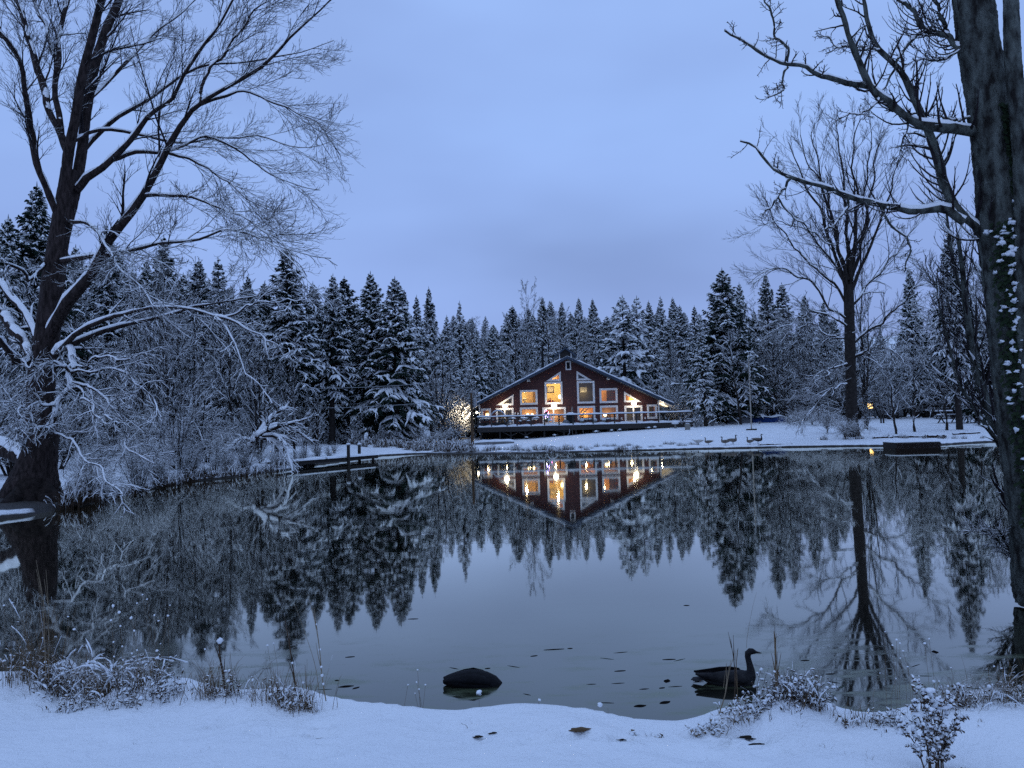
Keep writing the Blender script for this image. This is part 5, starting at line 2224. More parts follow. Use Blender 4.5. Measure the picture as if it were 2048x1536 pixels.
# ---- the huge tree at the left edge
rg = np.random.default_rng(101)
D0 = 24.0
TR1 = [
    ([(58, 1012), (68, 960), (82, 880), (82, 800), (84, 740), (98, 640), (109, 540), (119, 470), (130, 400), (140, 340)], 46, 15, 0, 0),
    ([(132, 400), (135, 320), (150, 240), (165, 150), (188, 60), (202, 0), (215, -80), (225, -170)], 13, 7, 0, -1),
    ([(128, 470), (150, 380), (164, 300), (172, 230), (190, 130), (216, 50), (238, 0), (258, -80), (275, -170)], 15, 7, 0, 1.5),
]
P1, R1 = traced(TR1, D0)
R1[1:] *= .80
R1[0] = .93 * PXR(np.interp(np.linspace(0, 1, 26), [0, .06, .14, .3, .45, .6, 1], [64, 50, 33, 29, 24, 23, 17]), D0)
LT = [
    ([(130, 300), (100, 220), (76, 140), (52, 70), (35, 0), (22, -80)], 9, 5, 0, 2),
    ([(137, 265), (123, 190), (120, 110), (126, 60), (137, 0), (145, -80)], 8, 4, 0, 3),
    ([(114, 122), (95, 60), (70, 0), (55, -50)], 4.5, 3, 2, 4),
    ([(106, 445), (85, 380), (68, 300), (58, 220), (45, 140), (20, 95), (0, 62), (-50, 10)], 9, 4.5, 0, -3),
    ([(165, 375), (190, 348), (219, 328), (266, 273), (312, 219), (344, 188), (367, 141), (414, 78), (461, 8), (495, -60)], 9.5, 3.5, 0, -3),
    ([(160, 310), (176, 289), (223, 250), (273, 207), (324, 172), (375, 145), (430, 129), (508, 121), (586, 109), (665, 85)], 7, 1.6, 1, 4),
    ([(170, 200), (188, 180), (254, 125), (312, 62), (375, 12), (430, -40)], 6, 3, 1, 6),
    ([(100, 700), (122, 655), (148, 608), (184, 558), (219, 488), (273, 418), (309, 359), (332, 305), (363, 254), (402, 211), (461, 168), (523, 125), (578, 74), (633, 31), (664, 0), (705, -45)], 16, 3, 0, -5),
    ([(400, 207), (406, 156), (438, 110), (480, 62), (527, 8), (550, -40)], 5, 2.5, -3, -3),
    ([(402, 209), (449, 191), (504, 191), (566, 207), (620, 235), (662, 268)], 4.5, 1.2, -3, -2),
    ([(150, 290), (188, 270), (234, 264), (297, 270), (352, 281), (410, 283), (469, 281), (508, 273), (566, 289), (633, 293), (668, 280)], 5, 1, 0, 5),
    ([(222, 336), (273, 318), (320, 309), (375, 297), (414, 281), (469, 297), (504, 324), (547, 352), (602, 371), (640, 378)], 6, 1, -1, 3),
    ([(320, 312), (359, 312), (410, 332), (441, 355), (488, 391), (547, 426)], 4, 1, 0, 1),
    ([(285, 399), (336, 395), (383, 395), (430, 410), (477, 430), (523, 457), (566, 484), (592, 512)], 5, 1, -2, -5),
    ([(120, 520), (165, 512), (203, 508), (273, 500), (332, 488), (391, 480), (445, 457), (488, 465), (527, 480), (559, 504), (602, 542)], 7, 1.2, 0, -6),
    ([(132, 450), (160, 453), (190, 470), (211, 492), (234, 523), (266, 562), (297, 598), (303, 612)], 5, 2, 0, -5),
    ([(100, 700), (137, 667), (184, 648), (250, 624), (312, 614), (383, 614), (430, 628), (457, 663), (480, 706), (497, 745)], 7.5, 1.6, -1, -6),
    ([(110, 710), (148, 687), (219, 663), (297, 640), (375, 620), (422, 612), (480, 599), (535, 590)], 8.5, 2, -1, -2),
    ([(430, 628), (470, 645), (496, 663), (547, 687), (585, 705)], 3.5, 1, -4.5, -6),
    ([(445, 632), (508, 612), (566, 603), (628, 599)], 2.4, .8, -4.5, -6),
    ([(75, 740), (50, 700), (28, 665), (0, 628), (-50, 560)], 12, 8, 0, 2),
    ([(84, 700), (70, 667), (45, 620), (8, 570), (-30, 520)], 7.5, 5, 0, 3),
    ([(70, 720), (40, 720), (0, 680), (-50, 650)], 7, 5, 0, -3),
    ([(100, 480), (60, 560), (40, 545), (0, 516), (-30, 500)], 4, 2, 0, -3),
    # the crooked, snow-smothered limb hanging before the trunk
    ([(92, 690), (115, 671), (126, 692), (140, 712), (146, 732), (138, 755), (143, 772), (129, 792), (115, 818), (106, 846), (110, 868)], 6, 3.4, -1, -3),
    ([(140, 718), (122, 726), (95, 730), (75, 730), (57, 722)], 4, 2, -2.2, -3),
    ([(106, 846), (88, 856), (69, 862), (26, 865)], 3.4, 1.3, -3, -4),
    ([(118, 812), (86, 805), (60, 808), (45, 818), (32, 827)], 3, 1.2, -2.8, -4),
    ([(140, 722), (178, 717), (229, 712), (298, 717)], 3, 1.0, -2, -4),
    ([(143, 745), (185, 735), (235, 738), (280, 765), (300, 800), (322, 830)], 3.2, 1.0, -2, -5),
    ([(143, 770), (190, 780), (225, 820), (250, 870), (262, 900), (298, 925)], 3.2, 1.0, -2, -5),
    ([(135, 785), (170, 800), (195, 835), (240, 850)], 3, 1.0, -2, -4.5),
    ([(110, 868), (150, 890), (200, 945), (245, 985)], 2.4, .9, -3, -6),
    ([(60, 940), (30, 920), (-20, 890), (-60, 870)], 17, 14, 0, 2),
]
P2, R2 = traced(LT, D0)
P2 = snap(kink(P2, rg, .09), R2, P1, R1, PXR(46, D0))
P2[24:33] = kink(P2[24:33], rg, .11)
R2[25:33] *= .72
R2[:20] *= .82
R2[4:20] *= np.linspace(1, .45, 26)[None]
R1, R2 = knobby(P1, R1, rg, .10), knobby(P2, R2, rg, .16)
tree = empty("cottonwood_tree", (P1[0, 0, 0], D0, H1(P1[0, 0, 0], D0)), label="huge many-limbed bare tree leaning over the pond at the left edge", cat="bare tree")
TO = np.array(tree.location)


def hlink(nm, parts, m_, par, O, smooth=False):
    v_, q_ = merge(parts)
    return link(nm, mesh_np(nm, v_ - O, q_), m_, par, smooth)


# roots flare into the bank
RP = [([(70, 960), (30, 1000), (-20, 1035)], 22, 10, 0, -2), ([(70, 960), (100, 990), (150, 1018)], 20, 8, 0, -1), ([(60, 970), (60, 1010), (70, 1040)], 26, 14, -.4, -1.2), ([(60, 965), (90, 1000), (110, 1030)], 18, 8, 0, -1.5)]
P3, R3 = traced(RP, D0)
hlink("trunk", [bark_tubes(P1, R1, 110, 40, .045, rg)], M.barkhero, tree, TO, True)
for i_ in range(len(P3)):
    hlink("root", [tubes(P3[i_:i_ + 1], R3[i_:i_ + 1], 12, (0, 0, 1), .05, rg)], M.rootm, tree, TO, True)
for i_ in range(len(P2)):
    hlink("limb", [tubes(P2[i_:i_ + 1], R2[i_:i_ + 1], 9, (0, 0, 1), .04, rg)], M.barkhero, tree, TO, True)
UPL = slice(0, 16)
# upper crown: fine twigs that sweep out and turn up at the tips
Pa = np.concatenate([P1[1:, 4:24], P2[:16, 4:24]])
Ra = np.concatenate([R1[1:, 4:24], R2[:16, 4:24]])
b1 = grow(Pa, Ra, 10, .08, 1, .55, .28, .0, .045, 10, .38, rg, .009, lpow=.25, lmin=1.3)
b2 = grow(*b1, 8, .12, 1, .48, .46, -.005, .05, 8, .55, rg, .0060, lmin=.7, lpow=.4)
b3 = grow(*b2, 4, .15, 1, .50, .52, .10, .06, 7, .7, rg, .0042, lmin=.35)
b4 = grow(*b3, 2, .2, .9, .55, .50, .16, .08, 5, .8, rg, .0036, lmin=.18)
hlink("crown", [tubes(b1[0], b1[1], 4), tubes(b2[0], b2[1], 3), tubes(b3[0], b3[1], 3), tubes(b4[0], b4[1], 3)], M.twighero, tree, TO)
# lower, snow-laden drooping branches
Pc, Rc = P2[13:33, 3:], R2[13:33, 3:]
c1 = grow(Pc, Rc, 8, .1, 1, .62, .26, -.05, .13, 9, .38, rg, .007, lpow=.4, lmin=.6)
e1 = grow(P2[24:33], R2[24:33], 7, .08, 1, .8, .20, -.03, .16, 8, .5, rg, .007, lpow=.3, lmin=.45)
c1 = (np.concatenate([c1[0][:, :8], e1[0]]), np.concatenate([c1[1][:, :8], e1[1]]))
c2 = grow(*c1, 6, .15, 1, .55, .5, -.03, .09, 7, .65, rg, .0058, lmin=.3)
c3 = grow(*c2, 3, .15, 1, .6, .5, -.01, .12, 4, .8, rg, .0045, lmin=.15)
hlink("lower_crown", [tubes(c1[0], c1[1], 4), tubes(c2[0], c2[1], 4), tubes(c3[0], c3[1], 3)], M.twigice, tree, TO)
sn = [tubes(*snow_on(P2, R2, rg, .85, .60, .16, .06, .012), 8), tubes(*snow_on(b1[0], b1[1], rg, 1.0, .7, .25, .35, .002), 4), tubes(*snow_on(c1[0], c1[1], rg, 1.2, .9, .1, .15, .006), 5),
      tubes(*snow_on(c2[0], c2[1], rg, 1.2, 1.0, .1, .30, .004), 4), tubes(*snow_on(P2[24:28], R2[24:28], rg, 1.1, .6, -.3, .0, .008), 8)]
hlink("branch_snow", sn, M.snowc, tree, TO, False)

# ---- the big grey tree at the right edge
rg = np.random.default_rng(202)
D0 = 8.6
T2 = [([(2125, 1190), (2105, 1120), (2082, 1000), (2056, 860), (2036, 710), (2020, 570), (2006, 440), (1993, 320), (1976, 200), (1957, 90), (1947, 0), (1940, -100)], 60, 37, 0, 0),
      ([(2062, 800), (2052, 600), (2050, 450), (2044, 320), (2036, 220), (2026, 120), (2022, 0), (2022, -90)], 22, 13, -.25, -.5)]
P1, R1 = traced(T2, D0)
R1[0] = PXR(np.interp(np.linspace(0, 1, 26), [0, .1, .25, .45, .6, .75, .9, 1], [85, 62, 50, 46, 44, 41, 37, 37]), D0)
LR = [
    ([(1950, 264), (1935, 262), (1888, 258), (1849, 250), (1810, 230), (1775, 207), (1744, 180), (1732, 164), (1720, 133), (1709, 105), (1697, 66), (1689, 35), (1677, 8), (1665, -30)], 11, 4.5, 0, -.6),
    ([(1746, 182), (1705, 172), (1666, 160), (1630, 152), (1607, 141), (1580, 131), (1548, 117), (1517, 105), (1490, 94), (1470, 78), (1443, 62)], 6.5, 1.6, -.4, -1),
    ([(1582, 132), (1576, 98), (1556, 70), (1548, 43), (1537, 15), (1528, -20)], 3, 1.6, -.7, -.8),
    ([(1572, 137), (1568, 168), (1560, 184), (1537, 195)], 2.2, 1.2, -.7, -.7),
    ([(1930, 440), (1905, 424), (1892, 410), (1861, 414), (1822, 422), (1783, 416), (1744, 406), (1705, 395), (1673, 385), (1642, 371), (1611, 363), (1580, 353), (1552, 340), (1533, 320), (1509, 293), (1478, 281)], 9, 1.8, 0, .6),
    ([(1582, 355), (1564, 383), (1548, 402), (1528, 424)], 2.8, 1.2, .5, .6),
    ([(1556, 400), (1588, 438), (1634, 473), (1673, 492)], 1.8, 1.0, .6, .6),
    ([(1703, 396), (1689, 426), (1670, 445), (1642, 461)], 3, 1.2, .3, .2),
    ([(1763, 412), (1775, 441), (1806, 465), (1818, 488), (1816, 512), (1806, 545)], 3, 1.2, .3, .2),
    ([(1985, 500), (1965, 480), (1945, 462), (1919, 434), (1895, 414), (1876, 363), (1869, 324), (1857, 281), (1849, 254), (1830, 207), (1814, 172), (1798, 141), (1771, 113), (1752, 90), (1744, 51), (1732, 12), (1722, -30)], 11, 3.5, 0, .5),
    ([(1925, 95), (1912, 90), (1888, 70), (1853, 55), (1830, 23), (1806, 4), (1790, -20)], 7, 3, 0, .4),
    ([(1855, 58), (1826, 78), (1806, 105), (1790, 129), (1779, 164), (1763, 188)], 3.4, 1.5, .2, .3),
    ([(1920, 56), (1908, 50), (1884, 27), (1873, 0), (1868, -30)], 5, 3, 0, .3),
    ([(1934, 118), (1900, 122), (1866, 122), (1820, 118)], 2.4, 1.2, 0, .2),
    ([(1738, 95), (1712, 88), (1690, 98), (1668, 88), (1650, 76)], 2.2, 1.0, -.3, -.3),
    ([(1752, 92), (1735, 95), (1712, 92)], 2.4, 2, .3, -.2),
    ([(1755, 200), (1744, 212), (1728, 225), (1700, 230), (1672, 240)], 2.4, 1.0, -.3, -.5),
    ([(1950, 228), (1925, 240), (1898, 236), (1880, 228)], 3, 1.6, 0, .2),
    ([(1810, 232), (1805, 262), (1800, 300), (1790, 330)], 2.0, 1.0, 0, 0),
]
P2, R2 = traced(LR, D0)
P2 = snap(kink(P2, rg, .028), R2, P1, R1, PXR(34, D0))
R1, R2 = knobby(P1, R1, rg, .05), knobby(P2, R2, rg, .28)
tree = empty("grey_tree", (P1[0, 0, 0], D0, .3), label="big grey-barked bare tree filling the right edge with knobbly snowy limbs", cat="bare tree")
TO = np.array(tree.location)
Pt2 = np.stack([resample(p, 60) for p in P1])
Rt2 = np.stack([np.interp(np.linspace(0, 1, 60), np.linspace(0, 1, 26), r) for r in R1])
hlink("trunk", [bark_tubes(Pt2, Rt2, 260, 72, .050, rg, 1.6)], M.barkgrey, tree, TO, True)
for i_ in range(len(P2)):
    hlink("limb", [tubes(P2[i_:i_ + 1], R2[i_:i_ + 1], 9, (0, 0, 1), .07, rg)], M.barkgrey, tree, TO, True)
sel = P2[:, 5:]
sr = R2[:, 5:]
b1 = grow(sel, sr, 15, .05, 1, 1.0, .15, .04, .16, 7, .45, rg, .0036, lpow=.2, lmin=.14)
b2 = grow(*b1, 5, .2, 1, .9, .42, .07, .2, 5, .85, rg, .0026, lmin=.05)
# long straight shoots standing up from the stems near the trunk
up = grow(P2[[9, 9, 9, 10, 10, 12, 4, 0, 13]][:, :22], R2[[9, 9, 9, 10, 10, 12, 4, 0, 13]][:, :22], 13, .0, .75, .9, .10, .22, .06, 9, .3, rg, .0032, lpow=.2, lmin=.55)
u2 = grow(*up, 4, .2, 1, .55, .28, .14, .10, 5, .7, rg, .0026, lmin=.1)
hlink("crown", [tubes(b1[0], b1[1], 5), tubes(b2[0], b2[1], 4), tubes(up[0], up[1], 4), tubes(u2[0], u2[1], 3)], M.twighero, tree, TO)
hlink("branch_snow", [tubes(*snow_on(P2, R2, rg, .82, .50, .30, .05, .004), 7), tubes(*snow_on(b1[0], b1[1], rg, .9, .7, .3, .45), 5)], M.snowc, tree, TO, True)
# ivy on the trunk's right side, each cluster capped with snow
V, Fc, VS, FS = [], [], [], []
ri = random.Random(4)
iv, ivs = MB(), MB()
for k in range(4200):
    t_ = ri.uniform(.10, .74)
    # denser to the right of the trunk
    an = ri.gauss(-1.75, .50)
    i_ = t_ * 59
    j_ = int(i_)
    c_ = Pt2[0, j_] + (Pt2[0, min(j_ + 1, 59)] - Pt2[0, j_]) * (i_ - j_)
    if (t_ > .56 and an < -1.75) or an < -2.75:
        continue
    r_ = Rt2[0, j_] * ri.uniform(1.03, 1.20)
    # an = 0 points right (+x), -pi/2 towards the camera
    px_, py_, pz_ = c_[0] + r_ * math.cos(an), c_[1] + r_ * math.sin(an), c_[2]
    s_ = ri.uniform(.018, .036)
    n_ = Vector((math.cos(an), math.sin(an), ri.uniform(.1, .9))).normalized()
    u_ = n_.cross(Vector((0, 0, 1))).normalized()
    w_ = u_.cross(n_)
    u_ = (u_ * math.cos(ri.uniform(-.6, .6)) + w_ * math.sin(ri.uniform(-.6, .6))).normalized()
    w_ = u_.cross(n_)
    c0 = Vector((px_, py_, pz_)) + n_ * .012
    q4 = [c0 - w_ * s_, c0 + u_ * s_ * .8 + n_ * .004, c0 + w_ * s_ * 1.2, c0 - u_ * s_ * .8 + n_ * .004]
    iv.add([v_ - Vector(TO) for v_ in q4], [(0, 1, 2, 3)])
    if ri.random() < (.11 if .30 < t_ < .62 else .05) and .15 < t_ < .70:
        ivs.lump(c0 + Vector((0, 0, .012)) + n_ * .02 - Vector(TO), (ri.uniform(.010, .045), ri.uniform(.012, .035), ri.uniform(.010, .030)), ri, sub=2, rough=.55, flat=False)
iv.build("ivy", M.ivy, tree)
ivs.build("ivy_snow", M.snow, tree, smooth=True)
# ---- the shaggy multi-stemmed tree leaning up beside it
rg = np.random.default_rng(303)
D0 = 9.6
LS = [
    ([(2075, 1160), (2042, 1048), (2016, 928), (1995, 864), (1969, 799), (1952, 735), (1939, 670), (1930, 606), (1925, 540), (1915, 470)], 16, 3.5, 0, .3),
    ([(1995, 880), (1984, 868), (1952, 821), (1922, 773), (1905, 722), (1896, 683), (1880, 620), (1872, 560)], 5, 1.6, 0, -.2),
    ([(2005, 900), (2000, 800), (1990, 700), (1975, 600), (1962, 520), (1955, 430)], 8, 3, .2, .5),
    ([(1990, 860), (1965, 760), (1945, 660), (1915, 560), (1900, 480), (1890, 400)], 6, 2, .1, .9),
    ([(2030, 960), (2020, 820), (2015, 700), (2000, 580), (1985, 480)], 8, 3, .2, .9),
    ([(2046, 1060), (2010, 1090), (1990, 1075), (1965, 1060)], 4, 1.5, 0, -.6),
    ([(2060, 1120), (2030, 1110), (2010, 1080), (1998, 1060)], 5, 2, 0, -.8),
    ([(1960, 760), (1930, 690), (1905, 640), (1890, 590), (1850, 545)], 3, 1.2, .1, .2),
]
P2, R2 = traced(LS, D0)
R2 = knobby(P2, R2, rg, .2)
tree = empty("leaning_stems", (P2[0, 0, 0], D0, .3), label="shaggy multi-stemmed tree leaning left from the right edge, in front of the raft", cat="bare tree")
TO = np.array(tree.location)
for i_ in range(len(P2)):
    hlink("stem", [tubes(P2[i_:i_ + 1], R2[i_:i_ + 1], 9, (0, 1, 0), .08, rg)], M.barkgrey, tree, TO, True)
b1 = grow(P2, R2, 40, .08, 1, .5, .18, .10, .09, 7, .42, rg, .0035, lpow=.2, lmin=.3)
b2 = grow(*b1, 7, .15, 1, .55, .42, .06, .12, 5, .7, rg, .0027, lmin=.1)
hlink("crown", [tubes(b1[0], b1[1], 4), tubes(b2[0], b2[1], 3)], M.twighero, tree, TO)
hlink("branch_snow", [tubes(*snow_on(P2, R2, rg, .8, .6, .25, .35, .004), 6), tubes(*snow_on(b1[0], b1[1], rg, 1.8, .9, .25, .45, .002), 5)], M.snowc, tree, TO, True)

# ---- the vase-shaped tree on the far right shore
rg = np.random.default_rng(404)
D0 = 58.0
x_, z_ = U(1704, 870, D0).x, H1(U(1704, 870, D0).x, D0)
TV = [([(1706, 878), (1703, 800), (1701, 740), (1700, 680), (1698, 620), (1697, 570)], 11.5, 9.5, 0, 0)]
P1, R1 = traced(TV, D0)
R1[0, :3] *= [1.5, 1.2, 1.05]
LV = [
    ([(1693, 590), (1675, 530), (1650, 470), (1625, 400), (1602, 340), (1575, 285)], 6.5, 1.2, 0, 3),
    ([(1694, 585), (1680, 510), (1662, 440), (1648, 370), (1635, 300), (1628, 255)], 6.5, 1.2, 0, -3),
    ([(1697, 580), (1693, 500), (1690, 420), (1683, 340), (1678, 260), (1676, 235)], 7.5, 1.2, 0, 2),
    ([(1699, 580), (1706, 500), (1712, 420), (1708, 340), (1712, 270), (1716, 240)], 7.5, 1.2, 0, -2),
    ([(1700, 585), (1715, 510), (1732, 440), (1748, 370), (1758, 300), (1768, 255)], 6.5, 1.2, 0, 4),
    ([(1702, 595), (1728, 530), (1752, 470), (1775, 400), (1795, 340), (1815, 300)], 6, 1.0, 0, -3),
    ([(1690, 620), (1650, 560), (1612, 520), (1575, 470), (1545, 430), (1520, 400)], 4.5, 1.0, 0, 2),
    ([(1692, 640), (1655, 600), (1620, 560), (1580, 540), (1535, 545), (1500, 570)], 4, .8, 0, -3),
    ([(1703, 620), (1740, 570), (1780, 520), (1815, 480), (1845, 430)], 4.5, 1.0, 0, 3),
    ([(1690, 660), (1660, 640), (1630, 625), (1590, 640), (1555, 665)], 3.5, .8, 0, -4),
    ([(1692, 680), (1660, 670), (1625, 650), (1590, 655)], 3, .8, 0, 3),
    ([(1706, 690), (1745, 660), (1785, 625), (1825, 590), (1870, 545)], 4, 1.0, 0, -3),
    ([(1706, 720), (1740, 705), (1775, 700), (1800, 705)], 5, 1.0, 0, -3),
    ([(1694, 725), (1665, 735), (1640, 755), (1610, 790)], 3.5, 1.0, 0, -3),
    ([(1693, 765), (1660, 780), (1630, 810), (1605, 850)], 3, .8, 0, -4),
    ([(1694, 600), (1665, 520), (1640, 490), (1600, 455), (1565, 445), (1515, 450)], 3.4, .8, 0, -4),
    ([(1700, 560), (1722, 480), (1735, 400), (1735, 320), (1742, 262)], 5, 1.2, 0, 0),
    ([(1697, 560), (1670, 470), (1655, 400), (1618, 320), (1600, 270)], 5, 1.2, 0, 0),
]
P2, R2 = traced(LV, D0)
P2 = snap(kink(P2, rg, .28), R2, P1, R1, PXR(20, D0))
R2 = knobby(P2, R2, rg, .1) * .62
tree = empty("vase_shaped_tree", (x_, D0, z_), label="tall vase-shaped bare tree standing alone on the far right shore", cat="bare tree")
TO = np.array(tree.location)
hlink("trunk", [tubes(P1, R1, 12, (0, 1, 0), .03, rg)], M.barkd, tree, TO, True)
for i_ in range(len(P2)):
    hlink("limb", [tubes(P2[i_:i_ + 1], R2[i_:i_ + 1], 7)], M.barkd, tree, TO, True)
b1 = grow(P2[:, 2:], R2[:, 2:], 13, .05, 1, .45, .34, .07, .05, 7, .40, rg, .012, lpow=.35, lmin=1.3)
b2 = grow(*b1, 7, .15, 1, .45, .50, .06, .07, 5, .6, rg, .008, lmin=.6)
b3 = grow(*b2, 5, .15, 1, .45, .5, .05, .1, 4, .7, rg, .0075, lmin=.35)
hlink("crown", [tubes(b1[0], b1[1], 4), tubes(b2[0], b2[1], 3), tubes(b3[0], b3[1], 3)], M.twighero, tree, TO)
lo_ = slice(7, 16)
c1 = grow(P2[lo_], R2[lo_], 8, .1, 1, .7, .35, -.05, .12, 7, .5, rg, .018, lmin=1.0)
c2 = grow(*c1, 5, .1, 1, .7, .5, -.06, .15, 5, .7, rg, .013, lmin=.4)
hlink("lower_crown", [tubes(c1[0], c1[1], 4), tubes(c2[0], c2[1], 3)], M.twigice, tree, TO)
hlink("branch_snow", [tubes(*snow_on(P2, R2, rg, .9, .6, .3, .15, .02), 5), tubes(*snow_on(c1[0], c1[1], rg, 1.3, .8, .2, .2, .015), 4)], M.snowc, tree, TO)
# suckers and drooping snowy sprays round its foot
for i, (px, D, h, lab) in enumerate([(1690, 56.5, 1.9, "snow-bent shoots on the left of the vase-shaped tree's foot"), (1716, 56.5, 1.7, "snow-bent shoots on the right of the vase-shaped tree's foot"), (1655, 62, 2.6, "drooping snowy shrub left of the vase-shaped tree")]):
    place_bare('weep', U(px, 870, D).x, D, h, lab, None, "shrub", 1.1)
# its leaning neighbour behind
at_px('slim', 1731, 68, 480, "slender dark tree leaning right behind the vase-shaped tree", None, "bare tree", .8, var=0)
# the half-fallen willow over the left bank
rg = np.random.default_rng(505)
D0 = 39.5
LW = [
    ([(476, 948), (490, 915), (505, 888), (515, 872)], 9, 7, 0, 0),
    ([(515, 874), (535, 845), (555, 825), (575, 815)], 5, 1.5, 0, 1),
    ([(515, 874), (545, 858), (580, 848), (615, 838)], 4.5, 1.2, 0, -1),
    ([(517, 873), (550, 872), (570, 890), (577, 915), (585, 940)], 4, 1.2, 0, -1.5),
    ([(515, 876), (540, 880), (562, 905), (572, 935)], 4, 1.2, 0, -.5),
    ([(508, 882), (480, 880), (460, 895), (440, 915)], 3.5, 1.2, 0, -1),
    ([(500, 892), (470, 905), (465, 940), (468, 965)], 3.5, 1.2, 0, -1.2),
    ([(517, 872), (550, 850), (590, 862), (625, 885)], 3.5, 1, 0, 1),
]
P2, R2 = traced(LW, D0)
tree = empty("fallen_willow", (P2[0, 0, 0], D0, P2[0, 0, 2]), label="half-fallen willow with forked snowy limbs drooping over the water left of the dock", cat="bare tree")
TO = np.array(tree.location)
for i_ in range(len(P2)):
    hlink("limb", [tubes(P2[i_:i_ + 1], R2[i_:i_ + 1], 8)], M.barkhero, tree, TO, True)
b1 = grow(P2[1:], R2[1:], 12, .1, 1, .6, .42, -.05, .1, 7, .5, rg, .012, lmin=.5)
b2 = grow(*b1, 6, .1, 1, .6, .5, -.05, .14, 5, .7, rg, .010, lmin=.25)
hlink("crown", [tubes(b1[0], b1[1], 4), tubes(b2[0], b2[1], 4)], M.twigice, tree, TO)
hlink("branch_snow", [tubes(*snow_on(P2, R2, rg, 1.0, .6, .0, .05, .03), 6), tubes(*snow_on(b1[0], b1[1], rg, 1.5, .9, .1, .15, .015), 5), tubes(*snow_on(b2[0], b2[1], rg, 1.3, .9, .1, .3, .008), 4)], M.snowc, tree, TO)
# a thin upright tree on the left bank
at_px('slim', 356, 31.5, 720, "thin upright young tree at the water's edge on the left bank", None, "bare tree", .55, var=1)

# ------------------------------------------------------------------ birds


def loft(sp, S=14):
    """sp: list of (x, z, ry, rz, tilt) rings along a bird; tilt = angle of the ring's normal from +x"""
    V, Fc = [], []
    for x, z, ry, rz, ti in sp:
        for j in range(S):
            a = 2 * math.pi * j / S
            u, w = math.cos(a) * ry, math.sin(a) * rz
            V.append((x - w * math.sin(ti), u, z + w * math.cos(ti)))
    n = len(sp)
    for i in range(n - 1):
        for j in range(S):
            k = (j + 1) % S
            Fc.append((i * S + j, i * S + k, (i + 1) * S + k, (i + 1) * S + j))
    Fc.append(tuple(range(S - 1, -1, -1)))
    Fc.append(tuple((n - 1) * S + j for j in range(S)))
    return V, Fc


def goose_rings(neck='up', s=1.0):
    r = [(-.34, .075, .012, .008, 0), (-.30, .075, .045, .020, 0), (-.24, .065, .075, .045, 0), (-.15, .055, .105, .080, 0), (-.05, .05, .122, .100, 0), (.06, .05, .125, .108, 0),
         (.15, .055, .112, .105, .1), (.21, .075, .088, .090, .5)]
    if neck == 'up':
        r += [(.235, .12, .058, .060, .95), (.232, .17, .042, .044, 1.35), (.222, .22, .034, .036, 1.6), (.210, .27, .030, .032, 1.75), (.203, .31, .029, .032, 1.6), (.208, .345, .031, .036, 1.1),
              (.232, .366, .033, .036, .3), (.262, .366, .031, .031, -.1), (.285, .360, .022, .021, -.15), (.300, .356, .016, .013, -.1), (.325, .351, .013, .009, -.1), (.348, .347, .009, .005, -.1), (.356, .346, .003, .002, 0)]
    elif neck == 'low':
        r += [(.26, .10, .055, .055, .5), (.31, .13, .036, .036, .45), (.36, .15, .029, .030, .3), (.40, .16, .031, .032, 0), (.43, .155, .028, .026, -.3), (.46, .145, .014, .010, -.4), (.49, .133, .008, .004, -.4)]
    else:
        r += [(.25, .05, .062, .062, -.3), (.28, .0, .045, .045, -1.1), (.285, -.06, .035, .035, -1.5), (.285, -.12, .03, .03, -1.5), (.285, -.16, .01, .01, -1.5)]
    return r


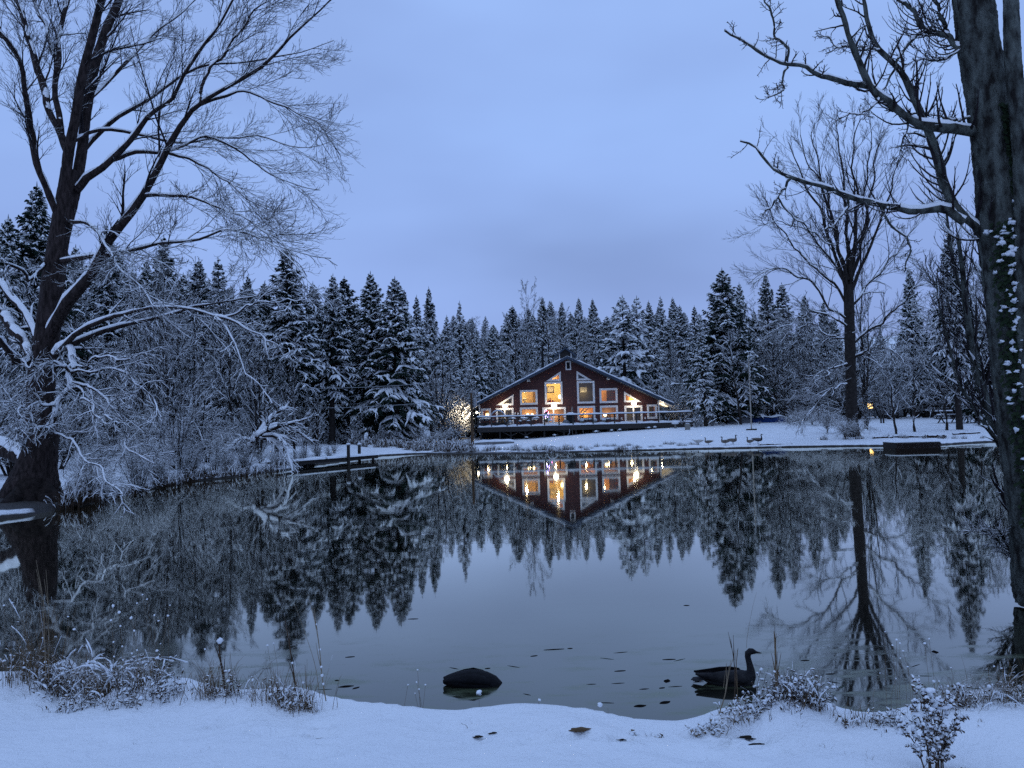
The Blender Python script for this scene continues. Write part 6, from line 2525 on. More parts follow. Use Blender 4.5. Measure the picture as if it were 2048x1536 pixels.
def goose(loc, rz, scale, label, m_, neck='up', legs=True, group=None, tailup=0.0, lift=0.0, wingm=None, neckm=None):
    t = empty("goose", loc, rz, label=label, cat="goose", group=group)
    r = goose_rings(neck)
    V, Fc = loft(r)
    q = MB().add(V, Fc)
    b = q.build("body", m_, t, smooth=True)
    wm = wingm or m_
    for s_ in (-1, 1):
        # folded wing: a long curved shell from the shoulder to a pointed tip over the tail
        V = []
        prof = [(.16, .060, .03), (.12, .075, .07), (.02, .080, .085), (-.10, .082, .080), (-.20, .088, .060), (-.29, .100, .036), (-.36, .112, .012), (-.385, .118, .003)]
        for x, zc, h in prof:
            k = 1.0 - max(0, -x - .05) * 1.9
            for j in range(6):
                a = -.9 + 1.9 * j / 5
                yy = s_ * (.132 * k * math.cos(a * .8) + .004)
                zz = zc + h * math.sin(a) * .95 + .018
                V.append((x, yy, zz))
        Fw = []
        for i in range(len(prof) - 1):
            for j in range(5):
                a = i * 6 + j
                f_ = (a, a + 1, a + 7, a + 6)
                Fw.append(f_ if s_ > 0 else f_[::-1])
        w = MB().add(V, Fw).build("wing", wm, t, smooth=True)
        sd = w.modifiers.new("solid", 'SOLIDIFY')
        sd.thickness = .008
    # tail fan
    q = MB()
    for k in range(5):
        a = (k - 2) * .16
        q.add([(-.28, (k - 2) * .02 - .014, .085), (-.28, (k - 2) * .02 + .014, .085), (-.43 + abs(k - 2) * .015, math.sin(a) * .22 + .012, .060 + tailup), (-.43 + abs(k - 2) * .015, math.sin(a) * .22 - .012, .060 + tailup),
               (-.28, (k - 2) * .02 - .014, .070), (-.28, (k - 2) * .02 + .014, .070), (-.43 + abs(k - 2) * .015, math.sin(a) * .22 + .012, .055 + tailup), (-.43 + abs(k - 2) * .015, math.sin(a) * .22 - .012, .055 + tailup)],
              [(0, 1, 2, 3), (7, 6, 5, 4), (0, 4, 5, 1), (1, 5, 6, 2), (2, 6, 7, 3), (3, 7, 4, 0)])
    q.build("tail", m_, t)
    if neckm is not None:
        b.data.materials.append(neckm)
        for p in b.data.polygons:
            if p.center.z > .15 and p.center.x > .15:
                p.material_index = 1
    if legs:
        for s_ in (-1, 1):
            q = MB()
            q.tube([(0.02, s_ * .05, -.03), (0.0, s_ * .05, -.12), (.01, s_ * .05, -.21)], [.022, .011, .009], 6)
            q.add([(-.01, s_ * .05 - .008, -.212), (.09, s_ * .05 - .035, -.214), (.10, s_ * .05 + .035, -.214), (-.01, s_ * .05 + .008, -.212), (.03, s_ * .05, -.200)], [(0, 1, 2, 3), (0, 4, 1), (1, 4, 2), (2, 4, 3), (3, 4, 0)])
            q.build("leg", M.leafdk, t)
    t.scale = (scale,) * 3
    return t


# the dark goose afloat near the bank, facing right
x0_, y0_ = G(1457, 1366, 0)
x1_, _ = G(1520, 1366, 0)
D = y0_
gl = (U(1523, 1330, D).x - U(1389, 1330, D).x) / .74
goose((U(1459, 1330, D).x, D, -.015), rad(-4), gl * .99, "dark goose with raised neck floating by the near bank, facing right", M.goose, legs=False)
# the second bird: a black rounded back with the head under water
D = G(945, 1368, 0)[1]
c = U(945, 1368, D)
Lw = U(1004, 1368, D).x - U(888, 1368, D).x
t = empty("goose", (c.x, D, 0), rad(3), label="black rounded bird with its head under water, floating by the near bank", cat="goose")
sp = [(-.50, .075, .04, .03, -.2), (-.49, .085, .09, .055, -.1), (-.44, .09, .14, .085, 0), (-.34, .085, .19, .125, 0), (-.20, .075, .23, .165, .05), (-.05, .06, .26, .20, .02), (.10, .045, .265, .205, -.05), (.24, .01, .25, .195, -.15),
      (.36, -.04, .21, .17, -.35), (.44, -.10, .15, .13, -.6), (.485, -.17, .10, .08, -1.0), (.49, -.25, .07, .06, -1.4), (.49, -.3, .03, .03, -1.5)]
V, Fc = loft([(x, z, ry, rz, ti) for x, z, ry, rz, ti in sp], 20)
q = MB().add([(a * Lw, b * Lw * .9, c_ * Lw * .92) for a, b, c_ in V], Fc)
q.build("body", M.goosebk, t, smooth=True)
for s_ in (-1, 1):
    V = []
    prof = [(.30, .05, .06), (.18, .10, .11), (.02, .13, .13), (-.15, .12, .12), (-.32, .11, .08), (-.44, .105, .04), (-.50, .10, .01)]
    for x, zc, h in prof:
        k = 1.0 - max(0, -x - .05) * 1.25 - max(0, x - .1) * .8
        for j in range(6):
            a = -.7 + 1.7 * j / 5
            V.append((x * Lw, s_ * (.272 * k * math.cos(a * .9)) * Lw * .9, (zc + h * math.sin(a) + .005) * Lw * .9))
    Fw = [((i * 6 + j, i * 6 + j + 1, i * 6 + j + 7, i * 6 + j + 6) if s_ > 0 else (i * 6 + j + 6, i * 6 + j + 7, i * 6 + j + 1, i * 6 + j)) for i in range(len(prof) - 1) for j in range(5)]
    w = MB().add(V, Fw).build("wing", M.goosebk, t, smooth=True)
    sd = w.modifiers.new("solid", 'SOLIDIFY')
    sd.thickness = .006
# white head feather tip and a snow cap on a stalk in front of it
ri = random.Random(12)


def snow_puff(px, py, D, w, label, group=None, stalk=True, h=None, name="snow_capped_stalk"):
    v = U(px, py, D)
    gz = min(H1(v.x, D), v.z - .02)
    t = empty(name, (v.x, D, gz), label=label, cat="stalk", group=group)
    q = MB()
    q.lump((0, 0, v.z - gz - w * .2), (w * ri.uniform(.6, 1.1), w * .8, h or w * ri.uniform(.45, .9)), ri, sub=2, rough=.35, flat=False)
    q.build("snow_cap", M.snow, t, smooth=True)
    q = MB()
    lx_ = ri.uniform(-.06, .06)
    q.tube([(lx_, 0, -.05), (lx_ * .9, 0, (v.z - gz) * .5), (0, 0, v.z - gz)], .0009, 4)
    q.build("stem", M.grass, t)
    return t


t = snow_puff(958, 1384, G(958, 1399, .1)[1], .030, "rounded snow cap on a short stalk right in front of the black bird", None, h=.020)
# geese on the far shore
for i, (px, py, rz, mm, nk, lab, sc_, nm) in enumerate([
        (1397, 889, 2.6, M.goosewh, 'low', "pale goose with lowered head, leftmost on the far shore", 1.0, None),
        (1417, 889, 3.0, M.goosegr, 'up', "grey goose alone, second from the left on the far shore", .9, None),
        (1451, 889, 2.9, M.goosegr, 'up', "grey goose with raised neck facing left, left of the darkest goose", 1.0, M.goose),
        (1466, 888, .3, M.goosegr, 'up', "dark-necked goose facing right, close beside the grey goose with raised neck", 1.1, M.goose),
        (1500, 888, 2.2, M.goosegr, 'up', "slim grey goose just left of the dark goose at the brown bank", .9, M.goose),
        (1516, 887, -.2, M.goose, 'up', "dark goose standing at the left end of the brown bare bank", 1.1, None)]):
    x_, y_ = G(px, py + 2.5, .14)
    z_ = max(H1(x_, y_), .10)
    goose((x_, y_, z_ + .21 * sc_), rz, sc_ * 1.05, lab, mm, nk, True, "geese on the far shore", neckm=nm, wingm=M.goosegr if mm is not M.goosewh else None)

# ------------------------------------------------------------------ near bank plants


def clump(name, px, py, n, h, spread, seed, label, m_=None, bend=.5, snowk=.5, D=None, thick=.003, cat="grass clump", leaf=0, puffs=0, stiff=False, group=None, gz=None):
    rg = np.random.default_rng(seed)
    if D is None:
        D = G(px, py, .35)[1]
    x_ = U(px, py, D).x
    z_ = max(H1(x_, D), -.05) if gz is None else gz
    root = empty(name, (x_, D, z_), label=label, cat=cat, group=group)
    az = rg.uniform(0, 6.28, n)
    L = h * rg.uniform(.35, 1.0, n)
    b0 = rg.uniform(0, .25, n)
    x0 = rg.normal(0, spread * .5, (n, 2))
    N = 8
    s = np.linspace(0, 1, N)
    bd = bend * rg.uniform(.2, 1.3, n) * (0.25 if stiff else 1)
    r = L[:, None] * (b0[:, None] * s + bd[:, None] * s ** 2.2 * .7)
    zz = L[:, None] * (s - bd[:, None] * .55 * s ** 3) - .04
    P = np.stack([x0[:, :1] + r * np.cos(az)[:, None], (x0[:, 1:] + r * np.sin(az)[:, None]) * .6, zz], -1)
    P[:, 1:, :2] += rg.normal(0, .004, (n, N - 1, 2)).cumsum(1)
    R = thick * .75 * (1 - .7 * s)[None] * rg.uniform(.4, 1.2, n)[:, None]
    parts = [tubes(P, R, 3)]
    if leaf:
        # crumpled dead leaves along the stems
        a1 = grow(P[::2], R[::2], leaf, .15, 1, 1.2, .20, -.15, .25, 4, 1.0, rg, .001, lmin=.03)
        R1_ = a1[1] * 0 + rg.uniform(.002, .007, (len(a1[0]), 1)) * np.array([[.3, 1, .9, .1]])
        parts.append(tubes(a1[0], R1_, 4, jit=.25, rng=rg))
    v_, q_ = merge(parts)
    link("stems", mesh_np("stems", v_, q_), m_ or M.grass, root)
    sl = []
    if snowk > 0:
        k = rg.random(n) < snowk * .5
        if k.any():
            sl.append(tubes(*snow_on(P[k], R[k] + .0015, rg, 1.8, 1.2, .25, .45, .002), 5))
        if leaf:
            k = rg.random(len(a1[0])) < snowk * .5
            Ps = a1[0][k].copy()
            Ps[..., 2] += .008
            sl.append(tubes(Ps, R1_[k] * rg.uniform(.9, 1.9, (k.sum(), 1)), 5, jit=.2, rng=rg))
        if sl:
            v_, q_ = merge(sl)
            link("snow_cap", mesh_np("snow_cap", v_, q_), M.snow, root, True)
    if puffs:
        q = MB()
        for k in range(puffs):
            i_ = int(rg.integers(n))
            j_ = int(rg.integers(4, N))
            w = rg.uniform(.004, .012)
            q.lump(tuple(P[i_, j_] + np.array([0, 0, w * .6])), (w * 1.2, w, w), ri, sub=1, rough=.25, flat=False)
        q.build("snow_tuft", M.snow, root, smooth=True)
    return root


NG = "grass and weeds on the near bank"
CL = [
    # name px py n h spread label kwargs
    ("grass_clump", 35, 1352, 60, .42, .20, "dry brown grass clump at the left edge of the near bank", dict(leaf=2, puffs=4)),
    ("grass_clump", 88, 1352, 70, .78, .14, "tallest reedy clump on the near bank's left, its pale blades rising past the water", dict(bend=.18, snowk=.2)),
    ("grass_clump", 130, 1358, 120, .42, .26, "broad tangle of brown weeds round the biggest snow mound at the left", dict(leaf=4, snowk=.45, m_=M.weed, thick=.004, puffs=8)),
    ("grass_clump", 185, 1362, 90, .46, .22, "arching brown grass right of the biggest snow mound", dict(leaf=2, bend=1.1, puffs=8, snowk=.4)),
    ("grass_clump", 228, 1368, 60, .52, .12, "tuft of bowed stems under a thick arch of snow, left bank", dict(bend=1.3, snowk=.9, thick=.005)),
    ("grass_clump", 275, 1378, 90, .34, .24, "brown weeds half buried in snow right of the snow arch", dict(leaf=4, snowk=.5, m_=M.weed, puffs=6)),
    ("grass_clump", 330, 1390, 70, .22, .20, "low buried weeds trailing right from the left-hand tangle", dict(leaf=4, snowk=.6, m_=M.weed, puffs=4)),
    ("grass_clump", 250, 1395, 60, .20, .20, "low dark weeds in front of the left-hand tangle", dict(leaf=4, snowk=.5, m_=M.weed)),
    ("grass_clump", 155, 1392, 60, .16, .16, "dark weeds peeping from the foot of the biggest snow mound", dict(leaf=4, snowk=.5, m_=M.weed)),
    ("grass_clump", 412, 1386, 46, .30, .16, "thin brown stems left of the leaning seed-head stalk", dict(leaf=1, snowk=.15, bend=.4)),
    ("grass_clump", 452, 1390, 60, .26, .16, "dark grass tuft at the foot of the leaning seed-head stalk", dict(leaf=2, snowk=.2, m_=M.weed)),
    ("grass_clump", 520, 1388, 44, .28, .16, "sparse upright grass between the two tall stalks of the left bank", dict(leaf=1, snowk=.2, bend=.3)),
    ("grass_clump", 578, 1386, 60, .24, .14, "brown tuft with snow crumbs left of the tall twin reeds", dict(leaf=3, snowk=.5, m_=M.weed, puffs=5)),
    ("grass_clump", 610, 1388, 40, .20, .12, "low snowy tuft at the foot of the tall twin reeds", dict(leaf=2, snowk=.6)),
    ("grass_clump", 1412, 1424, 50, .16, .12, "small snow-capped tuft at the left foot of the floating goose", dict(leaf=3, snowk=.8, bend=1.2, puffs=5)),
    ("grass_clump", 1490, 1412, 60, .15, .14, "curled grass tuft wrapped in snow below the floating goose", dict(leaf=3, snowk=.8, bend=1.2)),
    ("grass_clump", 1528, 1408, 80, .16, .20, "low snow-covered weeds right of the reeds by the goose", dict(leaf=4, snowk=.7, m_=M.weed)),
    ("grass_clump", 1585, 1402, 110, .26, .22, "thick snowy weed clump at the top of the right-hand bump", dict(leaf=5, snowk=.6, m_=M.weed, puffs=10)),
    ("grass_clump", 1620, 1402, 70, .30, .12, "upright snowy weeds on the right of the bump", dict(leaf=4, snowk=.6, m_=M.weed, puffs=6)),
    ("grass_clump", 1555, 1400, 60, .22, .12, "brown weeds around the tall reed bundle", dict(leaf=3, snowk=.4, m_=M.weed)),
    ("grass_clump", 1745, 1428, 60, .14, .16, "dark low weeds at the water's edge left of the snowy bush", dict(leaf=4, snowk=.4, m_=M.weed)),
    ("grass_clump", 1790, 1424, 60, .16, .14, "snow-sided tussock at the water's edge beside the snowy bush", dict(leaf=3, snowk=.6, m_=M.weed)),
    ("grass_clump", 1925, 1412, 80, .22, .20, "brown snow-flecked weeds right of the snowy bush", dict(leaf=4, snowk=.5, m_=M.weed, puffs=4)),
    ("grass_clump", 1975, 1400, 110, .34, .22, "dome of bowed frosty grass near the right edge", dict(bend=1.3, snowk=.35, thick=.0025, puffs=4)),
    ("grass_clump", 2025, 1396, 70, .20, .18, "low brown grass at the right edge of the near bank", dict(leaf=3, snowk=.4, m_=M.weed)),
    ("grass_clump", 940, 1416, 10, .09, .06, "tiny curled pale leaves at the snow edge below the black bird", dict(bend=1.4, snowk=.3, thick=.006, m_=M.reed)),
    ("grass_clump", 1260, 1428, 22, .07, .08, "tiny frosty tuft at the snow edge right of the middle", dict(leaf=3, snowk=.8)),
    ("grass_clump", 1300, 1432, 16, .08, .06, "tiny dark tuft at the snow edge, left of the bank's bare dip", dict(leaf=3, snowk=.2, m_=M.weed)),
    ("grass_clump", 1655, 1470, 4, .10, .03, "few thin blades poking from open snow, lower right", dict(snowk=0)),
    ("grass_clump", 1735, 1500, 4, .12, .03, "two crossed blades poking from the snow left of the snowy bush", dict(snowk=0)),
    ("grass_clump", 1935, 1525, 5, .08, .03, "small dark sprout poking from the snow at the lower right", dict(snowk=.2, m_=M.weed, leaf=2)),
    ("grass_clump", 1955, 1448, 6, .10, .04, "short stalks with a snow lump right of the snowy bush", dict(snowk=.5, leaf=2)),
    ("grass_clump", 1530, 1462, 5, .08, .04, "arched blade over the snow below the reeds by the goose", dict(snowk=0, bend=1.5, m_=M.reed)),
]
CL += [("grass_clump", px, py, n_, h, .16, lab, dict(bend=bd, snowk=.12, thick=.0035)) for px, py, n_, h, bd, lab in (
    (150, 1354, 80, .56, .5, "tall dry brown grass behind the biggest snow mound, left bank"), (208, 1360, 70, .50, .7, "tall dry brown grass just left of the snow arch"), (58, 1352, 60, .58, .4, "tall brown grass between the left edge and the reedy clump"),
    (300, 1378, 60, .34, .6, "brown grass standing right of the curved beaded stalks"), (430, 1386, 60, .40, .5, "brown grass round the stout seed-head stalk"), (552, 1384, 60, .36, .4, "brown upright grass left of the dark stout stalk"),
    (604, 1388, 60, .40, .35, "brown upright grass behind the short broken reed"), (1906, 1412, 60, .30, .6, "brown grass behind the snowy bush's right side"), (2030, 1396, 70, .36, .6, "brown grass behind the low clump at the right edge"),
    (1710, 1424, 50, .22, .6, "brown grass at the water's edge right of the snowy bump"), (1602, 1402, 50, .32, .4, "brown stems rising behind the snowy bump's weeds"))]
for i, (nm, px, py, n_, h, spd, lab, kw) in enumerate(CL):
    clump(nm, px, py, n_, h, spd, 600 + i, lab, **kw)

for k in range(26):
    px = 40 + 1960 * (k + ri.random()) / 26
    clump("grass_sprout", px, ri.uniform(1425, 1520), ri.randint(3, 7), ri.uniform(.03, .08), .03, 2000 + k, "few tiny blades poking through the open foreground snow", m_=M.weed if k % 2 else M.grass, snowk=0, thick=.002, group="tiny sprouts in the foreground snow", cat="sprout")
# the snowy bush in the right foreground
rg = np.random.default_rng(71)
x_, y_ = G(1868, 1492, .42)
z_ = H1(x_, y_)
t = empty("snowy_bush", (x_, y_, z_), label="waist-high leafy bush plastered with snow in the right foreground", cat="bush")
st_ = []
for dx, hh, ln in ((-.05, .34, -.04), (-.03, .38, -.02), (.0, .32, -.05), (.03, .40, .02), (.05, .30, .04), (-.08, .24, -.09), (.01, .43, -.03), (.07, .26, .04)):
    st_.append(resample([(dx * .6, 0, -.03), (dx, rg.uniform(-.04, .04), hh * .45), (dx + ln, rg.uniform(-.08, .08), hh)], 10))
P0 = np.stack(st_)
R0 = np.repeat(np.linspace(.0045, .002, 10)[None], len(P0), 0)
a1 = grow(P0, R0, 11, .12, 1, .7, .28, .02, .15, 6, .6, rg, .0012, lmin=.06)
a2 = grow(*a1, 7, .2, 1, 1.0, .35, -.25, .25, 4, .8, rg, .001, lmin=.022)
lw = rg.uniform(.003, .009, (len(a2[0]), 1)) * np.array([[.3, 1, .8, .1]])
link("stem", mesh_np("stem", *merge([tubes(P0, R0, 6), tubes(a1[0], a1[1], 4)])), M.weed, t)
link("leaves", mesh_np("leaves", *tubes(a2[0], lw, 4, jit=.25, rng=rg)), M.weed, t)
k = rg.random(len(a2[0])) < .5
Ps = a2[0][k].copy()
Ps[..., 2] += .010
q = MB()
for k_ in range(46):
    i_ = int(rg.integers(len(a1[0])))
    w = rg.uniform(.004, .011)
    q.lump(tuple(a1[0][i_, -1 if k_ % 2 else 3] + np.array([0, 0, w * .5])), (w * 1.3, w, w * .9), ri, sub=2, rough=.25, flat=False)
q.lump((.05, 0, .33), (.045, .04, .022), ri, sub=2, rough=.3)
q.lump((-.06, 0, .29), (.035, .03, .018), ri, sub=2, rough=.3)
q.lump((.0, 0, .41), (.025, .025, .02), ri, sub=2, rough=.3)
link("leaf_snow", mesh_np("leaf_snow", *tubes(Ps, lw[k] * rg.uniform(.9, 1.7, (k.sum(), 1)), 5, jit=.2, rng=rg)), M.snow, t, True)
q.build("snow_tuft", M.snow, t, smooth=True)

# tall reeds and stalks one can tell apart


def stalk(pts, D, r, label, m_=None, group=None, puff=None, name="reed_stalk", fray=0):
    P = resample([tuple(U(px, py, D)) for px, py in pts], 12)
    O = P[0].copy()
    root = empty(name, tuple(O), label=label, cat="reed", group=group)
    parts = [tubes((P - O)[None], np.linspace(r, r * .4, 12)[None], 5)]
    rg = np.random.default_rng(int(pts[0][0]))
    if fray:
        a = grow((P - O)[None], np.full((1, 12), r), fray, .15, .9, .12, .6, .0, .03, 6, .9, rg, .0012, lmin=.1, taper=.15)
        parts.append(tubes(a[0], a[1], 4))
    link("stem", mesh_np("stem", *merge(parts)), m_ or M.reed, root)
    if puff:
        q = MB()
        for f_, w in puff:
            p_ = (P - O)[int(f_ * 11)]
            q.lump((p_[0] + w * .2, p_[1] - w * .3, p_[2] + w * .2), (w, w * .8, w * 1.1), ri, sub=2, rough=.25, flat=False)
        q.build("snow_tuft", M.snow, root, smooth=True)
    return root


De = G(1460, 1425, .3)[1]
stalk([(1438, 1428), (1450, 1390), (1458, 1345), (1466, 1318)], De, .0042, "broadest pale reed crossing in front of the floating goose", fray=3)
stalk([(1466, 1410), (1470, 1380), (1468, 1320), (1460, 1282)], De + .05, .004, "dark upright reed just in front of the goose's back", M.weed, fray=5)
stalk([(1475, 1410), (1474, 1360), (1470, 1300)], De + .05, .0026, "thin brown reed beside the dark upright one by the goose", M.grass, fray=2)
stalk([(1447, 1376), (1450, 1350), (1454, 1325)], De + .1, .0014, "thin short reed blade over the goose's wing", fray=0)
stalk([(1493, 1296), (1495, 1270), (1505, 1215), (1513, 1185)], De + .35, .0012, "hair-thin reed rising above the goose's head", M.grass)
stalk([(1553, 1440), (1552, 1400), (1551, 1330), (1548, 1262)], De + .02, .006, "tall frayed reed bundle right of the floating goose", M.grass, fray=7, puff=[(.25, .008), (.3, .010), (.18, .009)])
stalk([(1560, 1400), (1554, 1330), (1549, 1250)], De + .04, .0025, "thin dark reed inside the tall frayed bundle", M.weed)
De = G(640, 1396, .3)[1]
stalk([(652, 1402), (645, 1360), (638, 1290), (628, 1215)], De, .0042, "taller of the pale twin reeds left of the black bird, crusted with snow", fray=3, puff=[(.35, .010), (.45, .008), (.55, .009), (.25, .008), (.85, .005)])
stalk([(640, 1395), (630, 1330), (608, 1260), (588, 1205)], De + .05, .0022, "thin leaning reed of the pale twin pair, left of the black bird")
stalk([(615, 1395), (612, 1370), (610, 1330)], De + .05, .0035, "short broken reed beside the pale twin reeds", M.grass)
De = G(440, 1390, .3)[1]
stalk([(449, 1392), (447, 1350), (440, 1310), (439, 1282)], De, .007, "stout bent seed-head stalk topped with a snowball", M.weed, fray=6, puff=[(1.0, .020)])
stalk([(592, 1390), (588, 1350), (580, 1300), (572, 1250)], De, .006, "dark stout stalk left of the pale twin reeds", M.weed, fray=5, puff=[(.5, .008)])
stalk([(500, 1386), (520, 1350), (560, 1310), (612, 1285)], De + .1, .002, "thin dark twig leaning right over the water between the two stout stalks", M.weed)
De = G(90, 1360, .4)[1]
stalk([(92, 1360), (90, 1300), (86, 1200), (72, 1120)], De, .003, "tall pale blade rising high over the left-hand tangle", fray=3)
stalk([(97, 1360), (98, 1290), (96, 1200), (92, 1140)], De + .03, .003, "straight pale blade beside the tallest one, left bank", fray=2)
De = G(240, 1380, .35)[1]
for i, (pts, lab) in enumerate([([(225, 1372), (228, 1300), (222, 1240), (226, 1212)], "stalk with snow on its bent tip above the snow arch"),
                                ([(245, 1375), (246, 1320), (242, 1265), (238, 1225)], "long stalk curving under snow crumbs, right of the snow arch"),
                                ([(270, 1380), (276, 1330), (270, 1270), (262, 1236)], "outermost curved stalk with beads of snow, right of the snow arch")]):
    stalk(pts, De, .0018, lab, M.grass, puff=[(1.0, .010), (.85, .007), (.6, .006), (.4, .006)], name="weed_stalk")
# snow crumbs on hair-thin stems standing over the water
pts = [(285, 1189), (294, 1198), (274, 1206), (309, 1230), (317, 1241), (336, 1231), (321, 1287), (148, 1258), (136, 1233), (25, 1205), (8, 1210), (36, 1243), (85, 1275), (535, 1290), (547, 1286), (410, 1298), (340, 1210)]
for i, (px, py) in enumerate(pts):
    snow_puff(px, py, G(px, 1375, .3)[1] + ri.uniform(-.1, .1), ri.uniform(.005, .010), "crumb of snow on a hair-thin stem above the dark water at the left", "snow crumbs on hair-thin stems at the left")
pts = [(1770, 1263), (1800, 1286), (1793, 1279), (1785, 1290), (1858, 1277), (1849, 1286), (1806, 1301), (1800, 1316), (1760, 1346), (1902, 1335), (1988, 1332), (2003, 1336), (1868, 1362), (1842, 1372), (1878, 1362), (1815, 1333), (1838, 1352), (2012, 1349), (1896, 1372), (1792, 1357), (1824, 1362)]
for i, (px, py) in enumerate(pts):
    snow_puff(px, py, G(px, 1420, .3)[1] + ri.uniform(-.1, .1), ri.uniform(.004, .010), "crumb of snow on a hair-thin stem over the water at the right", "snow crumbs on hair-thin stems at the right")
for px, py in ((835, 1339), (816, 1369), (833, 1364), (851, 1369), (830, 1386), (838, 1378)):
    snow_puff(px, py, G(px, 1402, .2)[1], .0075, "tiny snow bead on a stem left of the black bird", "snow beads left of the black bird")
snow_puff(1079, 1399, G(1079, 1409, .2)[1], .012, "small snow bead on a stem at the snow edge right of the black bird")
snow_puff(1200, 1408, G(1200, 1414, .2)[1], .018, "thumb-sized snow hook at the snow edge near the middle")

# brown leaf on the snow and the dark gaps
x_, y_ = G(1158, 1437, .36)
q = MB()
q.lump((0, 0, 0), (.07, .03, .012), ri, sub=2, rough=.3)
o = q.build("fallen_leaf", M.leafbr)
o.location = (x_, y_, H1(x_, y_) + .004)
tag(o, "brown patch of leaf lying in a hollow of the foreground snow", "leaf")
# dark turf showing through the snow's hollows
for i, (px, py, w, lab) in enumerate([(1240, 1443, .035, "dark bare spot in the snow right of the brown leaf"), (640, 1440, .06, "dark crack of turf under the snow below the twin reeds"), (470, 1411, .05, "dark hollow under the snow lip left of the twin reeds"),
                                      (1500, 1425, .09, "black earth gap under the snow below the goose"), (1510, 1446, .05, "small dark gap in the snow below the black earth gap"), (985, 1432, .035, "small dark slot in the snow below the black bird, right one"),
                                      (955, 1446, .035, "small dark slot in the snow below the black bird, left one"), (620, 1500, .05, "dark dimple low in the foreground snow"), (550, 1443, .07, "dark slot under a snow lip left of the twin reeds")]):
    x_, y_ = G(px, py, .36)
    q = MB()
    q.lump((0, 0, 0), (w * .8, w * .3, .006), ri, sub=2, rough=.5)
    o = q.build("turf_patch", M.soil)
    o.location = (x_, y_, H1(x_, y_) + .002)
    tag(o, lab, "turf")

# leaves and bits afloat in the shallows


def leaf_shape(L, w, rng_):
    q = MB()
    n = 7
    V, Fc = [], []
    for k in range(n):
        s_ = k / (n - 1)
        ww = w * math.sin(math.pi * min(1, s_ * .95 + .03)) ** .7
        cz = .0
        V += [(L * (s_ - .5), -ww, cz), (L * (s_ - .5), 0, cz + .003 + .003 * math.sin(s_ * 3)), (L * (s_ - .5), ww, cz), (L * (s_ - .5), 0, cz - .004)]
    for k in range(n - 1):
        for j in range(4):
            Fc.append((k * 4 + j, k * 4 + (j + 1) % 4, k * 4 + 4 + (j + 1) % 4, k * 4 + 4 + j))
    q.add(V, Fc + [(3, 2, 1, 0), ((n - 1) * 4, (n - 1) * 4 + 1, (n - 1) * 4 + 2, (n - 1) * 4 + 3)])
    return q


FL = [(1108, 1299, .20, .018, .1, "long dark curled leaf, largest afloat in the middle of the shallows"), (1068, 1312, .07, .016, .3, "small dark leaf left of the largest floating leaf"), (1140, 1297, .05, .02, 0, "round dark leaf right of the largest floating leaf"),
      (692, 1373, .13, .030, .2, "broad dark leaf afloat right of the twin reeds"), (712, 1376, .07, .02, .8, "crumpled leaf touching the broad dark leaf by the twin reeds"), (1338, 1319, .12, .012, 0, "flat dark sliver afloat left of the goose"),
      (1334, 1362, .09, .028, 1.2, "dark curled leaf standing out left of the goose's tail"), (1324, 1376, .05, .016, .2, "small leaf below the curled leaf left of the goose's tail"), (1373, 1211, .07, .030, 0, "round dark pad far out in the middle of the pond"),
      (826, 1238, .12, .016, 0, "thin pale sliver afloat far out left of the middle"), (975, 1337, .05, .015, .2, "small dark leaf just above the black bird's back"), (1240, 1342, .10, .014, .1, "thin dark blade afloat between the two birds"),
      (700, 1314, .09, .012, .2, "thin leaf above the scum patch right of the twin reeds"), (1280, 1412, .10, .03, .2, "dark leaf at the snow edge right of the middle"), (1330, 1405, .10, .03, .5, "dark leaf at the snow edge left of the goose"),
      (674, 1361, .04, .016, 0, "round dark leaf afloat nearest the twin reeds"), (1610, 1321, .08, .018, 0, "dark leaf afloat right of the goose"), (1660, 1348, .08, .012, .1, "thin dark blade right of the reed bundle"), (1870, 1304, .09, .03, 1.3, "dark upturned leaf in the water near the right edge")]
for px, py, L, w, rz, lab in FL:
    x_, y_ = G(px, py, 0)
    o = leaf_shape(L, w, ri).build("floating_leaf", M.leafdk, smooth=False)
    o.location = (x_, y_, 0.0)
    o.rotation_euler = (0, 0, rz)
    tag(o, lab, "leaf", "dark leaves afloat by the near bank")
for k in range(20):
    px, py = ri.choice([(ri.uniform(640, 1420), ri.uniform(1305, 1400)), (ri.uniform(980, 1400), ri.uniform(1340, 1410)), (ri.uniform(1550, 2040), ri.uniform(1330, 1390))])
    x_, y_ = G(px, py, 0)
    if float(sdist(np.array([x_]), np.array([y_]))[0]) > -.25:
        continue
    pale = k % 3 == 0
    o = leaf_shape(ri.uniform(.05, .14), ri.uniform(.008, .022), ri).build("sodden_leaf", M.leafpale if pale else M.leafdk)
    o.location = (x_, y_, -.002)
    o.rotation_euler = (0, 0, ri.uniform(-.6, .6))
    tag(o, "pale sodden leaf sunk flat in the shallows" if pale else "small sodden dark leaf lying flat in the shallows", "leaf", "pale sodden leaves" if pale else "small dark sodden leaves")

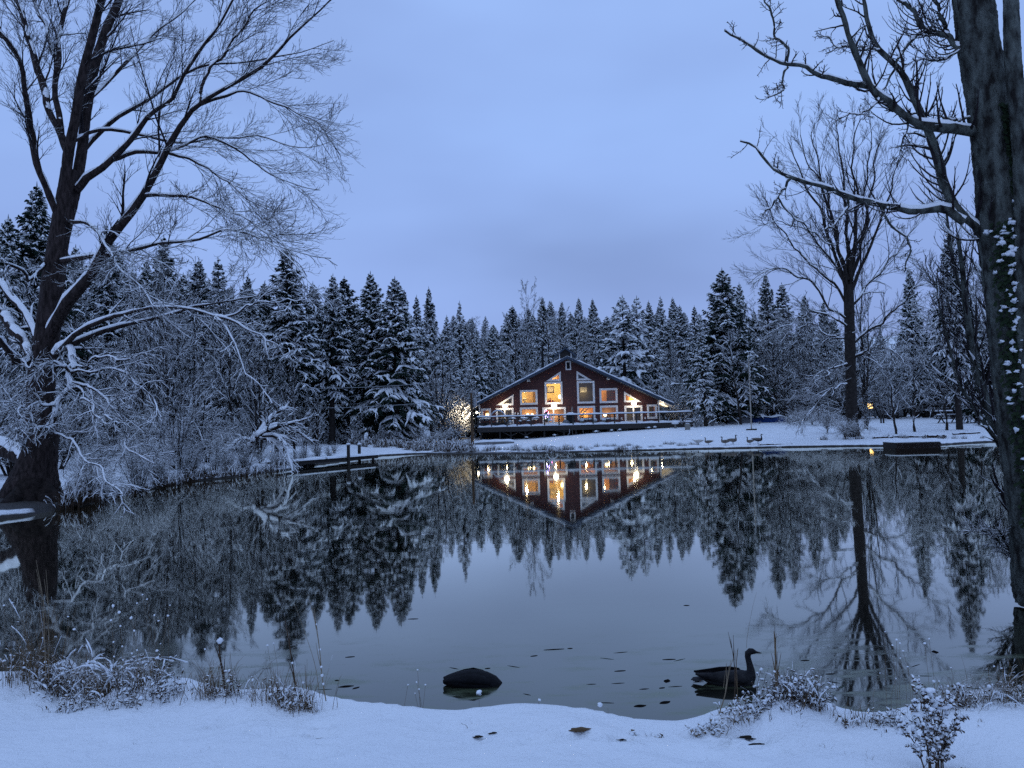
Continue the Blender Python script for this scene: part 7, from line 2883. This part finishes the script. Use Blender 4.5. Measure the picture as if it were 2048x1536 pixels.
# ------------------------------------------------------------------ shore things, far
# utility pole
D = 67.0
v, vb = U(941, 786, D), U(945, 893, D)
gz = H1(vb.x, D)
t = empty("utility_pole", (vb.x, D, gz - .2), label="thin brown utility pole standing at the water left of the lodge", cat="pole")
q = MB()
q.tube([(0, 0, 0), (0, 0, v.z - gz + .2)], [.14, .10], 10)
q.build("pole", M.woodpole, t)
q = MB()
q.lathe((.30, 0, v.z - gz - 1.0), [(.17, 0), (.17, .62), (.13, .72)], 12)
q.build("transformer", M.metal, t)
q = MB()
q.box((.14, 0, v.z - gz - .7), (.3, .08, .06))
q.build("bracket", M.metal, t)
for (a, b), nm, lab in ((((560, 777), (838, 768)), 1, "upper of the two faint cables strung before the firs"), (((600, 816), (846, 806)), 2, "lower and brighter of the two cables strung before the firs")):
    pts = []
    for i in range(14):
        s_ = i / 13
        p_ = U(a[0] + (b[0] - a[0]) * s_, a[1] + (b[1] - a[1]) * s_, 63 - 4 * s_)
        pts.append((p_.x, p_.y, p_.z - .12 * math.sin(math.pi * s_)))
    q = MB()
    q.tube(pts, .02, 5)
    o = q.build("overhead_cable", M.metal)
    tag(o, lab, "cable", "cables before the firs")
# flag pole
D = 70.0
v, vb = U(1497, 712, D), U(1503, 858, D)
gz = H1(vb.x, D)
t = empty("flagpole", (vb.x, D, gz), label="tall thin bare flagpole on the snowy lawn right of the lodge", cat="flagpole")
hp_ = v.z - gz
q = MB()
q.tube([(0, 0, 0), (0, 0, hp_ * .45), (0, 0, hp_)], [.060, .050, .032], 8)
q.build("pole", M.palepole, t)
q = MB()
q.lathe((0, 0, hp_), [(.03, 0), (.06, .05), (.03, .10)], 8)
q.build("finial", M.white, t)
q = MB()
q.box((0, 0, .06), (.9, .3, .12))
q.build("base", M.wooddk, t)
q = MB()
for zz in (.86, .80, .76):
    q.tube([(0, -.06, hp_ * zz), (.12, -.06, hp_ * zz - .12), (.02, -.06, hp_ * zz - .3)], .03, 5)
q.build("halyard", M.white, t)
# blue tarpaulin heap
D = 84.0
a, b = U(1452, 842, D), U(1575, 840, D)
gz = H1((a.x + b.x) / 2, D)
t = empty("tarp_covered_pile", ((a.x + b.x) / 2, D, gz), label="long pile under a blue tarpaulin topped with snow, at the back of the lawn", cat="tarpaulin")
L = b.x - a.x
for nm, x0_, x1_, hh, mm in (("grey_cover", -.5, -.12, .62, M.greyveh), ("blue_cover", -.10, .5, .72, M.tarp)):
    V, Fc = [], []
    n = 30
    for i in range(n + 1):
        s_ = x0_ + (x1_ - x0_) * i / n
        k = hh * (.9 + .12 * math.sin(s_ * 23) + .06 * math.sin(s_ * 61)) * min(1, (s_ + .5) * 6 + .2) * min(1, (.5 - s_) * 8 + .35)
        for j, (yy, zz) in enumerate([(-.75, 0), (-.66, .45), (-.5, .85), (0, 1.0), (.6, .7), (.75, 0)]):
            V.append((s_ * L, yy + .05 * math.sin(s_ * 90 + j), zz * k))
    for i in range(n):
        for j in range(5):
            a_ = i * 6 + j
            Fc.append((a_, a_ + 6, a_ + 7, a_ + 1))
    MB().add(V, Fc).build(nm, mm, t)
V, Fc = [], []
n = 40
for i in range(n + 1):
    s_ = -.5 + i / n
    k = .70 * (.9 + .12 * math.sin(s_ * 23)) * min(1, (s_ + .5) * 6 + .2) * min(1, (.5 - s_) * 8 + .35)
    fr_ = .30 + .12 * math.sin(s_ * 31) + (.35 if s_ < -.25 else 0)
    for yy, zz in [(-.60 - fr_ * .2, .80 - fr_ * .3), (-.5, .90), (0, 1.0), (.5, .85)]:
        V.append((s_ * L, yy, zz * k + .12))
for i in range(n):
    for j in range(3):
        a_ = i * 4 + j
        Fc.append((a_, a_ + 4, a_ + 5, a_ + 1))
MB().add(V, Fc).build("snow_cap", M.snow, t, smooth=True)
# a lit building beyond the trees, right
D = 112.0
v = U(1738, 822, D)
gz = H1(v.x, D)
t = empty("cabin", (v.x, D, gz), label="dim far cabin with small lit windows behind the vase-shaped tree", cat="cabin")
q = MB()
q.box((0, 2, 1.6), (6.6, 4, 3.2))
q.build("wall", M.wooddk, t)
for s_ in (-1, 1):
    q = MB()
    q.add([(-3.6, s_ * 2.5 + 2, 3.0), (3.6, s_ * 2.5 + 2, 3.0), (3.6, 2, 4.4), (-3.6, 2, 4.4), (-3.6, s_ * 2.5 + 2, 3.15), (3.6, s_ * 2.5 + 2, 3.15), (3.6, 2, 4.55), (-3.6, 2, 4.55)],
          [(0, 1, 2, 3), (7, 6, 5, 4), (0, 4, 5, 1), (1, 5, 6, 2), (2, 6, 7, 3), (3, 7, 4, 0)])
    q.build("roof", M.snow, t)
for px, py, w, h in ((1726.5, 804, .55, .65), (1739, 812, .5, .7), (1724, 834, .4, .3), (1731, 835, .35, .25), (1746, 812, .3, .6)):
    p_ = U(px, py, D)
    q = MB()
    q.box((p_.x - v.x, -.03, p_.z - gz), (w, .06, h))
    q.build("window", M.farwin, t)
# a long grey covered thing on the lawn behind it
D = 92.0
a, b = U(1742, 838, D), U(1800, 838, D)
gz = H1((a.x + b.x) / 2, D)
t = empty("covered_trailer", ((a.x + b.x) / 2, D, gz), label="long low grey covered trailer parked beyond the vase-shaped tree", cat="trailer")
L = b.x - a.x
q = MB()
V, Fc = [], []
for i in range(13):
    s_ = i / 12
    hh = 1.05 * (1 - (max(0, .25 - s_) / .25) ** 2 * .6)
    for j in range(7):
        an = math.pi * j / 6
        V.append((L * (s_ - .5), -.9 * math.cos(an), .18 + hh * math.sin(an) ** .5))
for i in range(12):
    for j in range(6):
        a_ = i * 7 + j
        Fc.append((a_, a_ + 1, a_ + 8, a_ + 7))
Fc += [tuple(range(6, -1, -1)), tuple(84 + j for j in range(7))]
q.add(V, Fc)
q.build("cover", M.greyveh, t)
for sx_ in (-.25, .25):
    q = MB()
    q.lathe((0, 0, 0), [(.24, -.08), (.26, 0), (.24, .08)], 14)
    o = q.build("wheel", M.black, t)
    o.rotation_euler = (rad(90), 0, 0)
    o.location = (sx_ * L, -.86, .26)
q = MB()
q.lump((0, 0, 1.16), (L * .45, .55, .14), ri, sub=2)
q.build("snow_cap", M.snow, t, smooth=True)
# picnic benches at the far right
for px, py, w, lab in ((1896, 849, 38, "picnic bench in the open snow at the right"), (1888, 838.5, 30, "dark bench behind the picnic bench at the right"), (1945, 838, 22, "low bench farthest to the right")):
    D = 72.0 if py > 845 else 80.0
    v = U(px, py - 4, D)
    gz = H1(v.x, D)
    W = PXR(w, D)
    t = empty("picnic_table", (v.x, D, gz), rad(3), label=lab, cat="bench", group="benches on the right lawn")
    q = MB()
    q.box((0, 0, .72), (W, .7, .05))
    q.build("table_top", M.wooddk, t)
    for s_ in (-1, 1):
        q = MB()
        q.box((0, s_ * .65, .42), (W, .25, .05))
        q.build("seat", M.wooddk, t)
        q = MB()
        q.bar((s_ * W * .36, -.5, 0), (s_ * W * .36, .25, .70), .08)
        q.bar((s_ * W * .36, .5, 0), (s_ * W * .36, -.25, .70), .08)
        q.bar((s_ * W * .36, -.65, .38), (s_ * W * .36, .65, .38), .08)
        q.build("leg", M.wooddk, t)
    q = MB()
    q.box((0, 0, .80), (W * .98, .66, .11), taper=.95)
    q.build("snow_cap", M.snow, t)
# signpost-like pair of posts
for px, lab in ((1762.5, "left one of two short dark posts by the trailer"), (1767.5, "right one of two short dark posts by the trailer")):
    x_, y_ = G(px, 850, 1.2)
    x_ = U(px, 850, 76).x
    gz = H1(x_, 76)
    q = MB()
    q.tube([(0, 0, -.2), (0, 0, 1.5)], [.09, .07], 8)
    o = q.build("fence_post", M.wooddk)
    o.location = (x_, 76, gz)
    tag(o, lab, "post", "pair of short posts")
# logs


def log(pts, D, r, label, m_=None, knots=True, snow=True):
    P = [U(px, py, D + dd) for px, py, dd in pts]
    P = [Vector((p.x, p.y, max(H1(p.x, p.y) + PXR(r, D) * .6, .05))) for p in P]
    c = P[0].copy()
    t = empty("log", tuple(c), label=label, cat="log", group="logs along the right shore")
    PP = resample([tuple(p - c) for p in P], 14)[None]
    rg = np.random.default_rng(int(pts[0][0]))
    RR = PXR(r, D) * (1 + .25 * rg.standard_normal((1, 14)).clip(-1, 1))
    v_, q_ = tubes(PP, RR, 9, jit=.08, rng=rg)
    link("trunk", mesh_np("trunk", v_, q_), m_ or M.log, t)
    if snow:
        Ps = PP.copy()
        Ps[..., 2] += PXR(r, D) * .55
        v_, q_ = tubes(Ps, RR * .75, 8)
        link("snow_cap", mesh_np("snow_cap", v_, q_), M.snow, t, True)
    return t


log([(1786, 867, 0), (1820, 865, 0), (1855, 866, 0)], 56.5, 2.2, "dark log lying between the two young trees above the raft")
log([(1850, 862, 0), (1870, 866, 0), (1892, 868, 0)], 56.0, 4.0, "thick brown log with a cut end right of the dark log")
log([(1905, 862, 0), (1935, 861, 0), (1960, 863, 0)], 58, 2.0, "slim reddish log at the far right of the lawn")
log([(1745, 868, 0), (1760, 872, 0), (1785, 870, 0)], 55.5, 2.0, "short red-brown log at the left end of the dark log")
# brown bare bank section
D = G(1552, 891, .1)[1]
a, b = U(1514, 890, D), U(1588, 890, D)
t = empty("bank_log", ((a.x + b.x) / 2, D - .12, 0), rad(1), label="long red-brown bank timber with no snow behind the dark goose", cat="log")
q = MB()
rr2 = random.Random(2)
PP = np.linspace((-(b.x - a.x) / 2, 0, .10), ((b.x - a.x) / 2, 0, .06), 16)[None]
RR = np.array([[.16 + rr2.uniform(-.03, .03) for _ in range(16)]])
RR[0, 0] = .08
RR[0, -1] = .05
v_, q_ = tubes(PP, RR, 10, jit=.06, rng=np.random.default_rng(1))
link("timber", mesh_np("timber", v_, q_), M.log, t)
# hoop at the shore below the lodge
D = G(1105, 905, 0)[1] + .3
v = U(1105, 899, D)
q = MB()
W = PXR(10, D)
q.tube([(-W * math.cos(a_), 0, .02 + PXR(9.5, D) * math.sin(a_)) for a_ in np.linspace(0, math.pi, 14)], .05, 7)
o = q.build("snowy_hoop", M.snow)
o.location = (v.x, D, .08)
tag(o, "arched snow-covered hoop at the waterline below the lodge", "hoop")
# raft at the right
D = G(1836, 897, 0)[1]
a, b = U(1791, 890, D), U(1881, 888, D)
t = empty("floating_raft", ((a.x + b.x) / 2, D + .8, 0), rad(0), label="dark square-sided floating raft moored at the right shore", cat="raft")
W = b.x - a.x
q = MB()
q.box((0, 0, .15), (W, 1.6, .36))
q.build("hull", M.wooddk, t, bevel=.03)
q = MB()
for k in range(4):
    q.box((0, -.82, .02 + k * .09), (W + .04, .04, .07))
q.build("side_boards", M.log, t)
q = MB()
for k in range(9):
    q.box((-W / 2 + W * (k + .5) / 9, 0, .355), (W / 9 - .03, 1.64, .05))
q.build("planking", M.wooddk, t)
q = MB()
q.box((0, .0, .405), (W * .97, 1.45, .05), taper=.96)
q.build("snow_cap", M.snow, t)
# dock on the left
A_, B_ = G(566, 925, .36), G(756, 910, .36)
ang = math.atan2(B_[1] - A_[1], B_[0] - A_[0])
Ld = math.hypot(B_[0] - A_[0], B_[1] - A_[1])
t = empty("dock", (A_[0], A_[1], 0), ang, label="low wooden dock with two snow-tipped posts reaching from the left bank", cat="dock")
q = MB()
q.box((Ld / 2, .62, .24), (Ld, 1.25, .16))
q.build("frame", M.wooddk, t)
q = MB()
n = int(Ld / .16)
for k in range(n):
    q.box((Ld * (k + .5) / n, .62, .345), (Ld / n - .015, 1.32, .04))
q.build("planking", M.wooddk, t)
q = MB()
for x0_, x1_, y0_, y1_ in ((.05, .42, .08, .62), (.44, .98, .04, .55), (.35, .99, .68, 1.22)):
    V, Fc = [], []
    m_ = 24
    for i in range(m_ + 1):
        s_ = x0_ + (x1_ - x0_) * i / m_
        e1 = .03 * math.sin(i * 1.3)
        V += [(s_ * Ld, y0_ + e1, .366), (s_ * Ld, y0_ + .06 + e1, .45), (s_ * Ld, y1_ - .06, .46), (s_ * Ld, y1_, .366)]
    for i in range(m_):
        for j in range(3):
            a_ = i * 4 + j
            Fc.append((a_, a_ + 4, a_ + 5, a_ + 1))
    Fc += [(0, 1, 2, 3), (m_ * 4 + 3, m_ * 4 + 2, m_ * 4 + 1, m_ * 4)]
    q.add(V, Fc)
q.build("dock_snow", M.snow, t, smooth=False)
for px, yy, zt in ((692, -.06, 1.12), (714, 1.3, 1.05)):
    # where along the dock
    best = min(((abs(1024 + (A_[0] + math.cos(ang) * s_ - math.sin(ang) * yy) / (A_[1] + math.sin(ang) * s_ + math.cos(ang) * yy) * F - px - 2), s_) for s_ in np.linspace(0, Ld, 300)))
    s_ = best[1]
    q = MB()
    q.tube([(s_, yy, -.6), (s_, yy, zt)], .10, 10)
    pst = q.build("mooring_post", M.wooddk, t)
    q = MB()
    q.lump((s_, yy, zt), (.14, .14, .12), ri, sub=2, rough=.1)
    q.build("snow_cap", M.snow, pst, smooth=True)
for s_ in (Ld * .25, Ld * .97):
    q = MB()
    q.tube([(s_, .2, -.6), (s_, .2, .2)], .08, 8)
    q.build("pile", M.wooddk, t)

# reeds and brush along the far waterline (each tuft is one thing)
TUFT = None


def tuft(px, py, h, lab, grp, D=None, wide=1.0, kind=0):
    global TUFT
    if TUFT is None:
        TUFT = []
        for s_ in (0, 1):
            rg = np.random.default_rng(900 + s_)
            root = empty("reed_tuft", (0, 0, 0))
            n = 70 if s_ == 0 else 46
            az = rg.uniform(0, 6.28, n)
            L = rg.uniform(.35, 1.0, n)
            bd = rg.uniform(.1, .8, n)
            s__ = np.linspace(0, 1, 5)
            x0 = rg.normal(0, .22, (n, 2))
            r = L[:, None] * bd[:, None] * .7 * s__ ** 1.8
            P = np.stack([x0[:, :1] + r * np.cos(az)[:, None], x0[:, 1:] + r * np.sin(az)[:, None], L[:, None] * (s__ - .35 * bd[:, None] * s__ ** 3) - .1], -1)
            R = (.020 * (1 - .6 * s__))[None] * rg.uniform(.5, 1.2, (n, 1))
            link("blades", mesh_np("blades", *tubes(P, R, 3)), M.weed, root)
            k = rg.random(n) < .45
            Ps, Rs = snow_on(P[k], R[k], rg, 1.7, 1, .2, .3, .02)
            link("snow_cap", mesh_np("snow_cap", *tubes(Ps, Rs, 4)), M.snowc, root)
            TUFT.append([root, True])
    e_ = TUFT[kind % 2]
    o = e_[0] if e_[1] else copy_tree(e_[0])
    e_[1] = False
    x_, y_ = G(px, py, 0)
    if D is not None:
        y_ = D
        x_ = U(px, py, D).x
    o.location = (x_, y_, max(H1(x_, y_), -.1) - .03)
    o.rotation_euler = (0, 0, rh.uniform(0, 6.28))
    o.scale = (h * wide, h * wide, h)
    tag(o, lab, "reeds", grp)
    return o


for k in range(38):
    px = 765 + 185 * (k + rh.random()) / 38
    tuft(px, 907 - rh.uniform(0, 6), rh.uniform(.6, 1.15), "dark snow-flecked reed tuft at the waterline between the dock and the pole", "reeds between the dock and the pole", wide=.8, kind=k)
for k in range(26):
    px = 955 + 190 * (k + rh.random()) / 26
    tuft(px, 906 - rh.uniform(0, 4), rh.uniform(.35, .8), "small dark reed tuft along the waterline below the lodge's left half", "reeds below the lodge", wide=.8, kind=k)
for k in range(24):
    px = 1140 + 260 * (k + rh.random()) / 24
    tuft(px, 903 - rh.uniform(0, 4) - (px - 1140) * .02, rh.uniform(.2, .42), "low dark tuft along the waterline below the lodge's right half", "low tufts below the lodge", wide=1.4, kind=k)
for px, py in ((1243, 902), (1250, 901), (1236, 902), (1256, 902), (1172, 903), (1128, 905), (1100, 906), (1270, 901)):
    tuft(px, py, .45, "thick dark clump at the waterline under the barbecue end of the deck", "dark clumps at the lodge waterline", wide=1.5, kind=1)
for k in range(34):
    px = 120 + 440 * (k + rh.random()) / 34
    yy = np.interp(px, [120, 240, 300, 400, 480, 560], [1022, 995, 980, 963, 955, 943])
    x_, y_ = G(px, yy, 0)
    tuft(px, yy - 2, rh.uniform(.45, .9), "brown grass tuft overhanging the left bank's edge", "grass tufts on the left bank's edge", wide=.8, kind=k)
for k in range(12):
    px = 1640 + 330 * (k + rh.random()) / 12
    tuft(px, 889 - (px - 1640) * .02, rh.uniform(.25, .5), "dark tuft along the right shore's waterline", "tufts on the right waterline", wide=1.2, kind=k)
for k in range(26):
    px = 700 + 240 * (k + rh.random()) / 26
    tuft(px, 890, rh.uniform(.7, 1.4), "brown brushy reed tuft on the bank behind the waterline reeds", "reeds on the bank behind the waterline", D=rh.uniform(63, 68), wide=.8, kind=k)
# rosettes under the deck with snow
for i, (px, py, w, lab) in enumerate([(1193, 871, .5, "left snow-capped shrub in the dark under the deck"), (1224, 872, .35, "snow-capped twiggy shrub left of the heat pump"), (1109, 881, .4, "snow-capped shrub under the deck's middle post"), (1298, 869, .4, "low snow-capped shrub right of the heat pump"),
                                      (1310, 867, .45, "wide snow-capped shrub right of the heat pump"), (1053, 876, .4, "snow-capped stump under the deck's left half"), (1240, 878, .4, "low snow-capped shrub at the heat pump's foot")]):
    D = DK - .8
    v = U(px, py, D)
    gz = H1(v.x, D)
    t = empty("small_shrub", (v.x, D, gz), label=lab, cat="shrub")
    rg = np.random.default_rng(980 + i)
    P0 = np.zeros((7, 4, 3))
    P0[:, :, 2] = np.linspace(0, max(.25, v.z - gz), 4)
    P0[:, :, :2] += (rg.random((7, 1, 2)) - .5) * w * np.linspace(0, 1, 4)[None, :, None] * 1.6
    a = grow(P0, np.full((7, 4), .012), 6, .3, 1, .8, .5, .0, .2, 4, .8, rg, .007)
    link("twigs", mesh_np("twigs", *merge([tubes(P0, np.full((7, 4), .012)), tubes(*a)])), M.bark, t)
    snowcap(t, (0, 0, max(.2, v.z - gz - .05)), (w * .45, w * .4, .12), rs)

# ------------------------------------------------------------------ labels counted from a landmark
ORD = ["first", "second", "third", "fourth", "fifth", "sixth", "seventh", "eighth", "ninth", "tenth", "eleventh", "twelfth", "thirteenth", "fourteenth", "fifteenth", "sixteenth", "seventeenth", "eighteenth", "nineteenth", "twentieth"]


def nth(i):
    if i < 20:
        return ORD[i]
    t_, u_ = divmod(i + 1, 10)
    w_ = {2: "twent", 3: "thirt", 4: "fort", 5: "fift"}[t_]
    return w_ + "ieth" if u_ == 0 else w_ + "y-" + ORD[u_ - 1]


def relabel(group, fmt, split=None, fmt2=None):
    L_ = sorted([o for o in C.objects if o.parent is None and o.get('group') == group], key=lambda o: o.location.x / o.location.y)
    A_ = [o for o in L_ if split is None or o.location.y < split]
    B_ = [o for o in L_ if not (split is None or o.location.y < split)]
    for f_, S_ in ((fmt, A_), (fmt2, B_)):
        for i, o in enumerate(S_):
            o['label'] = f_ % nth(i)


relabel(G1, "%s bare tree from the left in the tangle on the left bank")
relabel(G2, "%s snowy shrub from the left in the front row of the left bank", 40, "%s snowy shrub from the left in the back row of the left bank")
relabel(G3, "%s bare tree from the left in the pale thicket beyond the right lawn")
relabel(G4, "%s snowy shrub from the left at the back of the right lawn")
relabel(G6, "%s low snowy bush from the left between dock and lodge")
relabel("grass tufts on the left bank's edge", "%s grass tuft from the huge left tree along the left bank's edge")
relabel("reeds between the dock and the pole", "%s dark reed tuft from the dock towards the pole at the waterline")
relabel("reeds below the lodge", "%s small reed tuft from the pole along the waterline below the lodge")
relabel("low tufts below the lodge", "%s low dark tuft from the left below the lodge's right half")
relabel("tufts on the right waterline", "%s dark waterline tuft from the vase-shaped tree towards the raft and beyond")
relabel("reeds on the bank behind the waterline", "%s brown brushy reed from the dock, behind the waterline reeds")
relabel(LG, "%s dark conifer from the left in the front of the left wood", 86, "%s dark conifer from the left in the depth of the left wood")
relabel(RG, "%s dim conifer from the left behind the right-hand thicket")
relabel(G5, "%s bush from the left in the lamp-lit thicket beside the utility pole")
relabel(G7, "%s bare snowy bush from the left in the gap right of the lodge")
relabel(G8, "%s snow-loaded low bush from the left at the deck's right end")
relabel(G10, "%s pale bare tree from the left among the conifers of the far hillside")
relabel("tiny sprouts in the foreground snow", "%s tiny grass sprout from the left in the open foreground snow")
relabel(G9, "%s low brush heap from the left at the back of the lawn")
relabel("dark clumps at the lodge waterline", "%s thick dark clump from the left at the waterline below the lodge")

# ------------------------------------------------------------------ haze
HAZE = 0
if HAZE > 0:
    q = MB()
    q.box((0, 330, 42), (900, 760, 104))
    o = q.build("haze", None)
    hm = bpy.data.materials.new("haze")
    hm.use_nodes = True
    nt = hm.node_tree
    nt.nodes.clear()
    out = nt.nodes.new('ShaderNodeOutputMaterial')
    pv = nt.nodes.new('ShaderNodeVolumePrincipled')
    pv.inputs['Color'].default_value = (0.85, 0.9, 1.0, 1)
    pv.inputs['Density'].default_value = HAZE
    nt.links.new(pv.outputs[0], out.inputs['Volume'])
    o.data.materials.append(hm)
    tag(o, kind='stuff')
